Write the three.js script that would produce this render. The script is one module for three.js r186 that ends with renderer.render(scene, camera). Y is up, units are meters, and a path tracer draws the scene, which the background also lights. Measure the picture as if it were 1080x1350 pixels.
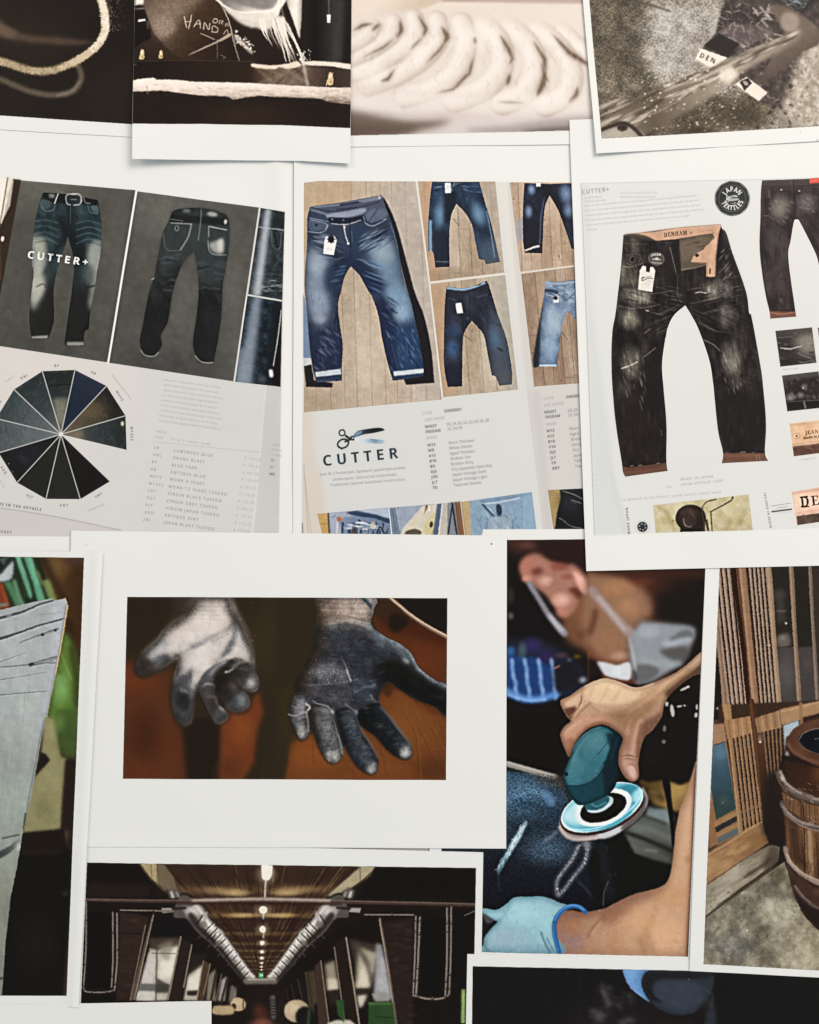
import * as THREE from 'three';
import { RectAreaLightUniformsLib } from 'three/addons/lights/RectAreaLightUniformsLib.js';
import { mergeVertices } from 'three/addons/utils/BufferGeometryUtils.js';

// ------------------------------------------------------------------ camera, light, exposure
RectAreaLightUniformsLib.init();
const U = 0.000543;                       // metres per board unit; an A4 print is 387 x 547 units
const X = (x) => (x - 540) * U, Z = (y) => (y - 675) * U;
const CAM = 0.62;                         // height of the camera over the table
const scene = new THREE.Scene();
scene.background = new THREE.Color(0.43, 0.455, 0.48);       // the dim room round the table
const camera = new THREE.PerspectiveCamera(2 * Math.atan((675 * U) / CAM) * 180 / Math.PI, 819 / 1024, 0.01, 50);
camera.position.set(0, CAM, 0);
camera.up.set(0, 0, -1);
camera.lookAt(0, 0, 0);
const renderer = new THREE.WebGLRenderer({ antialias: true });
renderer.toneMapping = THREE.LinearToneMapping;
renderer.toneMappingExposure = 1.12;
renderer.shadowMap.enabled = true;
function softbox(x, y, z, w, h, color, power, tx = 0, tz = 0) {
  const l = new THREE.RectAreaLight(color, power, w, h);
  l.position.set(x, y, z); l.lookAt(tx, 0, tz);
  scene.add(l);
}
softbox(1.7, 1.9, -1.9, 2.4, 1.5, 0xfff3e6, 6.7);           // window light beyond the top of the table
softbox(-1.9, 1.7, -1.5, 1.3, 1.1, 0xffead4, 3.0, -0.1, -0.1);   // warmer, weaker light from the other far corner

// ------------------------------------------------------------------ helpers
let seed = 11;
const rnd = () => { seed = (seed + 0x6d2b79f5) | 0; let t = Math.imul(seed ^ (seed >>> 15), 1 | seed); t = (t + Math.imul(t ^ (t >>> 7), 61 | t)) ^ t; return ((t ^ (t >>> 14)) >>> 0) / 4294967296; };
const rr = (a, b) => a + (b - a) * rnd();
const sm = (a, b, v) => { const t = Math.min(1, Math.max(0, (v - a) / (b - a))); return t * t * (3 - 2 * t); };
const canvas = (w, h) => { const c = document.createElement('canvas'); c.width = w; c.height = h; return c; };
const used = {};
const numbered = (n) => { const k = used[n] = (used[n] ?? -1) + 1; return k ? n + '_' + String(k).padStart(3, '0') : n; };

// grey noise tiles for grain, weave and mottling of the printed pictures
function noiseTile(n, octaves, contrast) {
  const c = canvas(n, n), g = c.getContext('2d'), im = g.createImageData(n, n), v = new Float32Array(n * n);
  let amp = 1;
  for (const q of octaves) {
    const m = Math.round(n / q), grid = Float32Array.from({ length: m * m }, () => rnd() - 0.5);
    for (let y = 0; y < n; y++) for (let x = 0; x < n; x++) {
      const fx = x / n * m, fy = y / n * m, ix = fx | 0, iy = fy | 0, a = fx - ix, b = fy - iy, s = a * a * (3 - 2 * a), t = b * b * (3 - 2 * b), jx = (ix + 1) % m, jy = (iy + 1) % m;
      v[y * n + x] += amp * ((grid[iy * m + ix] * (1 - s) + grid[iy * m + jx] * s) * (1 - t) + (grid[jy * m + ix] * (1 - s) + grid[jy * m + jx] * s) * t);
    }
    amp *= 0.62;
  }
  for (let i = 0; i < n * n; i++) { const k = Math.max(0, Math.min(255, 128 + v[i] * contrast)); im.data.set([k, k, k, 255], i * 4); }
  g.putImageData(im, 0, 0);
  return c;
}
const FINE = noiseTile(256, [1, 2], 200), CLOUD = noiseTile(256, [64, 32, 16, 8, 4, 2], 300), ROUGH = noiseTile(256, [8, 4, 2, 1], 300);

const field = (tile) => { const d = tile.getContext('2d').getImageData(0, 0, 256, 256).data, f = new Float32Array(65536); for (let i = 0; i < 65536; i++) f[i] = (d[i * 4] - 128) / 128; return f; };
const NF = [field(noiseTile(256, [16, 8, 4], 260)), field(noiseTile(256, [16, 8, 4], 260)), field(noiseTile(256, [4, 2, 1], 240)), field(CLOUD), field(noiseTile(256, [8, 4, 2], 260))];
const at = (f, x, y) => { const ix = Math.floor(x), iy = Math.floor(y), a = x - ix, b = y - iy, x0 = ix & 255, x1 = (ix + 1) & 255, y0 = (iy & 255) << 8, y1 = ((iy + 1) & 255) << 8; return (f[y0 + x0] * (1 - a) + f[y0 + x1] * a) * (1 - b) + (f[y1 + x0] * (1 - a) + f[y1 + x1] * a) * b; };

// A pen that draws on the canvas of one print. zoom() sets the units that the following strokes are given in.
class Pen {
  constructor(x0, y0, x1, y1, S, paper) {
    Object.assign(this, { x0, y0, x1, y1, S });
    this.cv = canvas(Math.round((x1 - x0) * S), Math.round((y1 - y0) * S));
    this.c = this.cv.getContext('2d');
    this.c.fillStyle = paper; this.c.fillRect(0, 0, this.cv.width, this.cv.height);
    this.c.lineCap = 'round'; this.c.lineJoin = 'round';
    this.zoom(0, 0, 1);
  }
  zoom(ox, oy, s) { this.k = this.S / s; this.c.setTransform(this.k, 0, 0, this.k, (ox - this.x0) * this.S, (oy - this.y0) * this.S); return this; }
  path(p, closed, smooth) {
    const c = this.c, n = p.length / 2, P = (i) => { i = closed ? (i + n) % n : Math.max(0, Math.min(n - 1, i)); return [p[i * 2], p[i * 2 + 1]]; };
    c.beginPath(); c.moveTo(p[0], p[1]);
    for (let i = 0; i < (closed ? n : n - 1); i++) {
      const a = P(i - 1), b = P(i), d = P(i + 1), e = P(i + 2);
      if (smooth && Math.abs(b[0] - d[0]) + Math.abs(b[1] - d[1]) > 0.03) c.bezierCurveTo(b[0] + (d[0] - a[0]) / 6, b[1] + (d[1] - a[1]) / 6, d[0] - (e[0] - b[0]) / 6, d[1] - (e[1] - b[1]) / 6, d[0], d[1]);
      else c.lineTo(d[0], d[1]);
    }
    if (closed) c.closePath();
  }
  set(b, a, op) { this.c.filter = b ? `blur(${b * this.k}px)` : 'none'; this.c.globalAlpha = a; this.c.globalCompositeOperation = op || 'source-over'; }
  reset() { this.set(0, 1); }
  near(p, m) {                                                                     // keeps the blur to the box round the shape
    let x0 = 1e9, y0 = 1e9, x1 = -1e9, y1 = -1e9; for (let i = 0; i < p.length; i += 2) { x0 = Math.min(x0, p[i]); x1 = Math.max(x1, p[i]); y0 = Math.min(y0, p[i + 1]); y1 = Math.max(y1, p[i + 1]); }
    m += 0.15 * Math.max(x1 - x0, y1 - y0) + 2 / this.k; this.c.save(); this.c.beginPath(); this.c.rect(x0 - m, y0 - m, x1 - x0 + 2 * m, y1 - y0 + 2 * m); this.c.clip();
  }
  blob(p, col, b = 0, a = 1, op) { this.near(p, b * 3); this.path(p, true, true); this.set(b, a, op); this.c.fillStyle = col; this.c.fill(); this.c.restore(); this.reset(); }      // smooth outline
  poly(p, col, b = 0, a = 1, op) { this.near(p, b * 3); this.path(p, true, false); this.set(b, a, op); this.c.fillStyle = col; this.c.fill(); this.c.restore(); this.reset(); }     // straight outline
  line(p, w, col, b = 0, a = 1, op) { this.near(p, b * 3 + w); this.path(p, false, true); this.set(b, a, op); this.c.strokeStyle = col; this.c.lineWidth = w; this.c.stroke(); this.c.restore(); this.reset(); }
  crease(p, w, col, b = 0, a = 1) {                                                                                                // a stroke pointed at both ends
    const n = p.length / 2, m = 14, q = [], l = [], r = []; for (let i = 0; i <= m; i++) { const t = i / m * (n - 1), k = Math.min(n - 2, t | 0), f = t - k; q.push(p[k * 2] + (p[k * 2 + 2] - p[k * 2]) * f, p[k * 2 + 1] + (p[k * 2 + 3] - p[k * 2 + 1]) * f); }
    for (let i = 0; i <= m; i++) { const j = Math.max(0, i - 1), k = Math.min(m, i + 1), dx = q[k * 2] - q[j * 2], dy = q[k * 2 + 1] - q[j * 2 + 1], d = Math.hypot(dx, dy) || 1, h = w / 2 * Math.sin(Math.PI * i / m); l.push(q[i * 2] - dy / d * h, q[i * 2 + 1] + dx / d * h); r.unshift(q[i * 2] + dy / d * h, q[i * 2 + 1] - dx / d * h); }
    this.blob([...l, ...r], col, b, a);
  }
  taper(p, w0, w1, col, b = 0, a = 1) {                                                                                            // a stroke that thins
    const n = p.length / 2, l = [], r = [];
    for (let i = 0; i < n; i++) {
      const j = Math.max(0, i - 1), k = Math.min(n - 1, i + 1), dx = p[k * 2] - p[j * 2], dy = p[k * 2 + 1] - p[j * 2 + 1], d = Math.hypot(dx, dy) || 1, w = (w0 + (w1 - w0) * i / (n - 1)) / 2;
      l.push(p[i * 2] - dy / d * w, p[i * 2 + 1] + dx / d * w); r.unshift(p[i * 2] + dy / d * w, p[i * 2 + 1] - dx / d * w);
    }
    this.blob([...l, ...r], col, b, a);
  }
  glow(x, y, rx, ry, col, a = 1, rot = 0, op) {
    const c = this.c; c.save(); c.translate(x, y); c.rotate(rot * Math.PI / 180); c.scale(rx, ry);
    const g = c.createRadialGradient(0, 0, 0, 0, 0, 1); g.addColorStop(0, col); g.addColorStop(0.45, col + 'a8'); g.addColorStop(0.75, col + '40'); g.addColorStop(1, col + '00');
    this.set(0, a, op); c.fillStyle = g; c.fillRect(-1, -1, 2, 2); c.restore(); this.reset();
  }
  oval(x, y, rx, ry, col, rot = 0, b = 0, a = 1, w = 0) {
    const c = this.c, R = Math.max(rx, ry); this.near([x - R, y - R, x + R, y + R], b * 3 + w); c.beginPath(); c.ellipse(x, y, rx, ry, rot * Math.PI / 180, 0, 7); this.set(b, a);
    if (w) { c.strokeStyle = col; c.lineWidth = w; c.stroke(); } else { c.fillStyle = col; c.fill(); } c.restore(); this.reset();
  }
  ramp(p, x0, y0, x1, y1, stops, smooth = true, b = 0) {                                                                           // outline filled with a colour ramp
    const g = this.c.createLinearGradient(x0, y0, x1, y1); stops.forEach((s, i) => g.addColorStop(i / (stops.length - 1), s));
    this.near(p, b * 3); this.path(p, true, smooth); this.set(b, 1); this.c.fillStyle = g; this.c.fill(); this.c.restore(); this.reset();
  }
  clip(p, draw, smooth = false) { this.c.save(); this.path(p, true, smooth); this.c.clip(); draw(); this.c.restore(); this.reset(); }
  grain(tile, a, size, rot = 0, sx = 1, op = 'overlay') {                                                                          // over what is clipped; size = tile width in units
    const c = this.c, t = c.createPattern(tile, 'repeat'), m = new DOMMatrix().rotate(rot).scale(size / 256 * sx, size / 256);
    t.setTransform(m); this.set(0, a, op); c.fillStyle = t; c.fillRect(-4000, -4000, 9000, 9000); this.reset();
  }
  text(s, x, y, h, col, deg = 0, o = {}) {
    const c = this.c; c.save(); c.translate(x, y); c.rotate(deg * Math.PI / 180); if (o.sx) c.scale(o.sx, 1);
    c.font = `${o.w || ''} ${h}px ${o.f || 'sans-serif'}`.trim(); c.letterSpacing = (o.sp || 0) + 'px'; c.textAlign = o.al || 'left'; if (o.b) { const L = c.measureText(s).width + h; c.beginPath(); c.rect(-L, -h * 1.3, 2 * L, h * 1.8); c.clip(); } this.set(o.b || 0, o.a ?? 1); c.fillStyle = col; c.fillText(s, 0, 0); c.restore(); this.reset();
  }
  // the print of a camera picture: outlines lose their drawn smoothness, tones break up, edges are crisped. polys: where the pictures are
  photo(polys, o = {}) {
    const S = this.S, w = this.cv.width, h = this.cv.height, mc = canvas(w, h), m = mc.getContext('2d');
    m.setTransform(S, 0, 0, S, -this.x0 * S, -this.y0 * S); m.filter = `blur(${1.2 * S}px)`; m.fillStyle = '#fff';
    for (const p of polys) { m.beginPath(); for (let i = 0; i < p.length; i += 2) m.lineTo(p[i], p[i + 1]); m.closePath(); m.fill(); }
    const M = m.getImageData(0, 0, w, h).data, im = this.c.getImageData(0, 0, w, h), src = Uint8ClampedArray.from(im.data), D = im.data;
    const wa = (o.warp ?? 1) * 0.55 * S, wb = (o.warp ?? 1) * 0.3 * S, n = (o.noise ?? 1) * 0.6, cc = o.contrast ?? 0.25, k1 = 9 / S, k2 = 22 / S, k3 = 40 / S, off = rnd() * 256;
    for (let y = 0; y < h; y++) for (let x = 0; x < w; x++) {
      const i = (y * w + x) * 4, a = M[i + 3] / 255; if (a < 0.02) continue;
      const u = x + off, q = a > 0.9 ? 1 : 0, X = x + q * (at(NF[0], u * k1, y * k1) * wa + at(NF[0], u * k2 + 50, y * k2) * wb), Y = y + q * (at(NF[1], u * k1, y * k1) * wa + at(NF[1], u * k2 + 90, y * k2) * wb);
      const ix = Math.max(0, Math.min(w - 2, X | 0)), iy = Math.max(0, Math.min(h - 2, Y | 0)), fx = Math.max(0, Math.min(1, X - ix)), fy = Math.max(0, Math.min(1, Y - iy)), j = (iy * w + ix) * 4, r = j + w * 4;
      const f = n * (0.06 * at(NF[2], u * k3, y * k3) + 0.03 * at(NF[4], u * k2 * 1.31 + y * 0.7, y * k2 * 1.31 - u * 0.7) + 0.06 * at(NF[3], u * k1 * 0.8 - y * 0.4, y * k1 * 0.8 + u * 0.4)), add = n * 3 * at(NF[2], u * k2 + 31, y * k2);
      const lum = (0.3 * src[j] + 0.59 * src[j + 1] + 0.11 * src[j + 2]) / 255, lift = 255 * cc * 4 * lum * (1 - lum) * (lum - 0.36);
      for (let c = 0; c < 3; c++) { const v = (src[j + c] * (1 - fx) + src[j + 4 + c] * fx) * (1 - fy) + (src[r + c] * (1 - fx) + src[r + 4 + c] * fx) * fy, g = Math.min(1, (255 - v) / 70); D[i + c] = v + a * (lift + g * (v * f + add)); }
    }
    if (o.sharp !== 0) {                                             // unsharp mask
      const t = canvas(w, h), tc = t.getContext('2d'), b = canvas(w, h), bc = b.getContext('2d'); const cut = new ImageData(Uint8ClampedArray.from(D), w, h); for (let i = 3; i < D.length; i += 4) cut.data[i] = M[i] > 127 ? 255 : 0; tc.putImageData(cut, 0, 0); bc.filter = `blur(${(o.radius ?? 1.6) * S}px)`; bc.drawImage(t, 0, 0);
      const B = bc.getImageData(0, 0, w, h).data, k = o.sharp ?? 0.35;
      for (let i = 0; i < D.length; i += 4) { const a = M[i + 3] / 255 * k; if (a > 0.4 * k) for (let c = 0; c < 3; c++) D[i + c] += (D[i + c] - B[i + c]) * a; }
    }
    this.c.setTransform(1, 0, 0, 1, 0, 0); this.c.putImageData(im, 0, 0); this.zoom(0, 0, 1);
  }
  rows(n, x, y, dx, dy, len, h, col, a, words) {                                                                                   // n lines of very small print
    const t = Math.atan2(-dx, dy) * 180 / Math.PI;
    for (let i = 0; i < n; i++) { let s = ''; while (s.length < len * rr(0.8, 1)) s += words[(rnd() * words.length) | 0] + ' '; this.text(s, x + dx * i, y + dy * i, h, col, t, { a }); }
  }
}

// ------------------------------------------------------------------ sheets of paper
const clipTo = (p, k, lim, keepAbove) => {                      // one Sutherland-Hodgman step on [x, y] points
  const out = [];
  for (let i = 0; i < p.length; i++) {
    const a = p[i], b = p[(i + 1) % p.length], ia = keepAbove ? a[k] >= lim : a[k] <= lim, ib = keepAbove ? b[k] >= lim : b[k] <= lim;
    if (ia) out.push(a);
    if (ia !== ib) { const t = (lim - a[k]) / (b[k] - a[k]); out.push([a[0] + (b[0] - a[0]) * t, a[1] + (b[1] - a[1]) * t]); }
  }
  return out;
};
const pairs = (f) => { const o = []; for (let i = 0; i < f.length; i += 2) o.push([f[i], f[i + 1]]); return o; };
const smoothPairs = (f, n = 4) => {                             // the outline that Pen.blob draws
  const p = pairs(f), m = p.length, o = [];
  for (let i = 0; i < m; i++) {
    const a = p[(i + m - 1) % m], b = p[i], d = p[(i + 1) % m], e = p[(i + 2) % m];
    if (Math.abs(b[0] - d[0]) + Math.abs(b[1] - d[1]) > 0.03) for (let j = 0; j < n; j++) { const t = j / n; o.push([0, 1].map((k) => 0.5 * (2 * b[k] + (d[k] - a[k]) * t + (2 * a[k] - 5 * b[k] + 4 * d[k] - e[k]) * t * t + (3 * b[k] - a[k] - 3 * d[k] + e[k]) * t * t * t))); }
  }
  return o;
};
function area(p) { let s = 0; p.forEach((a, i) => { const b = p[(i + 1) % p.length]; s += a[0] * b[1] - b[0] * a[1]; }); return s / 2; }

// A sheet (or a printed area of it) laid on the bent surface h(x, y) in mm, with uv measured on its own paper.
function layer(outline, s, lift, thick) {
  const pts = [], nor = [], uv = [], idx = [], E = 0.5;
  let poly = outline; if (area(poly) < 0) poly = [...poly].reverse();
  const put = (x, y, dy, side) => {
    const h = s.h(x, y), nx = -(s.h(x + E, y) - h) * 0.001 / (E * U), nz = -(s.h(x, y + E) - h) * 0.001 / (E * U), l = Math.hypot(nx, 1, nz);
    pts.push(X(x) - s.cx, h * 0.001 + dy, Z(y) - s.cz);
    if (side) nor.push(side[0], 0, side[1]); else { const f = dy < 0 ? -1 : 1; nor.push(nx / l * f, f / l, nz / l * f); }
    uv.push((x - s.pen.x0) / (s.pen.x1 - s.pen.x0), 1 - (y - s.pen.y0) / (s.pen.y1 - s.pen.y0));
    return pts.length / 3 - 1;
  };
  const xs = poly.map((q) => q[0]), ys = poly.map((q) => q[1]), C = s.cell;
  const face = (dy, flip) => {
    for (let gx = Math.floor(Math.min(...xs) / C) * C; gx < Math.max(...xs); gx += C) {
      const strip = clipTo(clipTo(poly, 0, gx, true), 0, gx + C, false);
      if (strip.length < 3) continue;
      for (let gy = Math.floor(Math.min(...ys) / C) * C; gy < Math.max(...ys); gy += C) {
        let q = clipTo(clipTo(strip, 1, gy, true), 1, gy + C, false);
        q = q.filter((a, i) => Math.hypot(a[0] - q[(i + 1) % q.length][0], a[1] - q[(i + 1) % q.length][1]) > 1e-6);
        if (q.length < 3 || Math.abs(area(q)) < 1e-5) continue;
        const at = q.map((a) => put(a[0], a[1], dy));
        for (const t of THREE.ShapeUtils.triangulateShape(q.map((a) => new THREE.Vector2(a[0], a[1])), [])) {
          const A = q[t[0]], B = q[t[1]], D = q[t[2]], ccw = (B[0] - A[0]) * (D[1] - A[1]) - (B[1] - A[1]) * (D[0] - A[0]) > 0;
          idx.push(...(ccw !== flip ? [at[t[0]], at[t[2]], at[t[1]]] : [at[t[0]], at[t[1]], at[t[2]]]));
        }
      }
    }
  };
  face(lift, false);
  if (thick) {
    face(-thick, true);
    poly.forEach((a, i) => {
      const b = poly[(i + 1) % poly.length], len = Math.hypot(b[0] - a[0], b[1] - a[1]), n = Math.max(1, Math.round(len / C)), side = [(b[1] - a[1]) / len, -(b[0] - a[0]) / len];
      for (let j = 0; j < n; j++) {
        const P = (t) => [a[0] + (b[0] - a[0]) * t, a[1] + (b[1] - a[1]) * t], p = P(j / n), q = P((j + 1) / n);
        const v = [put(...p, lift, side), put(...q, lift, side), put(...q, -thick, side), put(...p, -thick, side)];
        idx.push(v[0], v[1], v[2], v[0], v[2], v[3]);
      }
    });
  }
  const g = new THREE.BufferGeometry();
  g.setAttribute('position', new THREE.Float32BufferAttribute(pts, 3)); g.setAttribute('normal', new THREE.Float32BufferAttribute(nor, 3)); g.setAttribute('uv', new THREE.Float32BufferAttribute(uv, 2)); g.setIndex(idx);
  return g;
}
// all sheets follow the same gentle unevenness, in mm
const swell = (x, y) => 0.55 + 0.2 * Math.sin(x / 37 + 1.3 * Math.sin(y / 71)) * Math.sin(y / 53 + 0.7) + 0.16 * Math.sin(x / 83 - y / 61) + 0.08 * Math.sin(x / 19 + y / 27);
const PAPER = '#e9ebe8';
// thing: a print. parts: [name, label, outline, smooth?, [sub-parts]] in board units
function sheet(name, label, category, group, o, paint, parts) {
  const q = pairs(o.quad), xs = q.map((a) => a[0]), ys = q.map((a) => a[1]);
  const pen = new Pen(Math.min(...xs) - 2, Math.min(...ys) - 2, Math.max(...xs) + 2, Math.max(...ys) + 2, o.S || 1.7, o.paper || PAPER);
  paint(pen); 
  const cx = X((Math.min(...xs) + Math.max(...xs)) / 2), cz = Z((Math.min(...ys) + Math.max(...ys)) / 2);
  const lie = o.h || (() => 0), s = { h: (x, y) => lie(x, y) + swell(x, y), cx, cz, pen, cell: Math.min(16, o.cell || 16) };
  const map = new THREE.CanvasTexture(pen.cv); map.colorSpace = THREE.SRGBColorSpace; map.anisotropy = 8;
  const paper = new THREE.MeshPhysicalMaterial({ map, roughness: o.rough ?? 0.5, specularIntensity: o.spec ?? 0.35 });
  const ink = new THREE.MeshPhysicalMaterial({ map, roughness: o.inkRough ?? 0.4, specularIntensity: o.inkSpec ?? 0.22 });
  const t = new THREE.Group(); t.name = numbered(name); t.position.set(cx, o.layer * 0.00018 + 0.0002, cz);
  t.userData = { label, category }; if (group) t.userData.group = group;
  scene.add(t);
  const add = (n, g, m, parent, lab) => { const k = new THREE.Mesh(g, m); k.name = n; k.castShadow = k.receiveShadow = true; if (lab) k.userData.label = lab; parent.add(k); return k; };
  add('paper', layer(q, s, 0, 0.00009), paper, t);
  const lay = (list, parent, d) => { for (const [n, lab, out, smooth, kids] of list) { const k = add(n, layer(smooth ? smoothPairs(out) : pairs(out), s, d * 0.00003), ink, parent, lab); if (kids) lay(kids, k, d + 1); } };
  lay(parts || [], t, 1);
  return t;
}
const corner = (f) => {                                          // doubles the vertices where an outline turns sharply, so that smoothing keeps them
  const n = f.length / 2, o = []; for (let i = 0; i < n; i++) { const j = (i + n - 1) % n, k = (i + 1) % n, a = Math.atan2(f[i * 2 + 1] - f[j * 2 + 1], f[i * 2] - f[j * 2]), b = Math.atan2(f[k * 2 + 1] - f[i * 2 + 1], f[k * 2] - f[i * 2]), d = Math.abs(Math.atan2(Math.sin(b - a), Math.cos(b - a))); o.push(f[i * 2], f[i * 2 + 1]); if (d > 0.95) o.push(f[i * 2] + 0.01, f[i * 2 + 1]); } return o; };
const zo = (ox, oy, s, f) => f.map((v, i) => (i % 2 ? oy : ox) + v / s);     // outline measured on an enlargement -> board units

// ------------------------------------------------------------------ the surface under the prints
{
  const c = new Pen(0, 0, 256, 256, 2, '#e4dfd5'); c.grain(CLOUD, 0.12, 256, 0, 1, 'soft-light');
  const map = new THREE.CanvasTexture(c.cv); map.colorSpace = THREE.SRGBColorSpace; map.wrapS = map.wrapT = THREE.RepeatWrapping; map.repeat.set(6, 6);
  const g = new THREE.BoxGeometry(2.4, 0.03, 1.9), m = new THREE.Mesh(g, new THREE.MeshStandardMaterial({ map, roughness: 0.6 }));
  m.position.y = -0.015; m.name = 'tabletop'; m.receiveShadow = m.castShadow = true; m.userData = { kind: 'structure', label: 'white tabletop under the overlapping prints' };
  scene.add(m);
}

// ------------------------------------------------------------------ top row of prints
{
  const img = [-375, -235, 182, -205, 182, 165.3, -375, 128];
  sheet('photo_print', 'dark print of a fuzzy pale rope loop, above the page of belted dark jeans', 'photo print', 'photo prints laid out on the table',
    { quad: [-395, -262, 190, -230, 190, 182.5, -395, 149], layer: 3, cell: 30, S: 1.9 }, (p) => {
      p.clip(img, () => {
        p.poly(img, '#211b17');
        p.zoom(0, 0, 5.684);
        p.glow(900, 760, 420, 420, '#2c221f', 0.9); p.glow(250, 300, 420, 300, '#33291d', 0.6);
        p.blob([-30, 120, 60, 200, 220, 270, 420, 285, 640, 310, 720, 325, 560, 345, 300, 330, 120, 310, -30, 260], '#54463b', 14, 0.95);
        p.blob([-40, 150, 20, 190, 130, 250, 90, 290, -40, 240], '#665548', 14, 0.9);
        p.line([-40, 580, 60, 620, 200, 680, 350, 715, 480, 712, 560, 680, 610, 610, 605, 530, 570, 480], 44, '#6a5f50', 9, 0.85);
        p.line([430, 722, 540, 690, 600, 620], 18, '#81766a', 8, 0.7);
        for (let i = 0; i < 260; i++) { const x = 800 + rnd() * rnd() * 260, y = rnd() * 240; p.oval(x, y, rr(2, 5), rr(3, 7), '#8d7d74', 20, 1, rr(0.15, 0.6) * (1 - (x - 800) / 300)); }
        const R = [-40, 450, 60, 478, 150, 510, 250, 535, 350, 538, 430, 525, 520, 490, 600, 450, 680, 395, 740, 340, 785, 260, 795, 180, 785, 90, 755, -20];
        p.line(R, 62, '#857355', 6, 0.9); p.line(R, 40, '#a8977a', 5, 0.9);
        p.line([560, 470, 680, 395, 745, 335, 790, 250, 795, 170, 775, 70, 750, -20], 48, '#b9a88e', 4);
        p.line([770, 300, 800, 220, 800, 130, 780, 40, 765, -20], 40, '#e8dccb', 7, 0.9);
        const N = R.length / 2;
        for (let i = 0; i < 900; i++) {                                        // fuzz along the rope
          const t = rnd() * (N - 1), k = Math.min(N - 2, t | 0), f = t - k, x0 = R[k * 2], y0 = R[k * 2 + 1], x1 = R[k * 2 + 2], y1 = R[k * 2 + 3], dx = x1 - x0, dy = y1 - y0, l = Math.hypot(dx, dy), o = rr(-30, 30);
          const x = x0 + dx * f - dy / l * o, y = y0 + dy * f + dx / l * o, up = t / (N - 1), a = Math.atan2(dy, dx) + rr(-1.2, 1.2) + (o < 0 ? 0.9 : -0.9), q = rr(12, 30 + up * 16);
          p.line([x, y, x + Math.cos(a) * q * 0.6, y + Math.sin(a) * q * 0.6, x + Math.cos(a + 0.3) * q, y + Math.sin(a + 0.3) * q], rr(2.5, 5), up > 0.62 ? (rnd() < 0.5 ? '#efe6d8' : '#c9baa3') : up > 0.4 ? '#c2b192' : rnd() < 0.5 ? '#baa888' : '#8d7b5c', up > 0.5 ? 0.8 : 2, rr(0.4, 0.95));
        }
        });
      p.photo([img]);
    }, [['printed_photo', 'dark picture of a pale rope', img]]);
}
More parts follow.
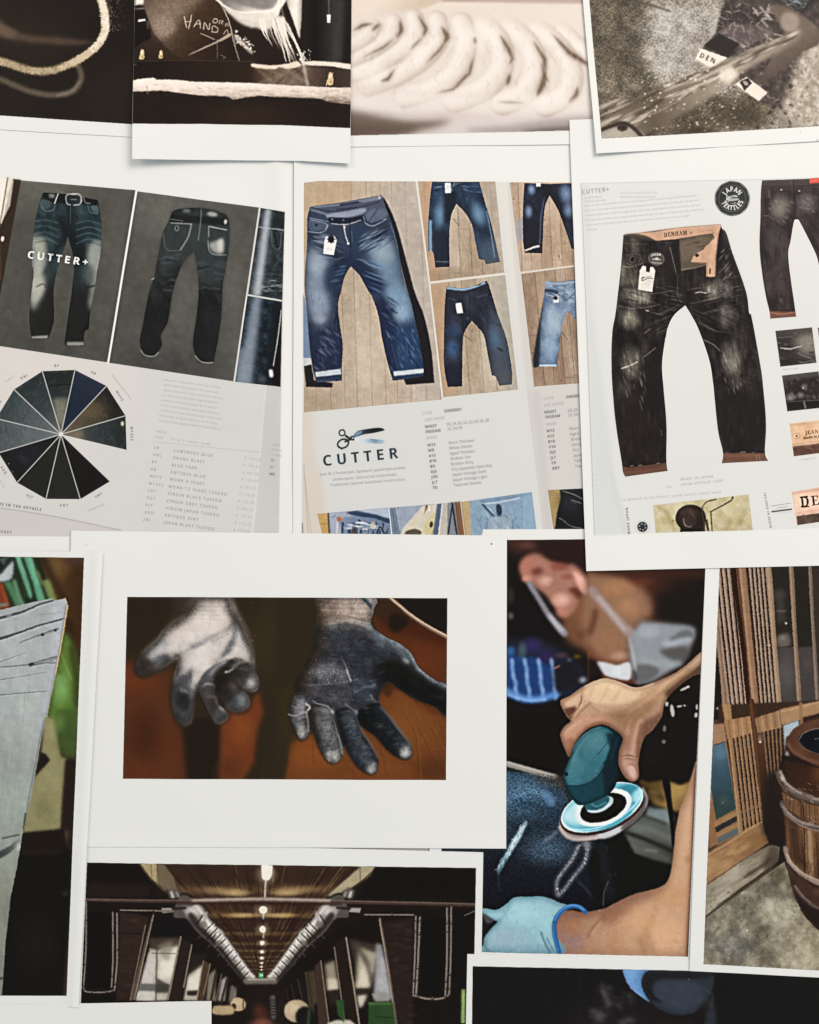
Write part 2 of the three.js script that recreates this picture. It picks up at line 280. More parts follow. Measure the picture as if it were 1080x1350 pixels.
{
  const img = [179, -182, 465, -182, 463.5, 60, 462.5, 172, 370, 167.5, 267, 166.3, 178, 168];
  sheet('photo_print', 'print of water pouring over a lettered leather apron, bottom edge curling up', 'photo print', 'photo prints laid out on the table',
    { quad: [179.5, -190, 465, -190, 462.5, 218.5, 400, 214.5, 300, 213, 178, 214], layer: 7, cell: 9, S: 2.2, h: (x, y) => sm(20, 200, y) * (3.8 * Math.pow(Math.max(0, (345 - x) / 168), 2) + 1.2 * Math.pow(Math.max(0, (x - 330) / 135), 2) + 0.5) }, (p) => {
      p.clip(img, () => {
        p.poly(img, '#251d18'); p.zoom(170, 0, 3.6);
        p.poly([-60, -700, 1200, -700, 1200, 0, -60, 0], '#3a322c'); 
        p.glow(300, 150, 420, 260, '#47352a', 0.9);
        p.ramp([840, -10, 1080, -10, 1080, 310, 850, 300], 840, 0, 1070, 0, ['#241f1c', '#191615', '#2a2726', '#3a3735', '#1b1817', '#22201f'], false, 4);
        p.poly([990, 0, 1030, 0, 1010, 300, 980, 300], '#4a4644', 14, 0.8);
        p.line([0, 20, 105, 18], 62, '#9c958c', 3); p.line([20, 42, 105, 36], 14, '#2a221d', 2); p.poly([38, 2, 100, -10, 100, 22, 40, 28], '#e9e4da', 2);
        p.poly([20, 60, 105, 52, 110, 190, 25, 240], '#17110f', 2); p.line([52, 106, 78, 103], 10, '#f2ede4', 1.5); p.line([92, 110, 96, 140], 12, '#574940', 3, 0.8);
        // leather apron
        p.ramp([95, -20, 420, -20, 470, 60, 500, 180, 540, 300, 300, 300, 200, 250, 150, 195, 110, 130], 100, 20, 480, 240, ['#65564b', '#6f5d50', '#483729', '#35271e', '#2b201a'], true, 3);
        p.blob([100, 90, 130, 30, 330, -20, 360, 30, 250, 100, 160, 190], '#86735f', 18, 0.6); p.blob([110, 100, 150, 190, 230, 150, 190, 90], '#9a8576', 10, 0.6);
        p.blob([400, 0, 440, 40, 480, 150, 400, 180, 300, 60], '#463427', 14, 0.6);
        p.line([95, 60, 108, 120, 155, 196], 5, '#7f6d60', 2, 0.7);
        p.clip([90, -20, 480, -20, 540, 300, 150, 300], () => p.grain(ROUGH, 0.08, 200, 30));
        // hand lettering
        const W = '#d8c6b4';
        p.line([266, 88, 278, 138], 5, W, 1, 0.85); p.line([302, 80, 288, 146], 5, W, 1, 0.85); p.line([272, 114, 300, 110], 4, W, 1, 0.8);
        p.line([312, 136, 336, 104, 344, 142], 5, W, 1, 0.8); p.line([320, 124, 345, 122], 4, W, 1, 0.8);
        p.line([358, 148, 364, 116, 382, 150, 388, 120], 5, W, 1, 0.8); p.line([398, 156, 402, 132, 424, 142, 422, 160, 398, 160], 5, W, 1, 0.75);
        p.line([402, 114, 408, 98, 424, 102, 420, 116, 404, 116], 4.5, W, 1, 0.75); p.line([432, 122, 436, 106, 450, 110, 440, 116, 448, 122], 4.5, W, 1, 0.7); p.line([462, 134, 464, 120, 474, 132, 474, 116], 4.5, W, 1, 0.6);
        p.line([452, 170, 470, 150, 474, 178], 5, W, 1, 0.6); p.line([345, 168, 410, 196], 5, W, 1.5, 0.7); p.taper([484, 172, 420, 208, 300, 265], 16, 4, '#b9a694', 2, 0.9);
        p.line([422, 195, 424, 290], 4, '#90806f', 2, 0.7); p.line([440, 270, 460, 280, 450, 288], 5, '#8d7d6d', 2, 0.7);
        // shaded folds beneath the water
        p.blob([480, 60, 620, 130, 740, 140, 800, 250, 800, 310, 560, 310, 500, 180], '#2b211b', 8, 0.95);
        p.ramp([410, -20, 730, -20, 720, 55, 700, 90, 620, 110, 540, 95, 480, 70, 440, 30], 500, -20, 620, 110, ['#76706c', '#9a9590', '#d9d2ca', '#efe9e0'], true, 3);
        p.blob([470, -20, 700, -20, 690, 40, 640, 55, 560, 40, 500, 15], '#79736f', 8, 0.9);
        p.line([415, 0, 460, 40, 520, 66, 620, 64, 700, 50, 716, 0], 9, '#f4eee5', 2.5, 0.95);
        p.blob([460, 45, 540, 70, 640, 68, 700, 70, 690, 130, 640, 150, 610, 140, 580, 138, 520, 110], '#d6cec4', 6, 0.92);
        p.line([440, 30, 478, 110, 500, 210, 525, 290, 550, 400], 4.5, '#a8988a', 1.2, 0.9); p.line([455, 50, 490, 150, 510, 230], 3, '#c6b8a9', 1, 0.8);
        for (let i = 0; i < 60; i++) { const x = rr(505, 605), y = 170 + (x - 505) * 0.7 + rr(-26, 40) * (1 - (x - 505) / 190); p.oval(x, y, rr(2, 6), rr(2, 6), '#e2d7ca', 0, 1, rr(0.4, 0.95)); }
        p.blob([505, 170, 530, 190, 590, 250, 580, 262, 540, 225, 510, 200], '#cfc3b6', 4, 0.75);
        for (let i = 0; i < 46; i++) { const x = rr(620, 735), e = rr(20, 170) * (0.3 + (x - 600) / 150); p.taper([x, rr(90, 130), x + 8 + e * 0.12, 130 + e * 0.5, x + 12 + e * 0.33, 130 + e], rr(6, 12), 1.5, '#e6ddd2', 1.4, rr(0.25, 0.85)); }
        for (const q of [[690, 110, 720, 190, 745, 290], [705, 100, 740, 200, 765, 295], [715, 90, 790, 210, 835, 330, 850, 410], [735, 95, 805, 230, 850, 340, 872, 412], [760, 130, 815, 260, 862, 400]]) p.taper(q, 7, 5, '#e9e1d6', 1.2, 0.85);
        for (let i = 0; i < 40; i++) p.oval(rr(800, 865), rr(240, 410), rr(2, 5), rr(3, 9), '#f3ece2', -20, 0.8, rr(0.4, 0.9));
        p.ramp([745, -20, 815, -20, 822, 60, 816, 150, 812, 190, 790, 130, 765, 60], 745, 0, 822, 0, ['#8b847d', '#d9d2c8', '#efe8de', '#9a918a'], true, 2.5);
        p.line([722, 0, 732, 70, 780, 180], 6, '#c9c0b6', 3, 0.6);
        p.poly([940, 76, 958, 76, 956, 116, 942, 114], '#f6f2ea', 1.5); p.line([950, 0, 950, 76], 5, '#8a8480', 2, 0.7);
        // trough
        p.ramp([10, 300, 600, 296, 600, 412, 10, 400], 10, 0, 600, 0, ['#1c1613', '#2b211b', '#33261d'], false, 2); p.line([10, 303, 330, 297, 600, 300], 3, '#4d3f35', 1.5, 0.8);
        p.ramp([585, 322, 820, 315, 1080, 330, 1080, 425, 590, 405], 590, 0, 1070, 0, ['#3b2b22', '#6b5848', '#79685a', '#57463b', '#3b302a', '#4a3d35'], false, 3);
        for (let i = 0; i < 14; i++) p.line([rr(600, 860), 330, rr(600, 870), 400], rr(6, 16), rnd() < 0.5 ? '#8b7a69' : '#35281f', 5, 0.5);
        p.blob([590, 310, 680, 318, 760, 308, 800, 298, 815, 320, 760, 334, 715, 326, 690, 336, 595, 328], '#dccdbb', 2.5); p.blob([845, 298, 960, 302, 1070, 318, 1070, 342, 960, 324, 850, 318], '#ddd2c5', 2.5);
        p.line([848, 322, 960, 330, 1070, 346], 5, '#1f1815', 3, 0.7);
        p.line([824, 290, 850, 412], 14, '#cfc4b7', 4, 0.55);
        for (const [x, y, s] of [[68, 270, 1], [157, 270, 0.8], [957, 384, 1.2]]) { p.blob([x - 12 * s, y + 22 * s, x - 9 * s, y - 5 * s, x - 4 * s, y - 26 * s, x + 8 * s, y - 22 * s, x + 12 * s, y + 4 * s, x + 9 * s, y + 22 * s], '#d3b98a', 1.6, 0.95); p.oval(x, y - 10 * s, 4 * s, 8 * s, '#f4e6c4', 10, 1); p.oval(x + 3, y + 12 * s, 3, 6, '#8a6f46', 0, 1); }
        p.line([25, 318, 42, 320], 6, '#57483c', 2); p.line([970, 355, 945, 388, 938, 416], 4, '#e8d6b0', 1, 0.8);
        p.ramp([10, 402, 120, 382, 140, 390, 230, 390, 330, 398, 560, 402, 760, 412, 960, 424, 1080, 432, 1080, 502, 960, 495, 900, 478, 760, 470, 640, 464, 560, 470, 500, 482, 470, 468, 330, 462, 170, 444, 10, 448], 0, 385, 0, 490, ['#efe5da', '#e2d6ca', '#cbbcae', '#8f7e70'], true, 2.5);
        p.clip([10, 385, 1080, 420, 1080, 500, 10, 460], () => p.grain(ROUGH, 0.2, 260, 0, 2));
        for (let i = 0; i < 26; i++) { const x = rr(20, 1060), y = 405 + x * 0.033 + rr(0, 42); p.line([x, y, x + rr(15, 60), y + rr(-3, 7)], rr(2, 5), rnd() < 0.6 ? '#9d8b7b' : '#f7efe5', 2, 0.55); }
        p.line([92, 418, 100, 462], 4, '#8d7d70', 1.5, 0.8);
        p.poly([-20, 460, 330, 474, 480, 492, 560, 482, 760, 484, 1080, 512, 1080, 660, -20, 660], '#261d18', 5); p.glow(560, 560, 320, 90, '#38291f', 0.8);
        });
      p.photo([img], { warp: 0.6 });
    }, [['printed_photo', 'dark picture of water pouring over a leather apron', img]]);
}
{
  const img = [440, -185, 758, -185, 782, 173, 454, 180.5];
  sheet('photo_print', 'pale print of thick cream rope coiled in soft rounded folds', 'photo print', 'photo prints laid out on the table',
    { quad: [425, -200, 775, -205, 790, 191, 440, 195], layer: 5, cell: 30 }, (p) => {
      p.clip(img, () => {
        p.poly(img, '#e9ddd1'); p.zoom(440, 0, 3);
        p.ramp([-40, -600, 1080, -600, 1080, 560, -40, 560], 0, 0, 0, 520, ['#e6d8ca', '#ece0d5', '#e9dfd8', '#dfd6d2', '#d6cdca'], false);
        p.ramp([60, -600, 420, -600, 430, 10, 330, 50, 200, 85, 60, 110], 100, -40, 220, 110, ['#e7d9c9', '#eaddcf', '#d4c1ae'], false, 3);
        p.poly([420, -20, 1000, -20, 1000, 22, 860, 26, 640, 18, 430, 14], '#b6a296', 5); p.line([440, 20, 640, 24, 1000, 30], 8, '#f3e9df', 5, 0.8);
        const tube = (a, w) => {                                                // one coil of rope: crown, flank and the gap beside it
          const o = (d, e) => a.map((v, i) => v + (i % 2 ? e : d));
          p.line(o(9, 5), w, '#7d6958', 5, 0.55); p.line(a, w, '#c3b1a2', 3); p.line(o(-5, -3), w * 0.86, '#d8cbc0', 6); p.line(o(-9, -6), w * 0.62, '#e9dfd6', 9); p.line(o(-13, -9), w * 0.3, '#f5eee8', 8, 0.9);
          for (let i = 0; i < 26; i++) { const k = (rnd() * (a.length / 2 - 1)) | 0, t = rnd(), u = rr(-0.4, 0.4) * w, x = a[k * 2] + (a[k * 2 + 2] - a[k * 2]) * t + u, y = a[k * 2 + 1] + (a[k * 2 + 3] - a[k * 2 + 1]) * t; p.line([x, y, x + rr(-8, 8), y + rr(10, 34)], rr(1.5, 4), rnd() < 0.5 ? '#f9f4ee' : '#b9a899', 2, 0.3); }
        };
        p.blob([60, 90, 400, 50, 1000, 60, 1040, 430, 60, 380], '#ddd1c7', 10, 0.9);
        for (const [a, w] of [[[900, 130, 985, 210, 1060, 300, 1080, 380], 70], [[800, 120, 890, 200, 935, 300, 905, 380, 830, 420], 86], [[690, 110, 765, 190, 790, 280, 745, 370, 660, 410], 92], [[590, 100, 650, 180, 655, 270, 590, 350, 470, 400], 92], [[500, 95, 515, 190, 480, 280, 390, 350, 270, 385], 84], [[405, 85, 408, 165, 345, 240, 240, 305, 130, 345], 74], [[315, 75, 320, 140, 255, 205, 150, 265, 50, 300], 66], [[235, 90, 225, 145, 150, 200, 50, 245], 58], [[160, 105, 130, 150, 50, 195], 46]]) tube(a, w);
        p.poly([60, 60, 1060, 40, 1060, 440, 60, 440], '#efe6df', 20, 0.42); for (const [x, y, rx, ry] of [[150, 300, 140, 60], [420, 380, 260, 50], [800, 410, 260, 50], [560, 150, 120, 70], [330, 200, 60, 80]]) p.glow(x, y, rx, ry, '#f6efe9', 0.75);
        p.poly([560, 20, 1000, 28, 990, 120, 860, 110, 700, 96, 560, 90], '#e6dbd1', 14, 0.85);
        for (const [a, w] of [[[262, 84, 268, 126, 244, 158], 16], [[330, 60, 366, 120, 352, 152], 13], [[425, 108, 450, 150, 436, 176], 20], [[75, 128, 115, 106, 160, 98], 13], [[150, 128, 185, 98], 12], [[185, 326, 215, 318, 245, 272], 13], [[655, 140, 690, 200, 706, 238], 16], [[700, 222, 706, 240, 690, 262], 9], [[696, 296, 690, 322, 684, 346], 16], [[785, 165, 832, 240, 834, 310], 14], [[834, 290, 826, 340, 800, 388], 24], [[862, 140, 930, 214, 1010, 268], 17], [[920, 206, 960, 232, 1010, 262], 14], [[964, 344, 956, 382, 925, 414], 13], [[552, 232, 536, 294, 470, 356], 12], [[556, 150, 560, 180], 9], [[400, 374, 470, 358, 510, 330], 8], [[640, 408, 760, 412], 6], [[110, 236, 200, 190, 240, 156], 8], [[300, 205, 352, 150], 7], [[360, 262, 420, 200, 446, 160], 9], [[820, 250, 832, 310, 850, 330], 9]]) { p.crease(a, w * 1.6, '#9a826f', 8, 0.5); p.crease(a, w * 0.85, '#4a382b', 3.5, 0.68); }
        for (let i = 0; i < 420; i++) { const x = rr(60, 1010), y = rr(90, 420); p.crease([x, y, x + rr(-10, 14), y + rr(8, 24), x + rr(-22, 16), y + rr(20, 50)], rr(2, 5), rnd() < 0.55 ? '#fbf7f2' : '#b7a596', 2.5, 0.3); }
        p.line([60, 330, 300, 372, 600, 380], 20, '#d8ccc6', 14, 0.6); p.line([70, 400, 420, 420, 900, 440, 1040, 420], 40, '#eae2de', 20, 0.7);
        p.blob([40, 450, 160, 458, 300, 480, 460, 474, 420, 500, 330, 522, 200, 538, 40, 556], '#5a4b41', 14, 0.85); p.blob([40, 500, 200, 505, 330, 508, 250, 545, 40, 556], '#5b4c43', 12, 0.8);
        p.blob([520, 520, 700, 500, 850, 478, 1040, 470, 1050, 530, 700, 545], '#8a7f79', 12, 0.6); p.blob([760, 520, 900, 505, 1050, 512, 1050, 540, 760, 540], '#5e5450', 7, 0.7);
        p.blob([160, 462, 300, 455, 480, 450, 640, 470, 480, 478, 330, 478], '#d2c6c0', 9, 0.6);
        });
      p.photo([img], { noise: 0.25, sharp: 0.1, contrast: 0, warp: 0.35 });
    }, [['printed_photo', 'pale picture of coiled cream rope', img]]);
}
{
  const img = [759, -190, 1302, -222, 1324, 154, 791.5, 186];
  sheet('photo_print', 'grey brown print of a water jet washing a dark heap of cloth', 'photo print', 'photo prints laid out on the table',
    { quad: [749, -214, 1318, -240, 1338, 173, 784.5, 205.5], layer: 11, cell: 24, S: 1.8, h: (x, y) => 1.6 * sm(870, 770, x) * sm(60, 190, y) + 0.3 }, (p) => {
      p.clip(img, () => {
        p.poly(img, '#857a6c'); p.zoom(740, 0, 3.176);
        p.ramp([0, -800, 1900, -800, 1900, 620, 0, 620], 100, 0, 1080, 0, ['#5f564a', '#6e6558', '#8d857b', '#8a8278', '#83796e', '#7d7368'], false);
        p.blob([110, -20, 330, -20, 340, 120, 350, 260, 380, 360, 300, 420, 160, 420, 130, 200], '#5a5145', 26, 0.9); p.blob([350, 60, 480, 20, 650, 60, 640, 220, 540, 300, 420, 340, 350, 260], '#a09b94', 24, 0.9);
        p.blob([150, 330, 330, 340, 420, 400, 300, 480, 160, 480], '#6d6353', 20, 0.7); p.blob([330, 420, 640, 400, 860, 440, 820, 540, 420, 590, 330, 580], '#4d4234', 22, 0.85);
        p.clip([100, -20, 900, -20, 900, 600, 160, 600], () => { p.grain(ROUGH, 0.22, 150); p.grain(CLOUD, 0.2, 240); });
        for (let i = 0; i < 700; i++) p.oval(rr(120, 640), rr(0, 560), rr(1, 3.4), rr(1, 3), rnd() < 0.55 ? '#b4ada1' : '#3c352b', 0, 0.6, rr(0.15, 0.65));
        p.line([200, 0, 300, 12, 400, 40, 450, 56], 9, '#4b4238', 3, 0.8);
        // heap of wet cloth
        const heap = [690, -30, 660, 60, 640, 150, 590, 205, 560, 250, 680, 290, 740, 340, 800, 400, 850, 440, 960, 500, 1090, 560, 1090, -30];
        p.poly(heap, '#453b37', 4); p.poly([1000, 200, 1100, 150, 1100, 560, 980, 540, 900, 470, 940, 380], '#a49a8c', 12);
        p.clip(heap, () => { p.grain(CLOUD, 0.25, 90, 20); p.glow(760, 140, 130, 120, '#2b2323', 0.7); });
        for (let i = 0; i < 150; i++) { const x = rr(660, 900), y = rr(20, 220); p.line([x, y, x + rr(-22, 22), y + rr(-8, 22), x + rr(-22, 30), y + rr(4, 34)], rr(3, 9), ['#8d807d', '#aea3a0', '#241d1c', '#2a2221', '#6a5d59'][(rnd() * 5) | 0], 2, 0.7); }
        for (let i = 0; i < 150; i++) { const x = rr(780, 1080), y = rr(180, 560); p.oval(x, y, rr(3, 14), rr(2, 8), x > 960 ? ['#c0b7a9', '#8f8578', '#d1c8ba', '#5c5147'][(rnd() * 4) | 0] : ['#2b2320', '#6d615b', '#8e827c', '#1f1917'][(rnd() * 4) | 0], rr(0, 180), 2, 0.6); }
        p.blob([880, -30, 1080, -30, 1050, 30, 1000, 60, 940, 30], '#272729', 3, 0.95); for (let i = 0; i < 30; i++) p.line([rr(900, 1030), rr(-10, 45), rr(910, 1030), rr(-10, 50)], 3, '#8b949a', 1.5, 0.5); p.line([1060, -10, 1000, 65], 8, '#16130f', 2, 0.9);
        p.blob([640, 170, 680, 120, 760, 110, 850, 120, 880, 150, 800, 190, 740, 215, 660, 190], '#7d7070', 6, 0.5);
        p.ramp([870, 40, 960, 50, 1060, 120, 1070, 190, 1000, 230, 920, 300, 820, 360, 880, 240, 930, 160], 870, 60, 1000, 300, ['#65574a', '#6b5d52', '#4a3e37'], true, 4);
        p.blob([930, 60, 985, 80, 980, 130, 940, 140, 910, 110], '#9a8c7e', 6, 0.8);
        // black and white tape on the cloth
        p.poly([590, 200, 655, 150, 740, 195, 690, 252], '#1c1614', 2); p.poly([578, 212, 690, 252, 640, 285, 605, 292, 552, 262], '#e6dccf', 1.8); p.poly([552, 262, 605, 292, 600, 282, 560, 258], '#a39687', 1.5);
        p.text('DEN', 570, 248, 30, '#3a302b', 24, { w: 'bold', b: 1.8, sp: 5 });
        p.poly([720, 360, 770, 330, 856, 396, 820, 432], '#e0d6c8', 1.8); p.poly([740, 352, 775, 334, 792, 356, 760, 388], '#2c2421', 1.5); p.oval(765, 356, 12, 8, '#a0948a', 40, 1);
        p.poly([640, 300, 720, 280, 740, 320, 690, 360, 650, 340], '#ddd3c2', 6, 0.9);
        // the jet
        p.ramp([1000, 130, 980, 175, 880, 240, 740, 320, 600, 430, 340, 570, 170, 590, 160, 510, 330, 430, 600, 310, 780, 220, 930, 160], 1000, 140, 200, 560, ['#7f7264', '#8d8072', '#9c9182', '#7e7262', '#5d5242', '#7b7060'], true, 8);
        p.c.globalAlpha = 1;
        for (let i = 0; i < 170; i++) { const t = rnd(), s = rr(-1, 1), x = 1000 - 830 * t, y = 140 + 390 * t + s * (12 + 70 * t), l = rr(40, 160); p.crease([x, y, x - l * 0.5, y + l * 0.25 + rr(-4, 4), x - l, y + l * 0.48], rr(5, 16), ['#d3c9ba', '#b5aa9b', '#3d332a', '#5d5145'][(rnd() * 4) | 0], 2.5, rr(0.25, 0.7)); }
        for (let i = 0; i < 130; i++) p.oval(rr(330, 760), rr(300, 560), rr(2, 7), rr(2, 5), '#d9cfc0', -25, 1.2, rr(0.2, 0.85));
        p.poly([655, 312, 705, 285, 735, 318, 700, 352, 660, 345], '#e2d8c8', 7, 0.85);
        p.blob([160, 550, 230, 525, 290, 540, 340, 585, 160, 600], '#a79d90', 4, 0.9); p.line([150, 560, 200, 540, 250, 525, 290, 540, 340, 590], 16, '#2a211b', 3, 0.95); p.oval(250, 545, 22, 14, '#2f2620', 0, 3);
        p.glow(560, 560, 120, 30, '#2e2419', 0.7); p.glow(740, 500, 130, 60, '#40362a', 0.6);
        p.zoom(0, 0, 1); p.poly(img, '#8a7a68', 0, 0.06);
      });
      p.photo([img], { contrast: 0.3, warp: 0.7 });
      p.oval(1075, 187, 0.9, 1, '#8d8374', 0, 0.3); p.oval(1053, 177, 0.6, 0.7, '#a89c8a', 0, 0.3);
    }, [['printed_photo', 'grey brown picture of a water jet', img, false, [['printed_tape', 'white tape with black letters in the picture', zo(740, 0, 3.176, [578, 212, 690, 252, 640, 285, 605, 292, 552, 262])]]]]);
}

// ------------------------------------------------------------------ catalogue page with the colour wheel
const denim = (p, out, base, o = {}) => p.clip(out, () => {
  p.blob(out, base); (o.shade || []).forEach((a) => p.blob(...a)); (o.glow || []).forEach((a) => p.glow(...a)); (o.lines || []).forEach((a) => p.line(...a));
  if (o.rim) p.line([...out, out[0], out[1]], o.rim[0], o.rim[1], o.rim[0] * 0.7, 0.4);
  p.grain(FINE, o.fine ?? 0.28, (o.weave || 1) * 130, 35, 1.6); p.grain(CLOUD, o.cloud ?? 0.22, (o.weave || 1) * 130, 75, 2);
}, true);
{
  const pa = zo(0, 235, 5.51, [40, 8, 995, 90, 790, 1340, -130, 1198, -130, 8]), pb = zo(140, 250, 4.32, [180, 12, 872, 104, 727, 1093, 20, 988]);
  const pc = zo(140, 250, 4.32, [882, 106, 1020, 132, 1006, 632, 810, 597]), pd = zo(140, 250, 4.32, [806, 606, 1005, 641, 996, 1125, 737, 1095]);
  const j1 = corner(zo(0, 235, 5.51, [320, 105, 500, 120, 715, 160, 740, 300, 742, 430, 735, 560, 710, 690, 695, 820, 660, 985, 650, 1090, 620, 1120, 612, 1215, 490, 1220, 475, 1190, 500, 1010, 530, 800, 540, 600, 498, 430, 470, 520, 420, 680, 395, 830, 400, 1000, 385, 1090, 355, 1165, 235, 1165, 218, 1050, 225, 900, 250, 690, 235, 620, 245, 440, 262, 300, 300, 150]));
  const j2 = corner(zo(140, 250, 4.32, [385, 125, 460, 108, 545, 108, 640, 128, 698, 170, 700, 330, 680, 460, 665, 560, 660, 700, 642, 840, 615, 985, 530, 985, 505, 925, 498, 860, 520, 700, 530, 560, 520, 440, 505, 350, 440, 420, 385, 570, 355, 750, 315, 830, 320, 890, 280, 950, 215, 945, 195, 870, 210, 780, 245, 600, 280, 480, 320, 270, 360, 180]));
  const cen = [457, 578], ring = [560, 100, 795, 220, 935, 440, 943, 693, 818, 927, 600, 1058, 347, 1056, 132, 935, -5, 715, -25, 460, 108, 245, 318, 110];
  const wedge = (i) => [...cen, ring[i * 2], ring[i * 2 + 1], ring[(i + 1) % 12 * 2], ring[(i + 1) % 12 * 2 + 1]], wz = (f) => zo(0, 470, 5.626, f);
  const list = ['LB|LUMINOUS BLUE', 'OBL|OKURA BLAST', 'BF|BLUE FADE', 'AB|ANTIQUE BLUE', 'WXYZ|WORN 9 YEARS', 'W12YS|WORN 12 YEARS TUXEDO', 'VBT|VIRGIN BLACK TUXEDO', 'VGT|VIRGIN GREY TUXEDO', 'VJT|VIRGIN JAPAN TUXEDO', 'ADD|ANTIQUE DIRT', 'JBL|JAPAN BLAST TUXEDO'];
  const WCOL = [['#2b3342', '#222c3d', '#28303f'], ['#24231f', '#4a4338', '#6b604f'], ['#2a2e2d', '#394043', '#5e584e'], null, ['#1d1b19', '#1f1d1b'], ['#2b2b29', '#2a2a28'], ['#282825', '#292926'], ['#1f1f20', '#25272b', '#1a1a1b'], ['#4b5558', '#5c6467', '#676d6f'], ['#394446', '#525b5e', '#646a6c'], ['#2d3536', '#3a4244', '#5f6366'], ['#262b2a', '#31383a', '#6e6a5f']];
  const WLAB = ['navy wedge', 'brown faded wedge', 'streaked grey wedge', '', 'plain black wedge', 'charcoal wedge', 'dark charcoal wedge', 'black wedge with specks', 'pale grey blue wedge', 'grey blue wedge', 'dark grey creased wedge', 'dark wedge with light tip'];
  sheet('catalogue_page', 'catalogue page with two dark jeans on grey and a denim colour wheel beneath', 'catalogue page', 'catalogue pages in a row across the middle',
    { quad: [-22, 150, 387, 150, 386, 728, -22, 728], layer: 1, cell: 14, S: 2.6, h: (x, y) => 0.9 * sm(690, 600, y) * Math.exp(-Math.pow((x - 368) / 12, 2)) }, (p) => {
      // the printed page: grey-white paper of the magazine
      const page = [8, 237, 376, 279.5, 368, 706, -22, 706, -22, 237];
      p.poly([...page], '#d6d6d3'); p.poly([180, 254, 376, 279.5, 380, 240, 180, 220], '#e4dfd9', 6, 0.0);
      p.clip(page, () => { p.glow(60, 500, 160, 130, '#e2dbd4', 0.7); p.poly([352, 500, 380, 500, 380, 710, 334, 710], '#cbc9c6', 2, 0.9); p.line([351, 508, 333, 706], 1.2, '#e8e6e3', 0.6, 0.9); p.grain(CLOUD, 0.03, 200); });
      p.zoom(0, 235, 5.51);
      p.clip([-200, -20, 1000, -20, 1000, 1400, -200, 1400], () => {
        p.poly([40, 8, 995, 90, 790, 1340, -130, 1200, -130, 8], '#504f49'); p.clip([40, 8, 995, 90, 790, 1340, -130, 1200, -130, 8], () => { p.glow(300, 60, 500, 260, '#66675c', 0.7); p.glow(880, 600, 240, 600, '#5b5a53', 0.6); p.glow(300, 1250, 500, 300, '#474641', 0.8); p.grain(CLOUD, 0.04, 500); });
        p.poly([-140, 0, 100, 0, 20, 330, -140, 330], '#efe9df'); p.poly([100, 8, 158, 14, 120, 230, 60, 560, 5, 850, -140, 1200, -140, 700, 20, 330], '#33281f', 3);
        p.line([62, 0, 30, 200, 8, 330], 11, '#7d6f5d', 3, 0.9); p.line([100, 20, 60, 140], 7, '#4d4234', 3); p.poly([72, 0, 105, 20, 80, 200, 20, 320, 50, 160], '#d7cec0', 4, 0.8); p.oval(24, 443, 11, 20, '#e9e0d2', 10, 3); p.line([0, 430, 5, 740], 14, '#6d4b38', 6, 0.6);
        p.oval(68, 990, 22, 26, '#5d5d58', 0, 5, 0.5, 6);
      });
      p.zoom(0, 0, 1); denim(p, j1, '#2b3a3e', { weave: 0.5, cloud: 0.3 });
      p.clip(j1, () => {
        p.zoom(0, 235, 5.51);
        p.poly([190, 700, 800, 800, 800, 1300, 190, 1300], '#1d1d1a', 90, 0.95); p.poly([200, 60, 800, 60, 800, 200, 600, 200, 290, 160], '#1a1b1b', 8, 0.4);
        p.blob([420, 280, 500, 330, 560, 400, 640, 540, 560, 640, 520, 520, 480, 480, 380, 560, 330, 620, 440, 450], '#15191a', 18, 0.95);
        p.blob([240, 430, 330, 440, 345, 560, 330, 700, 330, 800, 290, 900, 240, 960, 225, 840, 235, 600], '#a4a79c', 20, 0.95); p.blob([245, 720, 310, 730, 330, 800, 280, 880, 240, 900], '#b3b2a6', 14, 0.7);
        p.blob([660, 480, 740, 460, 740, 640, 700, 800, 670, 960, 650, 900, 680, 700, 640, 600], '#9a9d95', 16, 0.9); p.blob([620, 640, 690, 660, 680, 760, 630, 760], '#6d716c', 18, 0.6);
        for (let i = 0; i < 9; i++) { const y = 285 + i * 22; p.line([260, y + 10, 340, y, 430, y + 18 + i * 4], rr(5, 9), i % 2 ? '#54737b' : '#1f2d31', 4, 0.7); p.line([560, y + 20 + i * 3, 650, y + 6, 745, y + 34], rr(5, 9), i % 2 ? '#52707a' : '#22343a', 4, 0.7); }
        p.line([330, 700, 420, 520, 480, 440], 26, '#1b2224', 14, 0.7); p.line([630, 800, 690, 785], 12, '#1f211f', 4, 0.8); p.line([270, 790, 320, 770, 340, 800], 8, '#2e302c', 4, 0.7);
        p.line([500, 190, 508, 430], 8, '#152021', 3, 0.8); p.line([516, 200, 516, 330], 3, '#76919a', 1.5, 0.6);
        p.line([300, 190, 330, 240, 390, 235, 405, 200], 5, '#8ba3ab', 2, 0.6); p.line([640, 190, 660, 250, 715, 262], 5, '#8ba3ab', 2, 0.6); p.blob([300, 165, 350, 160, 380, 190, 340, 230, 300, 220], '#506068', 5, 0.6); p.blob([660, 210, 710, 200, 720, 250, 690, 255], '#62767e', 5, 0.6);
        p.poly([325, 105, 490, 118, 490, 190, 420, 185, 320, 150], '#151617', 3); p.poly([600, 140, 712, 158, 706, 200, 600, 190], '#151617', 3); p.poly([360, 112, 405, 118, 400, 150, 360, 145], '#8d9294', 7, 0.8);
        p.line([428, 112, 402, 186], 8, '#c9cbca', 2); p.line([600, 135, 596, 180], 5, '#bcbebd', 2, 0.9); p.line([612, 140, 625, 180, 660, 185], 6, '#9b9d9c', 2, 0.8);
        p.poly([235, 1150, 355, 1142, 350, 1166, 232, 1166], '#8f9089', 5); p.poly([490, 1190, 618, 1190, 612, 1222, 490, 1218], '#85867f', 5);
        p.line([650, 1050, 600, 1120], 10, '#0f100f', 4, 0.8);
      }, true);
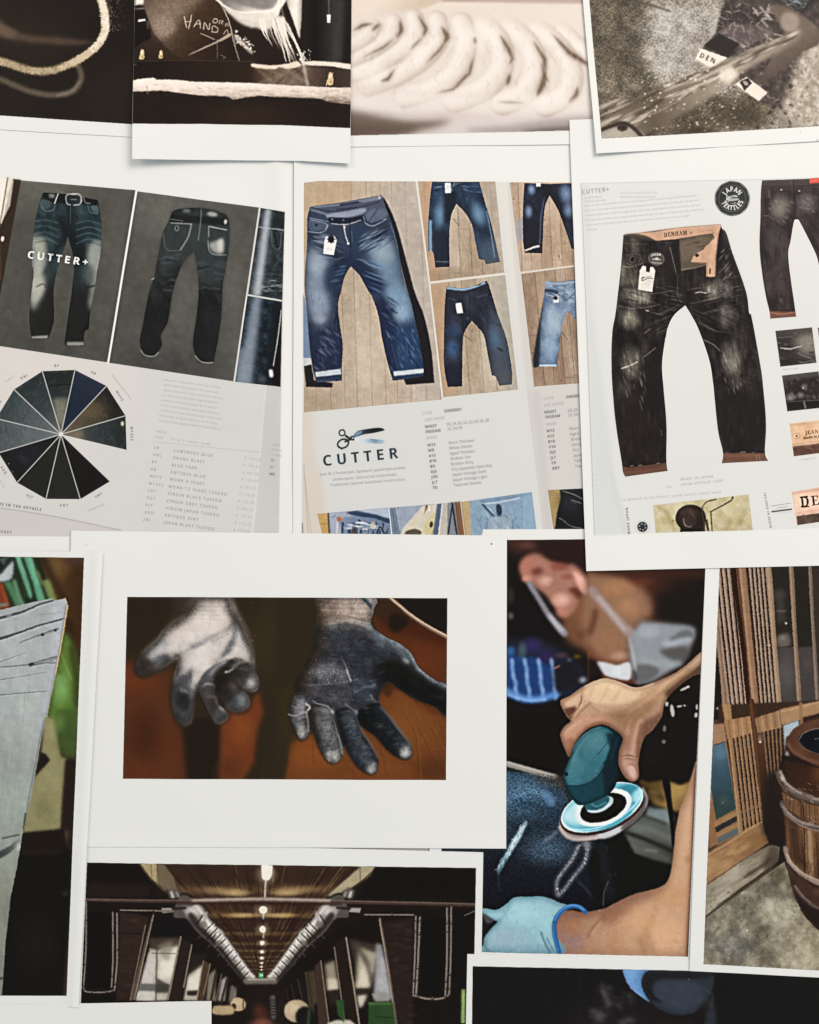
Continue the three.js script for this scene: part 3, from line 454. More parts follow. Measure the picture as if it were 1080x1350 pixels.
      p.zoom(0, 235, 5.51); p.c.lineWidth = 1; p.line([560, 118, 500, 120, 484, 140, 490, 185, 515, 196], 8, '#a5a7a5', 2.5); p.line([525, 118, 575, 118, 592, 140, 586, 190, 540, 198], 8, '#aeb0ae', 2.5); p.line([520, 158, 560, 158], 5, '#a5a6a2', 2, 0.8);
      p.text('CUTTER+', 201, 582, 74, '#f1f0ec', 7.5, { w: 'bold', sp: 15, b: 0.8, sx: 1.12 });
      p.zoom(140, 250, 4.32);
      const P2 = [180, 12, 872, 104, 727, 1093, 20, 988];
      p.poly(P2, '#52514c'); p.clip(P2, () => { p.glow(300, 120, 400, 260, '#67675f', 0.7); p.glow(460, 650, 160, 330, '#605f59', 0.7); p.glow(740, 600, 120, 460, '#5f5e58', 0.7); p.glow(300, 1020, 500, 170, '#424240', 0.8); p.grain(CLOUD, 0.05, 400); });
      p.zoom(0, 0, 1); p.blob(j2, '#262622', 2, 0.6); denim(p, j2, '#242626', { weave: 0.5, cloud: 0.3 });
      p.clip(j2, () => {
        p.zoom(140, 250, 4.32);
        p.blob([360, 150, 700, 160, 700, 400, 640, 560, 540, 520, 440, 420, 330, 500, 300, 400], '#3b4445', 22, 0.7);
        for (let i = 0; i < 34; i++) { const L = i % 2, x = L ? rr(300, 420) : rr(540, 660), y = rr(370, 600); p.line([x - 30, y + rr(-14, 14), x, y, x + 34, y + rr(-16, 16)], rr(5, 11), rnd() < 0.5 ? '#4d5859' : '#181b1b', 4, 0.6); }
        p.poly([180, 700, 700, 700, 700, 1000, 180, 1000], '#1c1d1d', 60, 0.8);
        p.poly([360, 140, 700, 165, 700, 205, 365, 185], '#141616', 5, 0.7); p.oval(460, 122, 24, 10, '#7a8080', 0, 6, 0.8); p.oval(606, 142, 30, 14, '#a4a7a4', 8, 6, 0.95); p.oval(682, 186, 9, 14, '#cfd0cb', 10, 3, 0.9);
        p.line([544, 112, 540, 190, 526, 290], 4, '#9a9c9a', 2.5, 0.85); p.line([370, 192, 488, 198], 5, '#a3a5a2', 2.5); p.line([488, 198, 470, 270, 425, 345], 6, '#9ea09d', 3); p.line([368, 170, 440, 180], 3, '#a1a4a2', 2, 0.8); p.line([330, 250, 345, 340, 425, 348], 3, '#8f9493', 2, 0.6);
        p.oval(405, 222, 11, 14, '#a9adab', 0, 2, 0.8, 4);
        p.line([586, 210, 586, 270], 5, '#a3a5a2', 2.6); p.line([590, 212, 690, 232], 5, '#bdbfbc', 2); p.line([582, 290, 590, 350, 620, 372, 685, 374], 4, '#b3b5b2', 2, 0.8); p.blob([590, 310, 640, 290, 665, 280, 670, 330, 660, 368, 610, 355], '#a8aaa6', 9, 0.9); p.blob([635, 300, 665, 285, 668, 350, 640, 350], '#d0cfca', 7, 0.7);
      }, true);
      p.zoom(140, 250, 4.32); p.line([262, 515, 275, 505], 4, '#c9c9c4', 1.5); p.line([200, 915, 225, 945, 275, 950, 300, 930], 6, '#8d8d87', 2); p.line([510, 948, 540, 980, 580, 988, 610, 985], 6, '#96968f', 2);
      // detail photographs at the fold
      const P3 = [882, 106, 1020, 132, 1006, 632, 810, 597], P4 = [806, 606, 1005, 641, 996, 1125, 737, 1095];
      p.poly(P3, '#2d3539'); p.clip(P3, () => {
        p.grain(FINE, 0.5, 120, 20); p.grain(CLOUD, 0.3, 160); p.poly([860, 100, 1030, 120, 1030, 150, 860, 126], '#20262a', 4); p.line([870, 215, 1020, 235], 5, '#a9b0b2', 2); p.poly([870, 160, 1030, 170, 1030, 225, 870, 205], '#1e2427', 6, 0.8); p.line([945, 240, 950, 320, 990, 340, 1000, 250], 5, '#79868b', 3, 0.7); p.line([965, 260, 970, 310], 12, '#12171a', 3, 0.8);
        for (let i = 0; i < 40; i++) { const x = rr(870, 1010), y = rr(520, 585); p.line([x, y, x + rr(10, 26), y + rr(-6, 8)], rr(3, 6), rnd() < 0.5 ? '#8d979a' : '#1a2124', 2, 0.7); } p.line([830, 475, 1010, 490], 4, '#56636a', 3, 0.7); p.line([885, 560, 1000, 545], 4, '#b5bcbc', 2, 0.7);
        p.poly([905, 110, 945, 115, 880, 620, 830, 610], '#a7b0b9', 12, 0.85); p.poly([915, 110, 938, 115, 880, 600, 855, 600], '#c2c9cf', 9, 0.5);
      });
      p.poly(P4, '#1f2a33'); p.clip(P4, () => {
        p.grain(FINE, 0.45, 120, 20); p.grain(CLOUD, 0.35, 140); p.poly([840, 600, 890, 610, 830, 1120, 745, 1110], '#8794a3', 14, 0.9); p.poly([740, 900, 800, 900, 790, 1120, 735, 1120], '#7f8c9b', 14, 0.7); p.poly([950, 640, 1010, 640, 1010, 1130, 900, 1130], '#14191d', 10, 0.8);
        p.poly([1003, 650, 1012, 640, 1000, 1130, 950, 1120, 955, 1010], '#16110d', 3); p.line([1000, 690, 980, 850, 955, 1005], 6, '#b9bbb9', 2); p.blob([930, 1030, 950, 1030, 955, 1065, 935, 1068], '#dfe2e2', 4); p.glow(890, 1080, 40, 30, '#5f6b74', 0.7);
      });
      p.line([175, 8, 14, 990], 11, '#f0eee8', 1.5); p.line([877, 104, 731, 1095], 7, '#dddcd8', 1.5); p.line([806, 601, 1008, 637], 6, '#d9d9d6', 1.5);
      // colour wheel
      p.zoom(0, 470, 5.626);
      for (let i = 0; i < 12; i++) {
        if (i === 3) continue;
        const w = wedge(i), m = [(w[2] + w[4]) / 2, (w[3] + w[5]) / 2], d = [m[0] - cen[0], m[1] - cen[1]], a = Math.atan2(d[1], d[0]);
        p.ramp(w, m[0], m[1], cen[0], cen[1], WCOL[i], false);
        p.clip(w, () => {
          if ([1, 2, 8, 9, 10, 11].includes(i)) for (let k = 0; k < 60; k++) { const t = rr(0.3, 1), s = rr(-0.27, 0.27), q = a + s, R = t * 500, bend = rr(14, 70); p.line([cen[0] + Math.cos(q) * R, cen[1] + Math.sin(q) * R, cen[0] + Math.cos(q + 0.05) * (R + 8) - Math.sin(a) * bend * 0.5, cen[1] + Math.sin(q + 0.05) * (R + 8) + Math.cos(a) * bend * 0.5, cen[0] + Math.cos(q) * (R + rr(-10, 20)) - Math.sin(a) * bend, cen[1] + Math.sin(q) * (R + rr(-10, 20)) + Math.cos(a) * bend], rr(2, 6), rnd() < 0.5 ? '#141818' : '#78827f', 2.5, 0.3 * t); }
          if (i === 1) p.glow(680, 400, 160, 110, '#6f5d45', 0.7); if (i === 11) { p.poly([395, 310, 510, 310, 480, 500, 430, 500], '#8d8874', 14, 0.7); p.line([350, 220, 540, 205], 6, '#151717', 3, 0.7); } if (i === 2) { p.oval(912, 498, 12, 18, '#c8c4a4', 0, 4); p.poly([500, 560, 620, 540, 620, 620, 500, 600], '#8d7c63', 16, 0.6); }
          if (i === 7) { p.line([150, 740, 200, 780], 30, '#3d4147', 16, 0.6); p.oval(70, 795, 4, 6, '#8e897d', 0, 1.5); p.oval(100, 855, 3, 4, '#8e897d', 0, 1.5); }
          p.grain(FINE, 0.25, 200);
        });
      }
      for (let i = 0; i < 12; i++) if (i !== 3 && i !== 4) p.line([...cen, ring[i * 2], ring[i * 2 + 1]], 8, '#b4b5b1', 1.5, 0.95);
      p.oval(cen[0], cen[1], 16, 16, '#dcdad4', 0, 4);
      const tag = (s, x, y, d) => p.text(s, x, y, 26, '#6d6b67', d, { sp: 6, b: 1.2, al: 'center', w: 'bold' });
      tag('BF', 428, 78, -4); tag('OBL', 190, 158, -28); tag('LB', 10, 345, -62); tag('AB', 695, 132, 26); tag('WXYZ', 885, 300, 58); tag('W12YS', 970, 575, 90); tag('VBT', 742, 1036, -32); tag('VGT', 482, 1112, -1); tag('VJT', 225, 1046, 24); tag('ADD', 26, 850, 58);
      p.text('selvage & wash', 655, 1150, 20, '#a19e9a', -21, { b: 1.2 }); p.text('washed & crinkled by hand', 830, 140, 19, '#a9a6a2', 52, { b: 1.2 }); p.text('broken in', 50, 195, 19, '#b0aca6', -38, { b: 1.2 }); p.text('resin coat', -10, 905, 19, '#b5a39a', 58, { b: 1.2 });
      p.text('IT IS IN THE DETAILS', -44, 1096, 29, '#5b5956', 8, { sp: 4, b: 1, w: 'bold' }); p.ramp([-120, 1105, 200, 1150, 520, 1205, 900, 1285, 900, 1330, -120, 1330], 0, 1130, 0, 1330, ['#cfccc8', '#d0cecb'], false, 1); p.line([-120, 1106, 200, 1150, 520, 1208, 900, 1288], 7, '#a6a39f', 3, 0.9);
      p.text('POCKET', -30, 1303, 26, '#5b5a58', 5, { sp: 5, b: 1, w: 'bold' });
      p.line([-120, 1328, 512, 1332], 3, '#bdb9b4', 1);
      // lists
      p.zoom(180, 490, 5.143);
      p.rows(9, 190, 60, -5, 34.5, 52, 19, '#8d8b88', 0.55, ['CUTTER', 'is', 'our', 'tailored', 'slim', 'fit', 'for', 'the', 'low', 'of', 'custom', 'fitting', 'edge', 'denim', 'makes', 'signature', 'pocket', 'repair', 'detail']);
      p.text('HOLD', 135, 412, 22, '#8b8986', 8, { sp: 4, b: 1, a: 0.8 }); p.text('CODE     STYLE & FABRIC NAME', 122, 448, 20, '#96938f', 8, { sp: 4, b: 1, a: 0.75 }); p.line([118, 475, 840, 548], 3, '#a9a7a4', 1.5, 0.8);
      list.forEach((s, i) => {
        const [a, b] = s.split('|'), y = 522 + i * 48.6, x = 120 - i * 7;
        p.text(a, x, y, 25, '#7f7d7a', 8, { sp: 6, b: 0.8 }); p.text(b, 254 - i * 7, y + 21, 27, '#858380', 8, { sp: 5, b: 0.8 }); p.text('€ ' + (109 + (i * 37) % 90) + ',95', 735 - i * 7.5, y + 70, 22, '#9a9895', 8, { sp: 4, b: 1, a: 0.8 });
      });
      p.rows(3, 925, 500, -5, 34, 6, 19, '#8d8b88', 0.7, ['CODE', 'ST', 'HO']); p.text('SB', 910, 608, 24, '#6f6d6a', 8, { b: 0.8 }); p.text('SV', 905, 655, 24, '#6f6d6a', 8, { b: 0.8 }); p.text('WA', 902, 700, 24, '#5f5d5a', 8, { b: 0.8, w: 'bold' });
      p.photo([pa, pb, pc, pd], { warp: 0.35, contrast: 0.1, sharp: 0.45, radius: 2.5 }); p.photo([0, 1, 2, 4, 5, 6, 7, 8, 9, 10, 11].map((i) => wz(wedge(i))), { warp: 0.15, noise: 0.8 });
    }, [
      ['printed_photo', 'grey picture of dark belted jeans seen from the front', pa, false, [['printed_jeans', 'belted jeans with bleached thighs', j1, true], ['lettering', 'white headline across the jeans', zo(0, 235, 5.51, [195, 505, 750, 580, 750, 670, 195, 595])]]],
      ['printed_photo', 'grey picture of black jeans seen from behind', pb, false, [['printed_jeans', 'black jeans with a bleached back pocket', j2, true]]],
      ['printed_photo', 'close picture of a denim pocket seam', pc], ['printed_photo', 'close picture of plain dark denim', pd],
      ...[0, 1, 2, 4, 5, 6, 7, 8, 9, 10, 11].map((i) => ['colour_wedge', WLAB[i], wz(wedge(i))]),
      ['text_block', 'faint paragraph of small print', zo(180, 490, 5.143, [185, 40, 890, 130, 850, 400, 140, 345])], ['text_block', 'list of denim washes in capitals', zo(180, 490, 5.143, [130, 490, 840, 560, 760, 1085, 40, 1010])],
    ]);
}

// ------------------------------------------------------------------ catalogue page with blue jeans on floorboards
{
  const F1 = (f) => zo(395, 235, 5.684, f), F2 = (f) => zo(395, 380, 5.684, f), F3 = (f) => zo(555, 235, 5.143, f), F4 = (f) => zo(565, 365, 5.143, f);
  const q1 = [401, 242, 420, 239.5, 548, 240, 565, 372, 583, 527, 401, 544], q2 = [551, 240, 653, 240, 665, 360, 567, 372], q3 = [567.5, 375, 666, 363, 683, 514, 584.5, 524], q4 = [672, 241, 760, 241, 760, 350, 686, 359], q5 = [687, 361.5, 766, 351, 766, 505.5, 704, 510];
  const big = corner([...F1([100, 215, 310, 187, 615, 132, 650, 230, 700, 360, 735, 500, 765, 680, 800, 830]), ...F2([840, 120, 870, 260, 905, 420, 930, 600, 930, 658, 870, 672, 700, 695, 660, 560, 620, 380, 590, 200, 545, 70]), ...F1([505, 830, 450, 730, 385, 662, 340, 740, 312, 850]), ...F2([290, 130, 305, 280, 325, 430, 318, 600, 320, 695, 130, 708, 100, 600, 75, 400, 55, 150]), ...F1([40, 840, 42, 700, 58, 500, 60, 310, 75, 245])]);
  const dark = corner([...F1([625, 140, 670, 220, 740, 400, 862, 850]), ...F2([930, 200, 985, 450, 1010, 710, 800, 725, 780, 680, 900, 560, 860, 260]), ...F1([800, 800, 720, 500, 640, 220])]);
  const jB = corner(F3([75, 28, 235, 30, 395, 28, 430, 150, 480, 330, 535, 570, 440, 588, 430, 558, 392, 552, 370, 440, 345, 320, 300, 240, 240, 178, 205, 260, 192, 400, 195, 605, 100, 610, 85, 510, 50, 495, 48, 340, 60, 160]));
  const jC = corner(F4([122, 70, 250, 80, 395, 30, 420, 90, 470, 260, 530, 430, 565, 640, 565, 730, 480, 740, 455, 680, 428, 670, 400, 520, 375, 400, 330, 340, 292, 300, 240, 390, 230, 520, 228, 745, 130, 748, 105, 600, 105, 400, 110, 200]));
  const jD = corner(F3([700, 36, 860, 40, 1030, 36, 1060, 40, 1060, 490, 1020, 480, 985, 370, 930, 220, 872, 120, 840, 200, 828, 350, 822, 512, 705, 510, 692, 420, 690, 250]));
  const jE = corner(F4([790, 30, 880, 35, 990, 22, 1060, 30, 1060, 250, 985, 290, 965, 250, 935, 240, 905, 330, 885, 480, 868, 610, 720, 612, 712, 590, 740, 400, 775, 200]));
  const e1 = zo(410, 640, 5.684, [48, 212, 583, 165, 605, 380, 90, 380]), e2 = zo(410, 640, 5.684, [588, 166, 1080, 125, 1125, 380, 612, 380]), e3 = zo(590, 630, 5.684, [104, 180, 632, 105, 672, 430, 138, 430]), e4 = zo(590, 630, 5.684, [752, 92, 1060, 76, 1060, 430, 800, 430]);
  const wood = (p, q, a, b, ang, w) => p.clip(q, () => {
    p.poly(q, a); let xs = q.filter((_, i) => i % 2 === 0), x0 = Math.min(...xs), x1 = Math.max(...xs), ys = q.filter((_, i) => i % 2), y0 = Math.min(...ys), y1 = Math.max(...ys), H = y1 - y0;
    for (let x = x0 - H * ang - w; x < x1 + w; x += w * rr(0.85, 1.15)) {
      const c = ['#ffffff', '#6b5540', '#8d7c6c', '#e9d9c4'][(rnd() * 4) | 0]; p.poly([x, y0, x + w, y0, x + w + H * ang, y1, x + H * ang, y1], c, 0.3, rr(0.03, 0.12)); p.line([x, y0, x + H * ang, y1], 0.8, b, 0.3, 0.75);
      const k = rr(0, 1); p.line([x + H * ang * k, y0 + H * k, x + w + H * ang * k, y0 + H * k], 0.7, b, 0.3, 0.5);
      for (let i = 0; i < 7; i++) { const t = rnd(), u = rr(0.1, 0.9); p.line([x + w * u + H * ang * t, y0 + H * t, x + w * (u + rr(-0.05, 0.05)) + H * ang * (t + 0.12), y0 + H * (t + 0.14)], rr(0.3, 0.9), rnd() < 0.5 ? b : '#f3e9da', 0.4, 0.25); }
      if (rnd() < 0.7) { const t = rnd(); p.oval(x + w * rr(0.3, 0.7) + H * ang * t, y0 + H * t, 0.9, 1.6, '#5b4a3a', 0, 0.5, 0.6); }
    }
    p.grain(FINE, 0.14, 60, 90, 6); p.grain(CLOUD, 0.1, 160, 90, 2);
  });
  const whisk = (p, n, x0, x1, y0, y1, sx, sy, c1, c2, w, b) => { for (let i = 0; i < n; i++) { const x = rr(x0, x1), y = rr(y0, y1), s = rr(0.6, 1.3); p.crease([x, y, x + sx * s * 0.5, y + sy * s * 0.5 + rr(-5, 5), x + sx * s, y + sy * s + rr(-4, 4)], rr(w * 0.8, w * 2.2), rnd() < 0.5 ? c1 : c2, b, rr(0.35, 0.85)); } };
  sheet('catalogue_page', 'catalogue page with large faded blue jeans on pale floorboards above a scissors emblem', 'catalogue page', 'catalogue pages in a row across the middle',
    { quad: [388, 150, 790, 150, 792, 728, 386.5, 728], layer: 2, cell: 16, S: 2.6, h: (x, y) => 0.8 * sm(690, 600, y) * sm(400, 388, x) + 0.3 * Math.exp(-Math.pow((x - 560) / 90, 2)) }, (p) => {
      p.poly([401, 241, 790, 241, 792, 703.5, 398, 703.5], '#d9dad8'); p.clip([401, 241, 790, 241, 792, 703.5, 398, 703.5], () => {
        p.poly([653, 235, 672, 235, 720, 710, 700, 560], '#dedcd6', 2); p.poly([668, 235, 800, 235, 800, 710, 720, 710, 690, 480], '#d3d1cd', 1.5); p.line([696, 515, 711, 648, 718, 706], 1.1, '#c1bfbb', 0.7, 0.9); p.poly([700, 515, 712, 515, 730, 706, 719, 706], '#c9c8c5', 2.5, 0.8);
        p.blob([395, 545, 412, 545, 416, 600, 428, 650, 426, 720, 395, 720], '#d8cfc4', 5, 0.9); p.line([401, 612, 404, 660, 407, 706], 0.9, '#a59c94', 0.5, 0.8); p.line([402, 630, 407, 670, 411, 706], 0.7, '#a89f98', 0.5, 0.8);
      });
      p.line([399, 690, 399.3, 703], 1.4, '#6d675f', 0.4, 0.9);
      wood(p, q1, '#b3a390', '#857361', 0.03, 18); p.clip(q1, () => { p.poly([395, 235, 468, 235, 450, 330, 400, 330], '#b39a78', 8, 0.7); p.poly([500, 235, 560, 235, 600, 540, 560, 540], '#aaa39d', 14, 0.6); p.glow(490, 460, 60, 90, '#c6b6a2', 0.5); p.glow(420, 535, 50, 20, '#9a8468', 0.6); });
      p.zoom(395, 380, 5.684); p.poly([35, 585, 90, 575, 110, 690, 250, 712, 245, 745, 50, 740], '#211f22', 3); p.poly([28, 40, 55, 150, 80, 400, 85, 525, 30, 525], '#6d819b', 3); p.line([55, 60, 70, 300, 84, 520], 8, '#3b4a63', 4, 0.7); p.poly([34, 525, 82, 524, 88, 572, 36, 582], '#bac0c6', 2);
      p.zoom(0, 0, 1); p.blob(dark, '#201d22', 0.5); p.line(F1([650, 210, 720, 400, 765, 640, 810, 850]), 2, '#17151a', 1, 0.8);
      denim(p, big, '#303a4c', { weave: 0.5, cloud: 0.25, fine: 0.3, rim: [3, '#1d2231'] });
      p.clip(big, () => {
        p.zoom(395, 235, 5.684);
        p.poly([60, 200, 700, 100, 760, 560, 60, 560], '#3a4357', 30, 0.7);
        p.blob([60, 560, 120, 530, 220, 620, 200, 760, 160, 860, 60, 860], '#8596a9', 34, 0.9); p.glow(135, 640, 90, 110, '#98a5b3', 0.8); p.blob([500, 460, 640, 440, 720, 560, 760, 760, 780, 860, 640, 860, 580, 680, 500, 560], '#6f8aa3', 30, 0.9); p.glow(630, 560, 110, 130, '#93a3ae', 0.9);
        p.blob([350, 640, 380, 560, 480, 640, 600, 760, 640, 860, 500, 860, 440, 740], '#232f4a', 16, 0.9); p.blob([200, 680, 340, 640, 370, 680, 320, 860, 210, 860], '#28344d', 20, 0.8); p.blob([380, 380, 500, 390, 480, 560, 400, 620, 330, 520], '#2d3c58', 18, 0.7);
        for (let i = 0; i < 22; i++) { const y = rr(410, 560), x = rr(60, 150); p.crease([x, y, x + 90, y + rr(14, 34), x + rr(130, 220), y + rr(40, 80)], rr(9, 22), i % 2 ? '#1c2232' : '#8390a4', 3.5, rr(0.5, 0.95)); const y2 = rr(400, 560), x2 = rr(430, 560); p.crease([x2, y2 + 20, x2 + 70, y2 - rr(10, 26), x2 + rr(120, 180), y2 - rr(40, 80)], rr(8, 20), i % 2 ? '#1b2438' : '#7f92a8', 3.5, rr(0.5, 0.95)); }
        whisk(p, 26, 400, 520, 600, 800, 160, 60, '#1c2740', '#6b8bab', 8, 4); whisk(p, 14, 220, 300, 600, 840, 100, -30, '#1c2740', '#54708f', 8, 4);
        p.blob([75, 235, 210, 290, 230, 340, 480, 300, 690, 270, 650, 190, 610, 130, 310, 185, 100, 215], '#4d5568', 6, 0.9);
        p.line([110, 220, 310, 200, 600, 145], 12, '#8b93a3', 4, 0.8); p.line([310, 205, 440, 184], 14, '#2a2d37', 3, 0.85); p.line([470, 184, 590, 160], 10, '#959cab', 4, 0.7); p.line([90, 240, 200, 275, 215, 300], 16, '#788397', 5, 0.8); p.line([100, 230, 260, 255, 480, 215, 600, 180], 9, '#2b303d', 4, 0.7); p.line([285, 240, 430, 225], 12, '#30343f', 3, 0.7);
        p.blob([210, 275, 370, 248, 490, 230, 485, 262, 380, 295, 230, 300], '#8e98aa', 5, 0.9); p.blob([225, 300, 380, 302, 480, 282, 490, 318, 370, 340, 240, 345], '#1f2533', 3, 0.95); p.oval(247, 312, 8, 9, '#6b7382', 0, 2); p.oval(330, 318, 8, 9, '#565e6e', 0, 2);
        p.line([240, 345, 330, 352, 380, 345, 460, 318], 7, '#b9b6b4', 2, 0.9); p.line([332, 352, 345, 430, 366, 490], 8, '#cdc6be', 2, 0.95); p.oval(366, 492, 9, 9, '#d9d3c8', 0, 2); p.oval(338, 372, 8, 8, '#d2c9bd', 0, 2); p.line([378, 320, 384, 480, 380, 600], 6, '#16202f', 3, 0.8); p.line([392, 400, 396, 480], 4, '#6b8bab', 2, 0.7);
        p.blob([500, 270, 560, 230, 640, 240, 660, 290, 600, 330, 530, 350, 500, 320], '#5f6b80', 8, 0.8); p.line([480, 290, 500, 345, 560, 360, 650, 310], 7, '#9aa6b6', 2.5, 0.85); p.line([490, 320, 540, 345, 620, 320], 10, '#1d2433', 4, 0.8); p.line([520, 330, 590, 230], 9, '#2a3345', 4, 0.6);
        p.blob([78, 310, 200, 340, 205, 380, 130, 400, 75, 390], '#535f74', 4, 0.8); p.oval(128, 355, 10, 10, '#14171f', 0, 3); p.line([85, 315, 200, 345, 195, 385], 5, '#99a3b1', 2, 0.7); p.line([70, 405, 150, 412, 200, 390, 215, 350], 6, '#a9b1bd', 2, 0.8); p.line([75, 300, 220, 330], 6, '#a5adba', 2, 0.6);
        p.line([680, 340, 730, 500, 760, 640, 800, 850], 5, '#7c8da2', 2, 0.6);
        p.zoom(395, 380, 5.684);
        p.poly([60, 300, 340, 280, 340, 720, 90, 720], '#272e47', 40, 0.9); p.blob([70, 20, 200, 20, 220, 160, 180, 280, 120, 270, 80, 160], '#8b99ac', 30, 0.95); p.glow(150, 230, 70, 50, '#8f97aa', 0.7); whisk(p, 20, 120, 220, 290, 480, 80, 70, '#1d2439', '#56637c', 8, 4);
        p.blob([640, 20, 790, 10, 850, 150, 830, 260, 740, 270, 690, 160], '#7a98b3', 30, 0.95); p.glow(760, 190, 70, 80, '#93abc0', 0.7); p.poly([640, 280, 900, 270, 940, 700, 700, 720], '#2a4468', 30, 0.85); p.blob([580, 100, 660, 120, 720, 400, 730, 700, 650, 700], '#222b45', 16, 0.85); whisk(p, 26, 600, 680, 60, 280, 70, 40, '#18203a', '#44597b', 8, 4); whisk(p, 16, 760, 880, 290, 560, 10, 60, '#1f3456', '#4a6a90', 7, 4);
        whisk(p, 40, 70, 300, 300, 600, 60, 50, '#1b2138', '#6d7a92', 6, 4); whisk(p, 40, 640, 900, 280, 600, 40, 60, '#182c4a', '#5f80a5', 6, 4); for (let i = 0; i < 260; i++) { const x = rr(60, 940), y = rr(0, 720); p.crease([x, y, x + rr(-6, 6), y + rr(14, 34), x + rr(-10, 10), y + rr(30, 70)], rr(3, 6), rnd() < 0.5 ? '#9fb3c6' : '#141b2e', 2, 0.22); }
        p.line([690, 420, 735, 600], 5, '#4f678a', 2, 0.6); p.poly([100, 620, 330, 590, 330, 730, 110, 730], '#33415a', 6, 0.6); p.poly([690, 630, 940, 590, 940, 680, 700, 710], '#2a3b52', 6, 0.7); p.line([120, 700, 320, 690], 8, '#566274', 3, 0.7);
        p.poly([120, 630, 310, 605, 314, 645, 124, 668], '#bfc6cf', 3); p.poly([704, 626, 930, 604, 934, 636, 708, 660], '#c3cbd4', 3); p.line([150, 645, 300, 625], 5, '#98a2b0', 3, 0.6); p.oval(280, 690, 9, 9, '#20283a', 0, 2);
      }, true);
      p.zoom(395, 235, 5.684); p.poly([200, 440, 262, 434, 280, 470, 258, 580, 178, 568, 188, 470], '#e5e6e4', 2); p.oval(238, 460, 24, 28, '#22242a', 0, 3); for (let i = 0; i < 8; i++) { const a = i * 0.785; p.line([238, 460, 238 + Math.cos(a) * 32, 460 + Math.sin(a) * 32], 6, '#22242a', 2); } p.line([205, 530, 250, 536], 3, '#a7a9ab', 1.5, 0.7);
      p.oval(600, 150, 10, 14, '#aeb3bb', 0, 3);
      // smaller pictures
      p.zoom(0, 0, 1);
      wood(p, q2, '#ad9a86', '#7c6956', 0.05, 15); p.clip(q2, () => { p.poly([545, 235, 575, 235, 585, 375, 560, 375], '#b18e6e', 5, 0.7); p.poly([630, 235, 660, 235, 672, 365, 650, 365], '#aaa398', 6, 0.6); p.glow(590, 365, 40, 16, '#8a745e', 0.6); });
      denim(p, jB, '#2b3a50', { weave: 0.4, rim: [2, '#1b202b'] });
      p.clip(jB, () => { p.zoom(555, 235, 5.143); p.poly([60, 380, 200, 380, 200, 620, 60, 620], '#262936', 30, 0.95); p.poly([380, 420, 540, 400, 540, 600, 390, 600], '#4b5a6c', 30, 0.8); p.glow(130, 250, 55, 130, '#6d93b5', 0.95, 4); p.glow(390, 250, 60, 110, '#6f97b4', 0.95, -20); p.blob([170, 100, 240, 100, 240, 180, 190, 300, 160, 300], '#1d222e', 12, 0.9); whisk(p, 16, 70, 200, 50, 100, 60, -10, '#1b2433', '#6c839a', 6, 3); whisk(p, 12, 250, 380, 50, 110, 60, 10, '#1f2b3d', '#5d7c98', 6, 3); p.poly([52, 290, 76, 290, 80, 515, 52, 500], '#7fa0bd', 5, 0.9); p.line([78, 310, 78, 510], 4, '#1a1f2a', 2); p.oval(66, 508, 12, 10, '#d9dde0', 0, 3); p.line([445, 230, 475, 380, 500, 540], 6, '#8ea9bf', 2.5, 0.8); p.poly([490, 330, 540, 570, 440, 590, 430, 560, 500, 545], '#50565c', 4, 0.7); p.line([100, 570, 190, 572], 4, '#8c99a5', 2, 0.8); p.line([215, 30, 225, 110], 6, '#10151e', 3, 0.7); p.line([225, 30, 220, 60], 5, '#c8b89a', 2, 0.7); }, true);
      p.zoom(555, 235, 5.143); p.poly([162, 36, 202, 36, 204, 104, 164, 106], '#dfe1df', 2); p.line([172, 60, 195, 60], 4, '#8e9194', 2, 0.8); p.line([172, 76, 195, 76], 3, '#a0a3a5', 2, 0.8); p.line([220, 280, 262, 330], 6, '#6b5c4c', 2, 0.7); p.line([248, 200, 260, 330], 4, '#7c6a58', 2, 0.7);
      p.zoom(0, 0, 1); wood(p, q3, '#ad9d88', '#7f6d5a', 0.08, 17); p.clip(q3, () => { p.poly([560, 370, 590, 370, 600, 530, 575, 530], '#b18f70', 5, 0.7); p.poly([642, 360, 670, 360, 690, 520, 668, 520], '#aaa69b', 6, 0.8); });
      denim(p, jC, '#2e3340', { weave: 0.4, rim: [2, '#1e212a'] });
      p.clip(jC, () => { p.zoom(565, 365, 5.143); p.poly([420, 260, 540, 260, 580, 750, 420, 750], '#4b5460', 26, 0.9); p.glow(165, 490, 55, 80, '#3d5f8d', 0.95); p.glow(170, 370, 60, 70, '#2f486d', 0.7); p.glow(450, 420, 50, 120, '#4b6888', 0.9, -12); p.poly([100, 600, 235, 590, 235, 760, 110, 760], '#222531', 20, 0.9); p.line([130, 80, 250, 88, 380, 45], 16, '#8fb0c8', 3, 0.95); p.line([240, 68, 350, 52], 10, '#1b2028', 3, 0.9); p.line([130, 102, 250, 108, 390, 65], 16, '#2b2e35', 4, 0.9); p.line([130, 150, 180, 160, 190, 180], 4, '#5c6573', 2, 0.7); p.line([330, 140, 400, 122], 4, '#626c7a', 2, 0.6); p.line([275, 120, 282, 290], 5, '#1c1f26', 3, 0.8); whisk(p, 20, 120, 500, 200, 500, 40, 20, '#232733', '#56677e', 5, 4); p.poly([450, 640, 570, 640, 575, 745, 470, 745], '#525459', 8, 0.7); }, true);
      p.zoom(565, 365, 5.143); p.poly([182, 184, 222, 178, 234, 246, 194, 252], '#e6e8e6', 2); p.line([195, 205, 220, 202], 4, '#a5a8aa', 2, 0.7); p.line([240, 395, 295, 440], 6, '#6b5c4c', 2, 0.7); p.line([275, 340, 300, 450], 4, '#7c6a58', 2, 0.6);
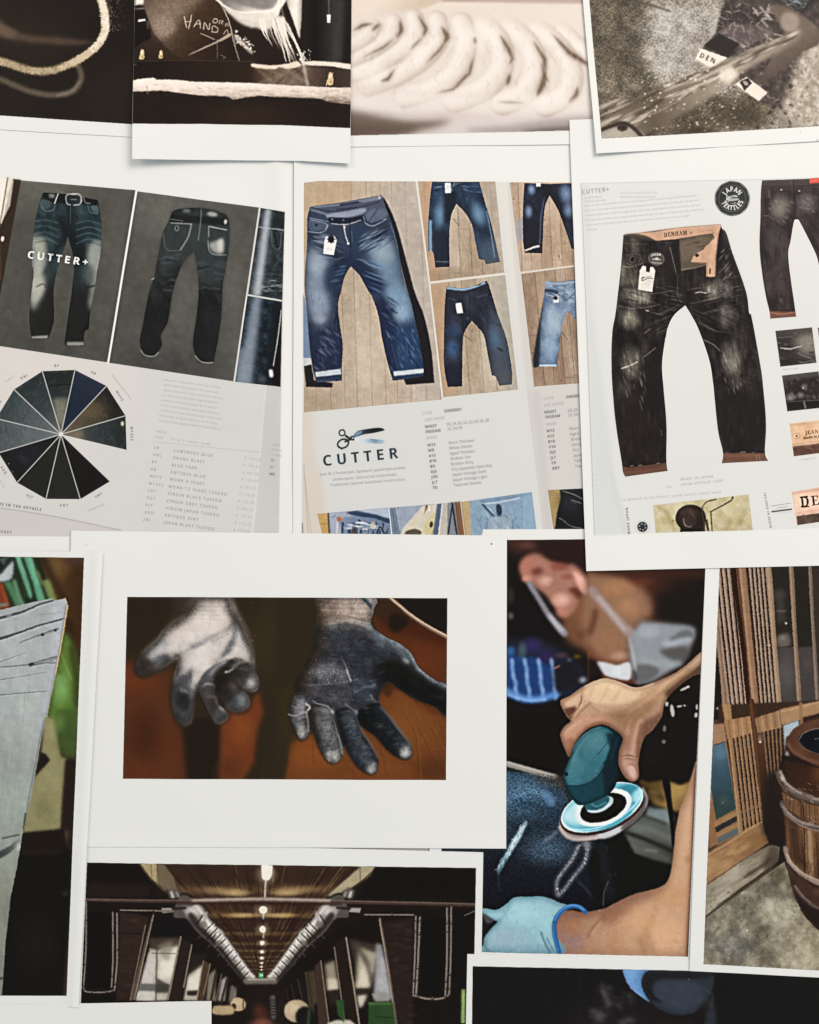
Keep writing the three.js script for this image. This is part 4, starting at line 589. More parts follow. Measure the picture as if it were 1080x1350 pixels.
      p.zoom(0, 0, 1); wood(p, q4, '#ae9680', '#80695a', 0.05, 14); denim(p, jD, '#262a38', { weave: 0.4, rim: [2, '#171922'] });
      p.clip(jD, () => { p.zoom(555, 235, 5.143); p.glow(750, 80, 36, 50, '#86a4c9', 0.9); p.glow(730, 230, 34, 60, '#8097bb', 0.95); p.glow(985, 110, 60, 90, '#7b93b8', 0.95, -15); p.glow(1000, 220, 50, 70, '#7c95bb', 0.9); p.poly([690, 300, 830, 300, 830, 520, 690, 520], '#22222b', 24, 0.95); p.line([840, 130, 815, 250, 805, 450], 8, '#5b6c8a', 3, 0.8); p.blob([820, 50, 900, 50, 880, 130, 840, 150], '#1a1c26', 10, 0.8); p.poly([700, 488, 760, 466, 800, 455, 805, 470, 770, 476, 710, 498], '#c9c8c4', 2); }, true);
      p.zoom(555, 235, 5.143); p.poly([778, 34, 812, 34, 812, 58, 782, 62], '#e2e2df', 2); p.poly([650, 300, 690, 260, 690, 430, 660, 430], '#8d97a6', 5, 0.8);
      p.zoom(0, 0, 1); wood(p, q5, '#98806b', '#6c5747', 0.09, 15); p.blob(F4([775, 180, 790, 100, 770, 300, 750, 480, 745, 600, 708, 600, 725, 450]), '#23262e', 0.8);
      denim(p, jE, '#7388a0', { weave: 0.4, rim: [2, '#4b5a70'] });
      p.clip(jE, () => { p.zoom(565, 365, 5.143); p.poly([700, 180, 765, 180, 750, 620, 700, 620], '#23262e', 8, 0.95); p.glow(840, 300, 70, 170, '#9fb3c4', 0.9); p.glow(820, 490, 70, 100, '#8ba6bd', 0.8); p.line([795, 42, 880, 48, 1000, 36], 14, '#a4adb8', 4, 0.9); p.line([790, 95, 850, 100, 880, 120], 20, '#30394a', 4, 0.9); p.line([800, 120, 850, 136, 890, 110], 5, '#d9dee2', 2, 0.8); p.line([890, 110, 930, 160, 980, 120], 9, '#47566b', 4, 0.8); whisk(p, 16, 780, 1000, 50, 150, 50, 14, '#3f4d61', '#c0cad4', 5, 3); p.poly([750, 595, 865, 596, 868, 612, 748, 610], '#b5c4d1', 2); p.line([750, 588, 860, 590], 4, '#4d6078', 2, 0.7); p.poly([915, 240, 965, 250, 960, 270, 920, 290], '#5f7690', 6, 0.6); }, true);
      p.zoom(565, 365, 5.143); p.poly([845, 140, 880, 130, 882, 176, 846, 178], '#e3e5e3', 2); p.oval(860, 146, 16, 14, '#252830', 0, 3); p.line([905, 380, 940, 425], 6, '#5b4a3c', 2, 0.7);
      p.zoom(0, 0, 1); p.line([549.5, 240, 566.3, 373.5, 583.5, 527], 1.5, '#e5dfd5', 0.3); p.line([567, 373.5, 666, 361.5], 1.8, '#e3dccf', 0.3); p.line([686, 360.3, 760, 350.6], 1.5, '#ddd3c4', 0.3);
      // emblem
      p.zoom(400, 540, 6.75); const K = '#1d2328';
      p.oval(346, 208, 26, 26, K, 0, 1.2, 1, 12); p.line([330, 185, 360, 180], 10, K, 1.5); p.c.save(); p.oval(355, 304, 50, 38, K, -24, 1.2, 1, 15); p.c.restore(); p.line([380, 235, 420, 262, 440, 258], 20, K, 2); p.line([375, 285, 410, 270, 450, 245], 18, K, 2); p.oval(440, 255, 24, 22, K, 0, 1.5); p.oval(440, 254, 8, 8, '#c9cccd', 0, 1); p.line([318, 330, 345, 352], 12, K, 2);
      p.ramp([445, 238, 480, 195, 530, 180, 620, 166, 690, 164, 722, 184, 640, 206, 540, 222, 480, 240], 450, 0, 720, 0, ['#5b7892', '#26313b', '#15181a', '#191b1d'], true, 1.2); p.oval(495, 210, 34, 12, '#88a3bb', -24, 4, 0.9);
      p.ramp([455, 250, 520, 262, 620, 264, 700, 270, 728, 288, 690, 304, 600, 298, 480, 284], 460, 0, 720, 0, ['#dfe8ec', '#c5d5de', '#7f9db4', '#a9c0cf'], true, 1.5); p.line([600, 266, 660, 276], 10, '#54748f', 4, 0.8);
      p.text('CUTTER', 176, 504, 132, '#22323d', -6.2, { w: 'bold', sp: 34, b: 1, sx: 1.04 });
      p.text('Jean fit: 5 Pocket jean, Signature J guard back pockets.', 152, 588, 33, '#84878a', -4.6, { b: 1, sp: -0.5 }); p.text('Underseams, Tailored bar buttonholes.', 262, 634, 33, '#84878a', -4.6, { b: 1 }); p.text('Traditional tailored waistband construction.', 244, 684, 33, '#84878a', -4.6, { b: 1, sp: 0.6 });
      // size list
      p.zoom(545, 515, 4.696); const D = -6, g = '#7d8083', d = '#5f6265', t = (s, x, y, c, w) => p.text(s, x, y, 25, c, D, { b: 0.9, w });
      t('CODE', 56, 152, '#a3a5a6'); t('DM50501', 192, 137, d, 'bold'); t('SIZE OFFER', 70, 192, '#a0a2a3'); t('WAIST', 72, 234, d, 'bold'); t('INSEAM', 76, 265, d, 'bold'); t('28.29.30.32.33.34.36.38', 205, 220, g); t('32.34.36', 210, 248, g); t('WASH', 80, 304, '#a0a2a3');
      ['W13|Worn Thirteen', 'WD|White Denim', 'A13|Aged Thirteen', 'B10|Broken Ten', 'BD|Broken Dirty', 'DJS|Dry Japanese Saturday', 'JVD|Japan Vintage Dark', 'JLT|Japan Vintage Light', 'TD|Tailored Denim'].forEach((s, i) => { const [a, b] = s.split('|'); t(a, 88 + i * 4, 348 + i * 32.8, d, 'bold'); t(b, 218 + i * 4, 334 + i * 32.6, g); });
      t('CODE', 806, 60, '#a0a2a3'); t('DM505', 945, 50, d, 'bold'); t('SIZE OFFER', 806, 102, '#a0a2a3'); t('WAIST', 810, 144, d, 'bold'); t('INSEAM', 816, 174, d, 'bold'); t('28.29', 955, 134, g); t('32.34', 958, 162, g); t('WASH', 822, 218, '#a0a2a3');
      ['W13|Worn', 'A13|Aged', 'B10|Broken', 'V10|Vintage', 'DJS|Dry', 'JLT|Japan', 'TD|Tailored', 'DRY|Taped'].forEach((s, i) => { const [a, b] = s.split('|'); t(a, 824 + i * 5, 260 + i * 33, d, 'bold'); t(b, 965 + i * 5, 246 + i * 33, g); });
      // strip of details
      p.zoom(410, 640, 5.684);
      p.clip([48, 212, 583, 165, 605, 380, 90, 380], () => {
        p.poly([40, 150, 610, 150, 610, 390, 40, 390], '#7e8ba0'); p.poly([40, 200, 128, 190, 140, 390, 40, 390], '#bb9a5c', 2); p.line([60, 290, 135, 282], 4, '#8d6d38', 2, 0.8); p.line([130, 200, 142, 380], 12, '#4a4638', 3); p.poly([140, 200, 300, 190, 330, 390, 150, 390], '#a3a9b9', 6, 0.8);
        p.blob([270, 205, 340, 190, 420, 200, 590, 250, 590, 285, 480, 250, 360, 232], '#31435f', 4); p.blob([360, 185, 580, 172, 590, 240, 480, 215], '#b0bccb', 6, 0.8); p.poly([260, 235, 470, 245, 600, 300, 600, 390, 240, 390, 210, 270], '#6b7d97', 6, 0.8);
        whisk(p, 40, 240, 580, 250, 380, -8, 60, '#26374f', '#c7cfd8', 9, 2.5); whisk(p, 18, 230, 440, 270, 330, 90, 6, '#2c3f5a', '#dbe0e4', 8, 2.5); p.blob([195, 240, 225, 236, 232, 262, 205, 270], '#ad6a4d', 3); p.line([200, 275, 195, 370], 12, '#d6d2ca', 3, 0.8); p.line([240, 280, 235, 380], 14, '#1f3350', 3, 0.9); p.blob([310, 320, 345, 318, 345, 380, 305, 380], '#3b3234', 4, 0.8); p.oval(362, 262, 12, 6, '#2a2a33', 20, 2); p.blob([450, 280, 480, 275, 475, 320, 455, 330], '#c8bfae', 4, 0.8); p.line([490, 380, 520, 310, 560, 380], 12, '#20262f', 3, 0.9); p.line([160, 240, 185, 225], 8, '#54648a', 3, 0.8); p.grain(FINE, 0.3, 220);
      });
      p.clip([588, 166, 1080, 125, 1125, 380, 612, 380], () => {
        p.poly([580, 110, 1130, 110, 1130, 390, 580, 390], '#8d98a9'); p.poly([585, 170, 650, 165, 680, 390, 600, 390], '#6f7d91', 3); p.line([640, 168, 668, 330], 5, '#dfe1e0', 2, 0.8); p.line([610, 170, 640, 370], 6, '#4a586c', 3, 0.6);
        p.blob([660, 180, 830, 150, 700, 330, 672, 330], '#95a0b1', 5, 0.8); p.poly([840, 150, 950, 135, 950, 260, 880, 390, 660, 390, 690, 320], '#c9c3b2', 4); p.poly([860, 140, 890, 138, 850, 215], '#6b5d49', 3, 0.8); p.line([880, 150, 892, 190], 8, '#efe9da', 2); p.blob([710, 345, 780, 325, 830, 350, 790, 390, 720, 390], '#4c3f33', 4, 0.9); p.poly([850, 290, 930, 200, 940, 390, 840, 390], '#c2b37c', 6, 0.7); p.oval(902, 292, 13, 24, '#3f3d31', 10, 3); p.poly([945, 135, 985, 132, 960, 390, 910, 390], '#485a75', 4, 0.9); p.poly([985, 132, 1045, 128, 1040, 390, 950, 390], '#b0aca4', 4); p.line([985, 135, 955, 390], 7, '#e3e1da', 2, 0.8); p.line([1046, 128, 1025, 390], 10, '#2f3844', 3); p.poly([1052, 128, 1130, 120, 1130, 390, 1040, 390], '#56657b', 4); p.poly([1080, 120, 1130, 120, 1130, 390, 1110, 390], '#6d4a34', 3); p.grain(FINE, 0.28, 220);
      });
      p.line([585, 168, 608, 380], 6, '#e6e4df', 1.5);
      p.zoom(590, 630, 5.684); p.clip([0, 185, 104, 172, 138, 430, 0, 430], () => { p.poly([-20, 190, 70, 175, 105, 430, -20, 430], '#7a7f86', 4); p.line([35, 190, 70, 420], 12, '#23272e', 3); p.line([35, 210, 5, 420], 10, '#2a2f38', 3); p.poly([55, 185, 104, 172, 140, 430, 90, 430], '#7b543a', 3); p.line([62, 190, 85, 420], 5, '#4d3122', 2, 0.7); }); p.line([98, 176, 130, 430], 6, '#e5e3dd', 1.5);
      p.clip([104, 180, 632, 105, 672, 430, 138, 430], () => {
        p.poly([100, 90, 680, 90, 680, 440, 100, 440], '#829bb2'); p.poly([100, 170, 168, 160, 176, 440, 100, 440], '#b09a70', 3); p.poly([240, 165, 640, 105, 640, 135, 250, 190], '#6d87a0', 5, 0.8); p.line([260, 195, 400, 180, 540, 150], 8, '#c3d0d9', 3, 0.9); p.line([265, 200, 310, 250, 345, 285], 15, '#3a4d61', 3, 0.9); p.line([300, 215, 340, 260], 5, '#c8d3da', 2, 0.7); p.blob([365, 205, 395, 200, 408, 250, 395, 285, 372, 275], '#2b3848', 4, 0.95); p.line([320, 285, 440, 290], 8, '#4c6277', 4, 0.8); p.poly([310, 290, 480, 285, 490, 440, 290, 440], '#8f9fae', 8, 0.7); p.line([300, 300, 285, 430], 8, '#5c748a', 4, 0.8); p.line([250, 300, 240, 340, 260, 380], 8, '#5a7289', 4, 0.7); p.line([490, 320, 485, 430], 8, '#5a7289', 4, 0.7); p.poly([555, 120, 640, 105, 672, 430, 570, 430], '#8aa6be', 8, 0.6); p.line([555, 150, 560, 340, 550, 360], 4, '#5d7a94', 2, 0.6); whisk(p, 20, 180, 520, 210, 420, 20, 30, '#5b738a', '#b5c6d3', 6, 4); p.grain(FINE, 0.3, 220);
      });
      p.clip([752, 92, 1060, 76, 1060, 430, 800, 430], () => { p.poly([740, 60, 1070, 60, 1070, 440, 740, 440], '#1c1d1f'); p.poly([740, 80, 840, 84, 848, 150, 820, 260, 795, 440, 740, 440], '#a08757', 4); p.glow(920, 180, 120, 120, '#2b2d30', 0.9); p.line([860, 98, 960, 130, 1010, 160], 6, '#8d9090', 2, 0.8); p.line([925, 165, 1000, 190], 5, '#a1a4a4', 2, 0.7); p.line([930, 180, 960, 190], 8, '#4c4e50', 3, 0.8); p.line([835, 300, 870, 320, 920, 360, 1000, 378], 6, '#7d8080', 2, 0.8); p.line([800, 390, 1010, 400], 5, '#3b3d3f', 3, 0.8); p.grain(FINE, 0.2, 220); });
      p.photo([q1, q2, q3, q4, q5, e1, e2, e3, e4], { warp: 0.5, contrast: 0.15, sharp: 0.45, radius: 2.5 });
    }, [
      ['printed_photo', 'picture of large faded blue jeans on floorboards', q1, false, [['printed_jeans', 'faded blue jeans with turned up hems', big, true], ['printed_jeans', 'black jeans beneath the blue pair', dark, true]]],
      ['printed_photo', 'picture of blue jeans cut off at the waist', q2, false, [['printed_jeans', '', jB, true]]],
      ['printed_photo', 'picture of dark navy jeans with a white tag', q3, false, [['printed_jeans', '', jC, true]]],
      ['printed_photo', 'picture of black jeans with pale blue patches', q4, false, [['printed_jeans', '', jD, true]]],
      ['printed_photo', 'picture of light blue washed jeans', q5, false, [['printed_jeans', '', jE, true]]],
      ['printed_emblem', 'black and blue scissors', zo(400, 540, 6.75, [285, 160, 735, 160, 735, 320, 380, 365, 285, 365])],
      ['lettering', 'dark blue capitals under the scissors', zo(400, 540, 6.75, [165, 400, 915, 335, 925, 455, 170, 520])],
      ['text_block', 'list of sizes and washes', zo(545, 515, 4.696, [50, 115, 515, 75, 560, 600, 110, 625])],
      ['printed_photo', 'close picture of a striped waistband', e1], ['printed_photo', 'close picture of denim seams and a cream label', e2], ['printed_photo', 'close picture of a pale blue denim jacket', e3], ['printed_photo', 'close picture of a black trouser pocket', e4],
    ]);
}

// ------------------------------------------------------------------ catalogue page with charcoal jeans on white
{
  const G2 = (f) => zo(810, 290, 5.684, f), G3 = (f) => zo(800, 400, 4.909, f), G4 = (f) => zo(930, 230, 6.747, f), G5 = (f) => zo(1000, 420, 7.1, f), G6 = (f) => zo(770, 610, 6.75, f), G7 = (f) => zo(920, 620, 6.75, f);
  const page = [765.5, 243.5, 1250, 233, 1262, 690, 783.5, 705];
  const jA = corner([...G2([62, 122, 130, 112, 460, 68, 785, 42, 800, 75, 830, 110, 880, 270, 975, 540, 1000, 700]), ...G3([930, 100, 985, 400, 1005, 560, 1022, 780, 1015, 960, 1035, 1020, 735, 1036, 742, 965, 712, 830, 690, 620, 680, 520, 655, 370, 590, 180]), ...G2([570, 720, 525, 645, 440, 720, 395, 810, 380, 880]), ...G3([372, 240, 352, 400, 362, 560, 380, 780, 380, 1010, 388, 1085, 115, 1122, 100, 1090, 90, 1020, 55, 800, 35, 600, 25, 400, 30, 200]), ...G2([0, 720, 20, 560, 45, 340])]);
  const band = G2([62, 120, 460, 68, 785, 42, 770, 130, 748, 432, 680, 430, 680, 345, 495, 388, 480, 150, 310, 162]);
  const jR = corner([...G4([492, 64, 1010, 48, 1300, 40, 1300, 1100, 1090, 960]), ...G4([1010, 850, 960, 700, 830, 440, 800, 412, 775, 430, 745, 600, 725, 700, 735, 850, 770, 1100, 795, 1272, 565, 1290, 555, 1215, 525, 1090, 490, 880, 468, 650, 475, 400, 480, 180])]);
  const badge = []; for (let i = 0; i < 11; i++) { const a = i / 11 * Math.PI * 2 - 1.72; badge.push(...G4([226 + Math.cos(a) * 154, 226 + Math.sin(a) * 154])); }
  const s1 = G5([145, 122, 488, 88, 530, 418, 192, 455]), s2 = G5([208, 538, 548, 498, 600, 836, 256, 872]), s3 = G5([275, 985, 700, 935, 740, 1240, 315, 1292]), s0 = G5([543, 92, 760, 70, 790, 390, 580, 410]);
  const pt = G6([608, 378, 1075, 325, 1200, 310, 1450, 282, 1488, 600, 630, 622]), dn = G7([820, 190, 1080, 150, 1500, 85, 1540, 390, 868, 490]);
  const whisk = (p, n, x0, x1, y0, y1, sx, sy, cols, w, b) => { for (let i = 0; i < n; i++) { const x = rr(x0, x1), y = rr(y0, y1), s = rr(0.5, 1.3); p.crease([x, y, x + sx * s * 0.5, y + sy * s * 0.5 + rr(-6, 6), x + sx * s, y + sy * s], rr(w * 0.8, w * 2), cols[(rnd() * cols.length) | 0], b, rr(0.35, 0.85)); } };
  sheet('catalogue_page', 'catalogue page with charcoal jeans on white, round dark badge and a pink leather patch', 'catalogue page', 'catalogue pages in a row across the middle',
    { quad: [750, 160, 1165, 146, 1186, 743, 772, 752.5], layer: 9, cell: 20, S: 2.6, h: (x, y) => 0.5 * sm(120, 20, Math.hypot(x - 772, y - 752)) + 0.5 * Math.exp(-Math.pow((x - 965) / 40, 2)) }, (p) => {
      p.poly(page, '#e0e1df'); p.line([765.5, 243.5, 783, 705], 0.9, '#8e9091', 0.4, 0.9); p.line([765.5, 243.5, 1250, 233], 0.8, '#a8aaa6', 0.4, 0.6); p.poly([766, 244, 775, 244, 780, 400, 806, 600, 815, 704, 784, 705], '#d6dad9', 3, 0.9); p.poly([790, 560, 830, 704, 817, 704, 800, 600], '#d2d4d3', 2, 0.8);
      // right-hand jeans
      p.zoom(0, 0, 1); denim(p, jR, '#352b2d', { weave: 0.5, cloud: 0.3, rim: [2, '#1d1718'] });
      p.clip(jR, () => {
        p.zoom(930, 230, 6.747); p.poly([480, 50, 1300, 40, 1300, 130, 480, 130], '#463d3a', 14, 0.8); p.glow(650, 310, 120, 150, '#8a8179', 0.95, 20); p.glow(890, 260, 120, 130, '#756c69', 0.8); p.glow(600, 580, 110, 160, '#4b4746', 0.8); p.glow(690, 760, 70, 110, '#43403f', 0.7);
        p.line([770, 60, 775, 260, 790, 400], 8, '#1c1617', 4, 0.9); p.line([755, 70, 760, 260], 4, '#6b615e', 2, 0.6); p.line([490, 120, 760, 118, 1000, 108], 7, '#241d1e', 4, 0.7); p.line([500, 170, 545, 300, 540, 390], 7, '#2a2122', 4, 0.8); p.line([555, 160, 560, 210], 20, '#5f5654', 6, 0.7); p.oval(662, 148, 9, 7, '#b7ada6', 0, 2); p.oval(822, 158, 9, 7, '#a79d97', 0, 2); p.line([510, 380, 550, 380], 6, '#8a807b', 3, 0.7);
        p.line([560, 170, 740, 165], 5, '#211a1b', 3, 0.7); p.line([800, 180, 960, 165], 5, '#211a1b', 3, 0.7); p.line([800, 190, 830, 300, 960, 320], 4, '#8f8681', 2.5, 0.5);
        whisk(p, 40, 520, 740, 220, 440, 40, 30, ['#9a9189', '#2a2223', '#6d6460'], 5, 4); whisk(p, 24, 800, 990, 200, 400, 40, 20, ['#8a817c', '#2a2223'], 5, 4); whisk(p, 26, 480, 740, 420, 1200, 6, 120, ['#4a4342', '#241d1e'], 8, 7);
        p.line([480, 400, 500, 900, 560, 1210], 12, '#1e1819', 6, 0.8); p.line([740, 640, 740, 850, 785, 1220], 8, '#1e1819', 5, 0.8); p.oval(660, 1130, 16, 20, '#50494a', 0, 5, 0.8);
        p.poly([550, 1215, 800, 1228, 800, 1290, 555, 1295], '#6f4a3c', 4); p.line([565, 1235, 680, 1250, 790, 1225], 12, '#96695a', 4, 0.9); p.line([560, 1218, 790, 1222], 8, '#221a19', 3, 0.9);
      }, true);
      p.zoom(930, 230, 6.747); p.poly([908, 50, 994, 40, 998, 86, 912, 94], '#d4513f', 3); p.line([925, 70, 985, 62], 6, '#f0917f', 2, 0.8);
      // main jeans
      p.zoom(0, 0, 1); denim(p, jA, '#272221', { weave: 0.55, cloud: 0.3, rim: [2.5, '#141110'] });
      p.clip(jA, () => {
        p.zoom(810, 290, 5.684);
        p.poly([50, 110, 250, 160, 240, 330, 40, 350], '#413c36', 8, 0.9); p.poly([45, 350, 180, 355, 190, 500, 30, 500], '#5a554b', 14, 0.85);
        p.glow(165, 580, 140, 90, '#8c887a', 0.95); p.glow(90, 570, 60, 60, '#77746a', 0.6); p.glow(760, 530, 140, 95, '#8b877b', 0.95); p.glow(110, 740, 100, 100, '#6f6b5f', 0.9); p.glow(820, 720, 110, 110, '#69615c', 0.9); p.glow(840, 940, 90, 70, '#5c5550', 0.8);
        p.grain(CLOUD, 0.26, 230, 84, 3.2); p.grain(ROUGH, 0.1, 200, 20, 2);
        p.blob([380, 400, 480, 400, 490, 600, 440, 700, 390, 640], '#1a1716', 20, 0.9); p.blob([560, 620, 700, 700, 800, 860, 760, 960, 660, 900], '#1b1817', 22, 0.9);
        whisk(p, 34, 40, 420, 480, 700, 150, 30, ['#97938a', '#191615', '#191615', '#5f5b52'], 6, 3); whisk(p, 30, 500, 900, 520, 720, 140, -30, ['#8d8981', '#1a1716', '#1a1716', '#55514a'], 6, 3); whisk(p, 26, 540, 800, 640, 800, 180, 90, ['#4b4744', '#151312'], 8, 4); whisk(p, 22, 180, 420, 690, 900, 180, -90, ['#55504b', '#151312'], 8, 4); whisk(p, 26, 760, 860, 200, 480, 60, -70, ['#7d7871', '#191716'], 6, 3);
        p.line([600, 552, 640, 546, 680, 556], 7, '#d2cec5', 2, 0.9); p.line([230, 682, 252, 688], 7, '#d8d4cb', 2, 0.9); p.line([30, 650, 130, 668, 230, 660, 330, 640], 6, '#8d897f', 3, 0.7); p.line([260, 560, 380, 545, 450, 530], 5, '#827e75', 3, 0.6); p.line([560, 630, 700, 610, 900, 560], 5, '#716d66', 3, 0.6);
        p.blob([250, 150, 480, 150, 500, 390, 400, 420, 250, 350], '#231d1d', 8, 0.9); p.line([410, 215, 440, 330, 460, 420], 5, '#8a857d', 2, 0.8); p.line([460, 400, 450, 560, 490, 640], 6, '#100e0e', 3, 0.9); p.line([470, 420, 465, 560], 4, '#6b665f', 2, 0.6); p.line([300, 165, 400, 178, 470, 160], 10, '#3d3634', 4, 0.8); p.line([262, 170, 268, 240], 10, '#14110f', 4, 0.9);
        p.line([50, 250, 150, 262, 240, 250], 7, '#1b1917', 3, 0.8); p.line([55, 180, 240, 190], 5, '#6b665c', 2.5, 0.6); p.line([55, 355, 130, 358, 210, 330], 7, '#8a857a', 3, 0.7); p.blob([80, 270, 180, 262, 178, 335, 90, 345], '#35312c', 6, 0.9); p.line([82, 272, 180, 265, 176, 330, 130, 348, 85, 330], 4, '#77726a', 2, 0.6); p.oval(130, 302, 16, 18, '#15120f', 0, 3); p.oval(130, 302, 20, 22, '#6c675e', 0, 2, 0.7, 4);
        p.line([790, 90, 850, 280, 960, 560, 1010, 760, 1040, 960], 26, '#191716', 10, 0.85); p.line([905, 590, 912, 640], 6, '#8a857d', 2, 0.6); p.line([830, 440, 960, 430], 6, '#55514b', 3, 0.6);
        p.zoom(800, 400, 4.909);
        p.glow(150, 110, 90, 90, '#807b6e', 0.8); p.glow(150, 380, 95, 130, '#8b8578', 0.95); p.glow(110, 560, 60, 70, '#5e5955', 0.8); p.glow(800, 370, 90, 130, '#8f8a7d', 0.95, -8); p.glow(760, 90, 90, 90, '#5f5956', 0.7); p.glow(830, 520, 60, 60, '#565049', 0.7);
        p.grain(CLOUD, 0.26, 210, 84, 3.4); p.grain(ROUGH, 0.1, 190, 70, 2.4);
        p.poly([20, 560, 390, 560, 390, 1060, 60, 1060], '#231d1c', 60, 0.85); p.poly([680, 540, 1040, 560, 1040, 1000, 690, 1000], '#1f1b1b', 60, 0.85); p.blob([230, 380, 350, 360, 370, 700, 260, 760, 220, 560], '#191616', 26, 0.8);
        p.line([90, 424, 140, 408, 190, 384], 7, '#e0dace', 2, 0.95); p.line([235, 350, 310, 292], 5, '#a39e94', 2.5, 0.7); p.line([240, 196, 275, 170], 5, '#8f8a80', 2, 0.7); p.line([620, 240, 680, 270, 725, 310], 5, '#9c978c', 2, 0.8); p.line([206, 630, 222, 690], 5, '#6d6862', 2, 0.7); p.line([345, 820, 350, 860], 6, '#6d6862', 3, 0.6); p.line([580, 100, 660, 170, 740, 190], 5, '#6f6a63', 3, 0.6);
        whisk(p, 40, 50, 240, 260, 600, 16, 60, ['#9b968b', '#2a2624', '#665f58'], 4, 3); whisk(p, 34, 720, 880, 260, 560, 14, 50, ['#9b968b', '#2a2624', '#5e5852'], 4, 3); whisk(p, 26, 60, 380, 600, 1000, 8, 120, ['#332b2a', '#171414'], 10, 6); whisk(p, 26, 700, 1000, 560, 960, 10, 120, ['#302a2a', '#151313'], 10, 6);
        p.poly([95, 1050, 130, 1062, 380, 1030, 392, 1090, 110, 1126], '#5d4034', 3); p.line([110, 1100, 250, 1085, 385, 1062], 18, '#6f4d3f', 6, 0.8); p.line([100, 1052, 160, 1054, 260, 1040, 378, 1024], 9, '#1a1413', 3); for (const [x, y] of [[145, 1054], [200, 1050], [315, 1036]]) p.line([x, y, x + 22, y - 3], 5, '#9c8b80', 2, 0.9);
        p.poly([735, 968, 1020, 966, 1036, 1022, 732, 1038], '#6a4a3b', 3); p.line([740, 990, 1020, 985], 16, '#7d5a48', 6, 0.7); p.line([738, 966, 1018, 966], 7, '#1d1615', 3); p.line([850, 966, 890, 963], 5, '#a08f83', 2, 0.9); p.line([760, 967, 780, 967], 4, '#a08f83', 2, 0.8); p.line([930, 968, 945, 966], 4, '#a08f83', 2, 0.8); p.line([958, 980, 962, 1015], 5, '#96705c', 2, 0.9); p.line([976, 980, 980, 1012], 5, '#96705c', 2, 0.9);
      }, true);
      // opened waistband
      p.zoom(810, 290, 5.684);
      p.poly([62, 120, 310, 96, 460, 68, 785, 42, 788, 62, 770, 110, 640, 122, 470, 150, 310, 163, 210, 142], '#c9a287', 2); p.line([130, 116, 460, 76, 780, 50], 6, '#dbb69b', 3, 0.9); p.line([65, 119, 460, 67, 785, 42], 4, '#9a7760', 2, 0.7); p.blob([70, 120, 150, 110, 240, 130, 300, 165, 180, 150], '#3c3731', 4, 0.9);
      p.poly([478, 150, 640, 122, 745, 106, 730, 190, 690, 330, 495, 388], '#5d5243', 4); p.blob([500, 170, 700, 130, 690, 230, 600, 300, 510, 300], '#6e6051', 8, 0.8); whisk(p, 20, 500, 680, 150, 340, 60, -16, ['#7d6f5e', '#41382e'], 6, 3); p.line([500, 380, 600, 362, 680, 340], 9, '#8d8170', 3, 0.8);
      p.poly([728, 112, 745, 150, 720, 160, 700, 190, 680, 200, 660, 230, 620, 250, 585, 280, 565, 320, 640, 328, 682, 328, 680, 430, 746, 434, 752, 280, 775, 90], '#c9a287', 2.5); p.line([745, 150, 720, 270, 712, 420], 26, '#d8b398', 8, 0.8); p.line([770, 100, 752, 280, 746, 430], 6, '#97755d', 3, 0.8); p.line([690, 330, 686, 425], 4, '#a88368', 2, 0.8); p.oval(612, 272, 14, 12, '#17120e', 0, 2); p.line([710, 372, 708, 406], 9, '#2b1d14', 2); p.line([580, 322, 680, 326], 5, '#8f6f58', 2, 0.7);
      p.text('DENHAM', 366, 136, 44, '#2d211a', -6, { w: 'bold', sp: 3, b: 1, sx: 0.78, f: 'serif' }); p.text('®', 556, 116, 26, '#3b2c23', -6, { b: 1 }); p.line([650, 96, 690, 88], 4, '#a58069', 2, 0.8); p.line([680, 88, 720, 90, 730, 104], 5, '#9c7860', 2, 0.8);
      // swing tag and round patch
      p.oval(308, 298, 62, 50, '#645f58', 10, 3); p.oval(308, 298, 52, 42, '#4c4842', 10, 3); p.text('JAPAN', 308, 276, 24, '#d6d2c8', -2, { w: 'bold', al: 'center', b: 1.2 }); p.line([280, 300, 340, 305], 7, '#cfcbc1', 2.5); p.oval(312, 298, 14, 10, '#c6c2b8', 0, 3); p.text('TEXTILES', 310, 334, 18, '#bdb9af', 4, { w: 'bold', al: 'center', b: 1.2 });
      p.poly([205, 350, 285, 360, 300, 385, 278, 545, 172, 528, 184, 385], '#e2ddd5', 2); p.poly([230, 330, 266, 340, 256, 398, 232, 394], '#120f0d', 2); p.oval(244, 350, 14, 14, '#1b1715', 0, 2); p.line([192, 448, 215, 432, 200, 462, 240, 446, 282, 444], 4, '#3b3733', 1.2); p.line([205, 440, 270, 432], 3, '#6d6963', 1.2); p.line([215, 482, 262, 488], 3, '#b0aca5', 1.5, 0.8); p.line([236, 462, 280, 470], 3, '#98948d', 1.5, 0.7);
      // badge
      p.zoom(930, 230, 6.747);
      { const b = []; for (let i = 0; i < 11; i++) { const a = i / 11 * Math.PI * 2 - 1.72; b.push(226 + Math.cos(a) * 152, 226 + Math.sin(a) * 152); } p.poly(b, '#2a2d2c', 2); p.line([...b, b[0], b[1]], 7, '#3e4241', 2, 0.9); p.oval(226, 226, 118, 118, '#8f9492', 0, 1.5, 0.75, 4);
        const arc = (s, r, a0, a1, flip) => [...s].forEach((ch, i) => { const a = (a0 + (a1 - a0) * (s.length > 1 ? i / (s.length - 1) : 0)) * Math.PI / 180, x = 226 + Math.cos(a) * r, y = 226 + Math.sin(a) * r; p.text(ch, x, y, 60, '#eceae4', a * 180 / Math.PI + (flip ? -90 : 90), { w: 'bold', al: 'center', b: 1, sx: 0.82 }); });
        arc('JAPAN', 62, -148, -40, false); arc('TEXTILES', 104, 152, 22, true);
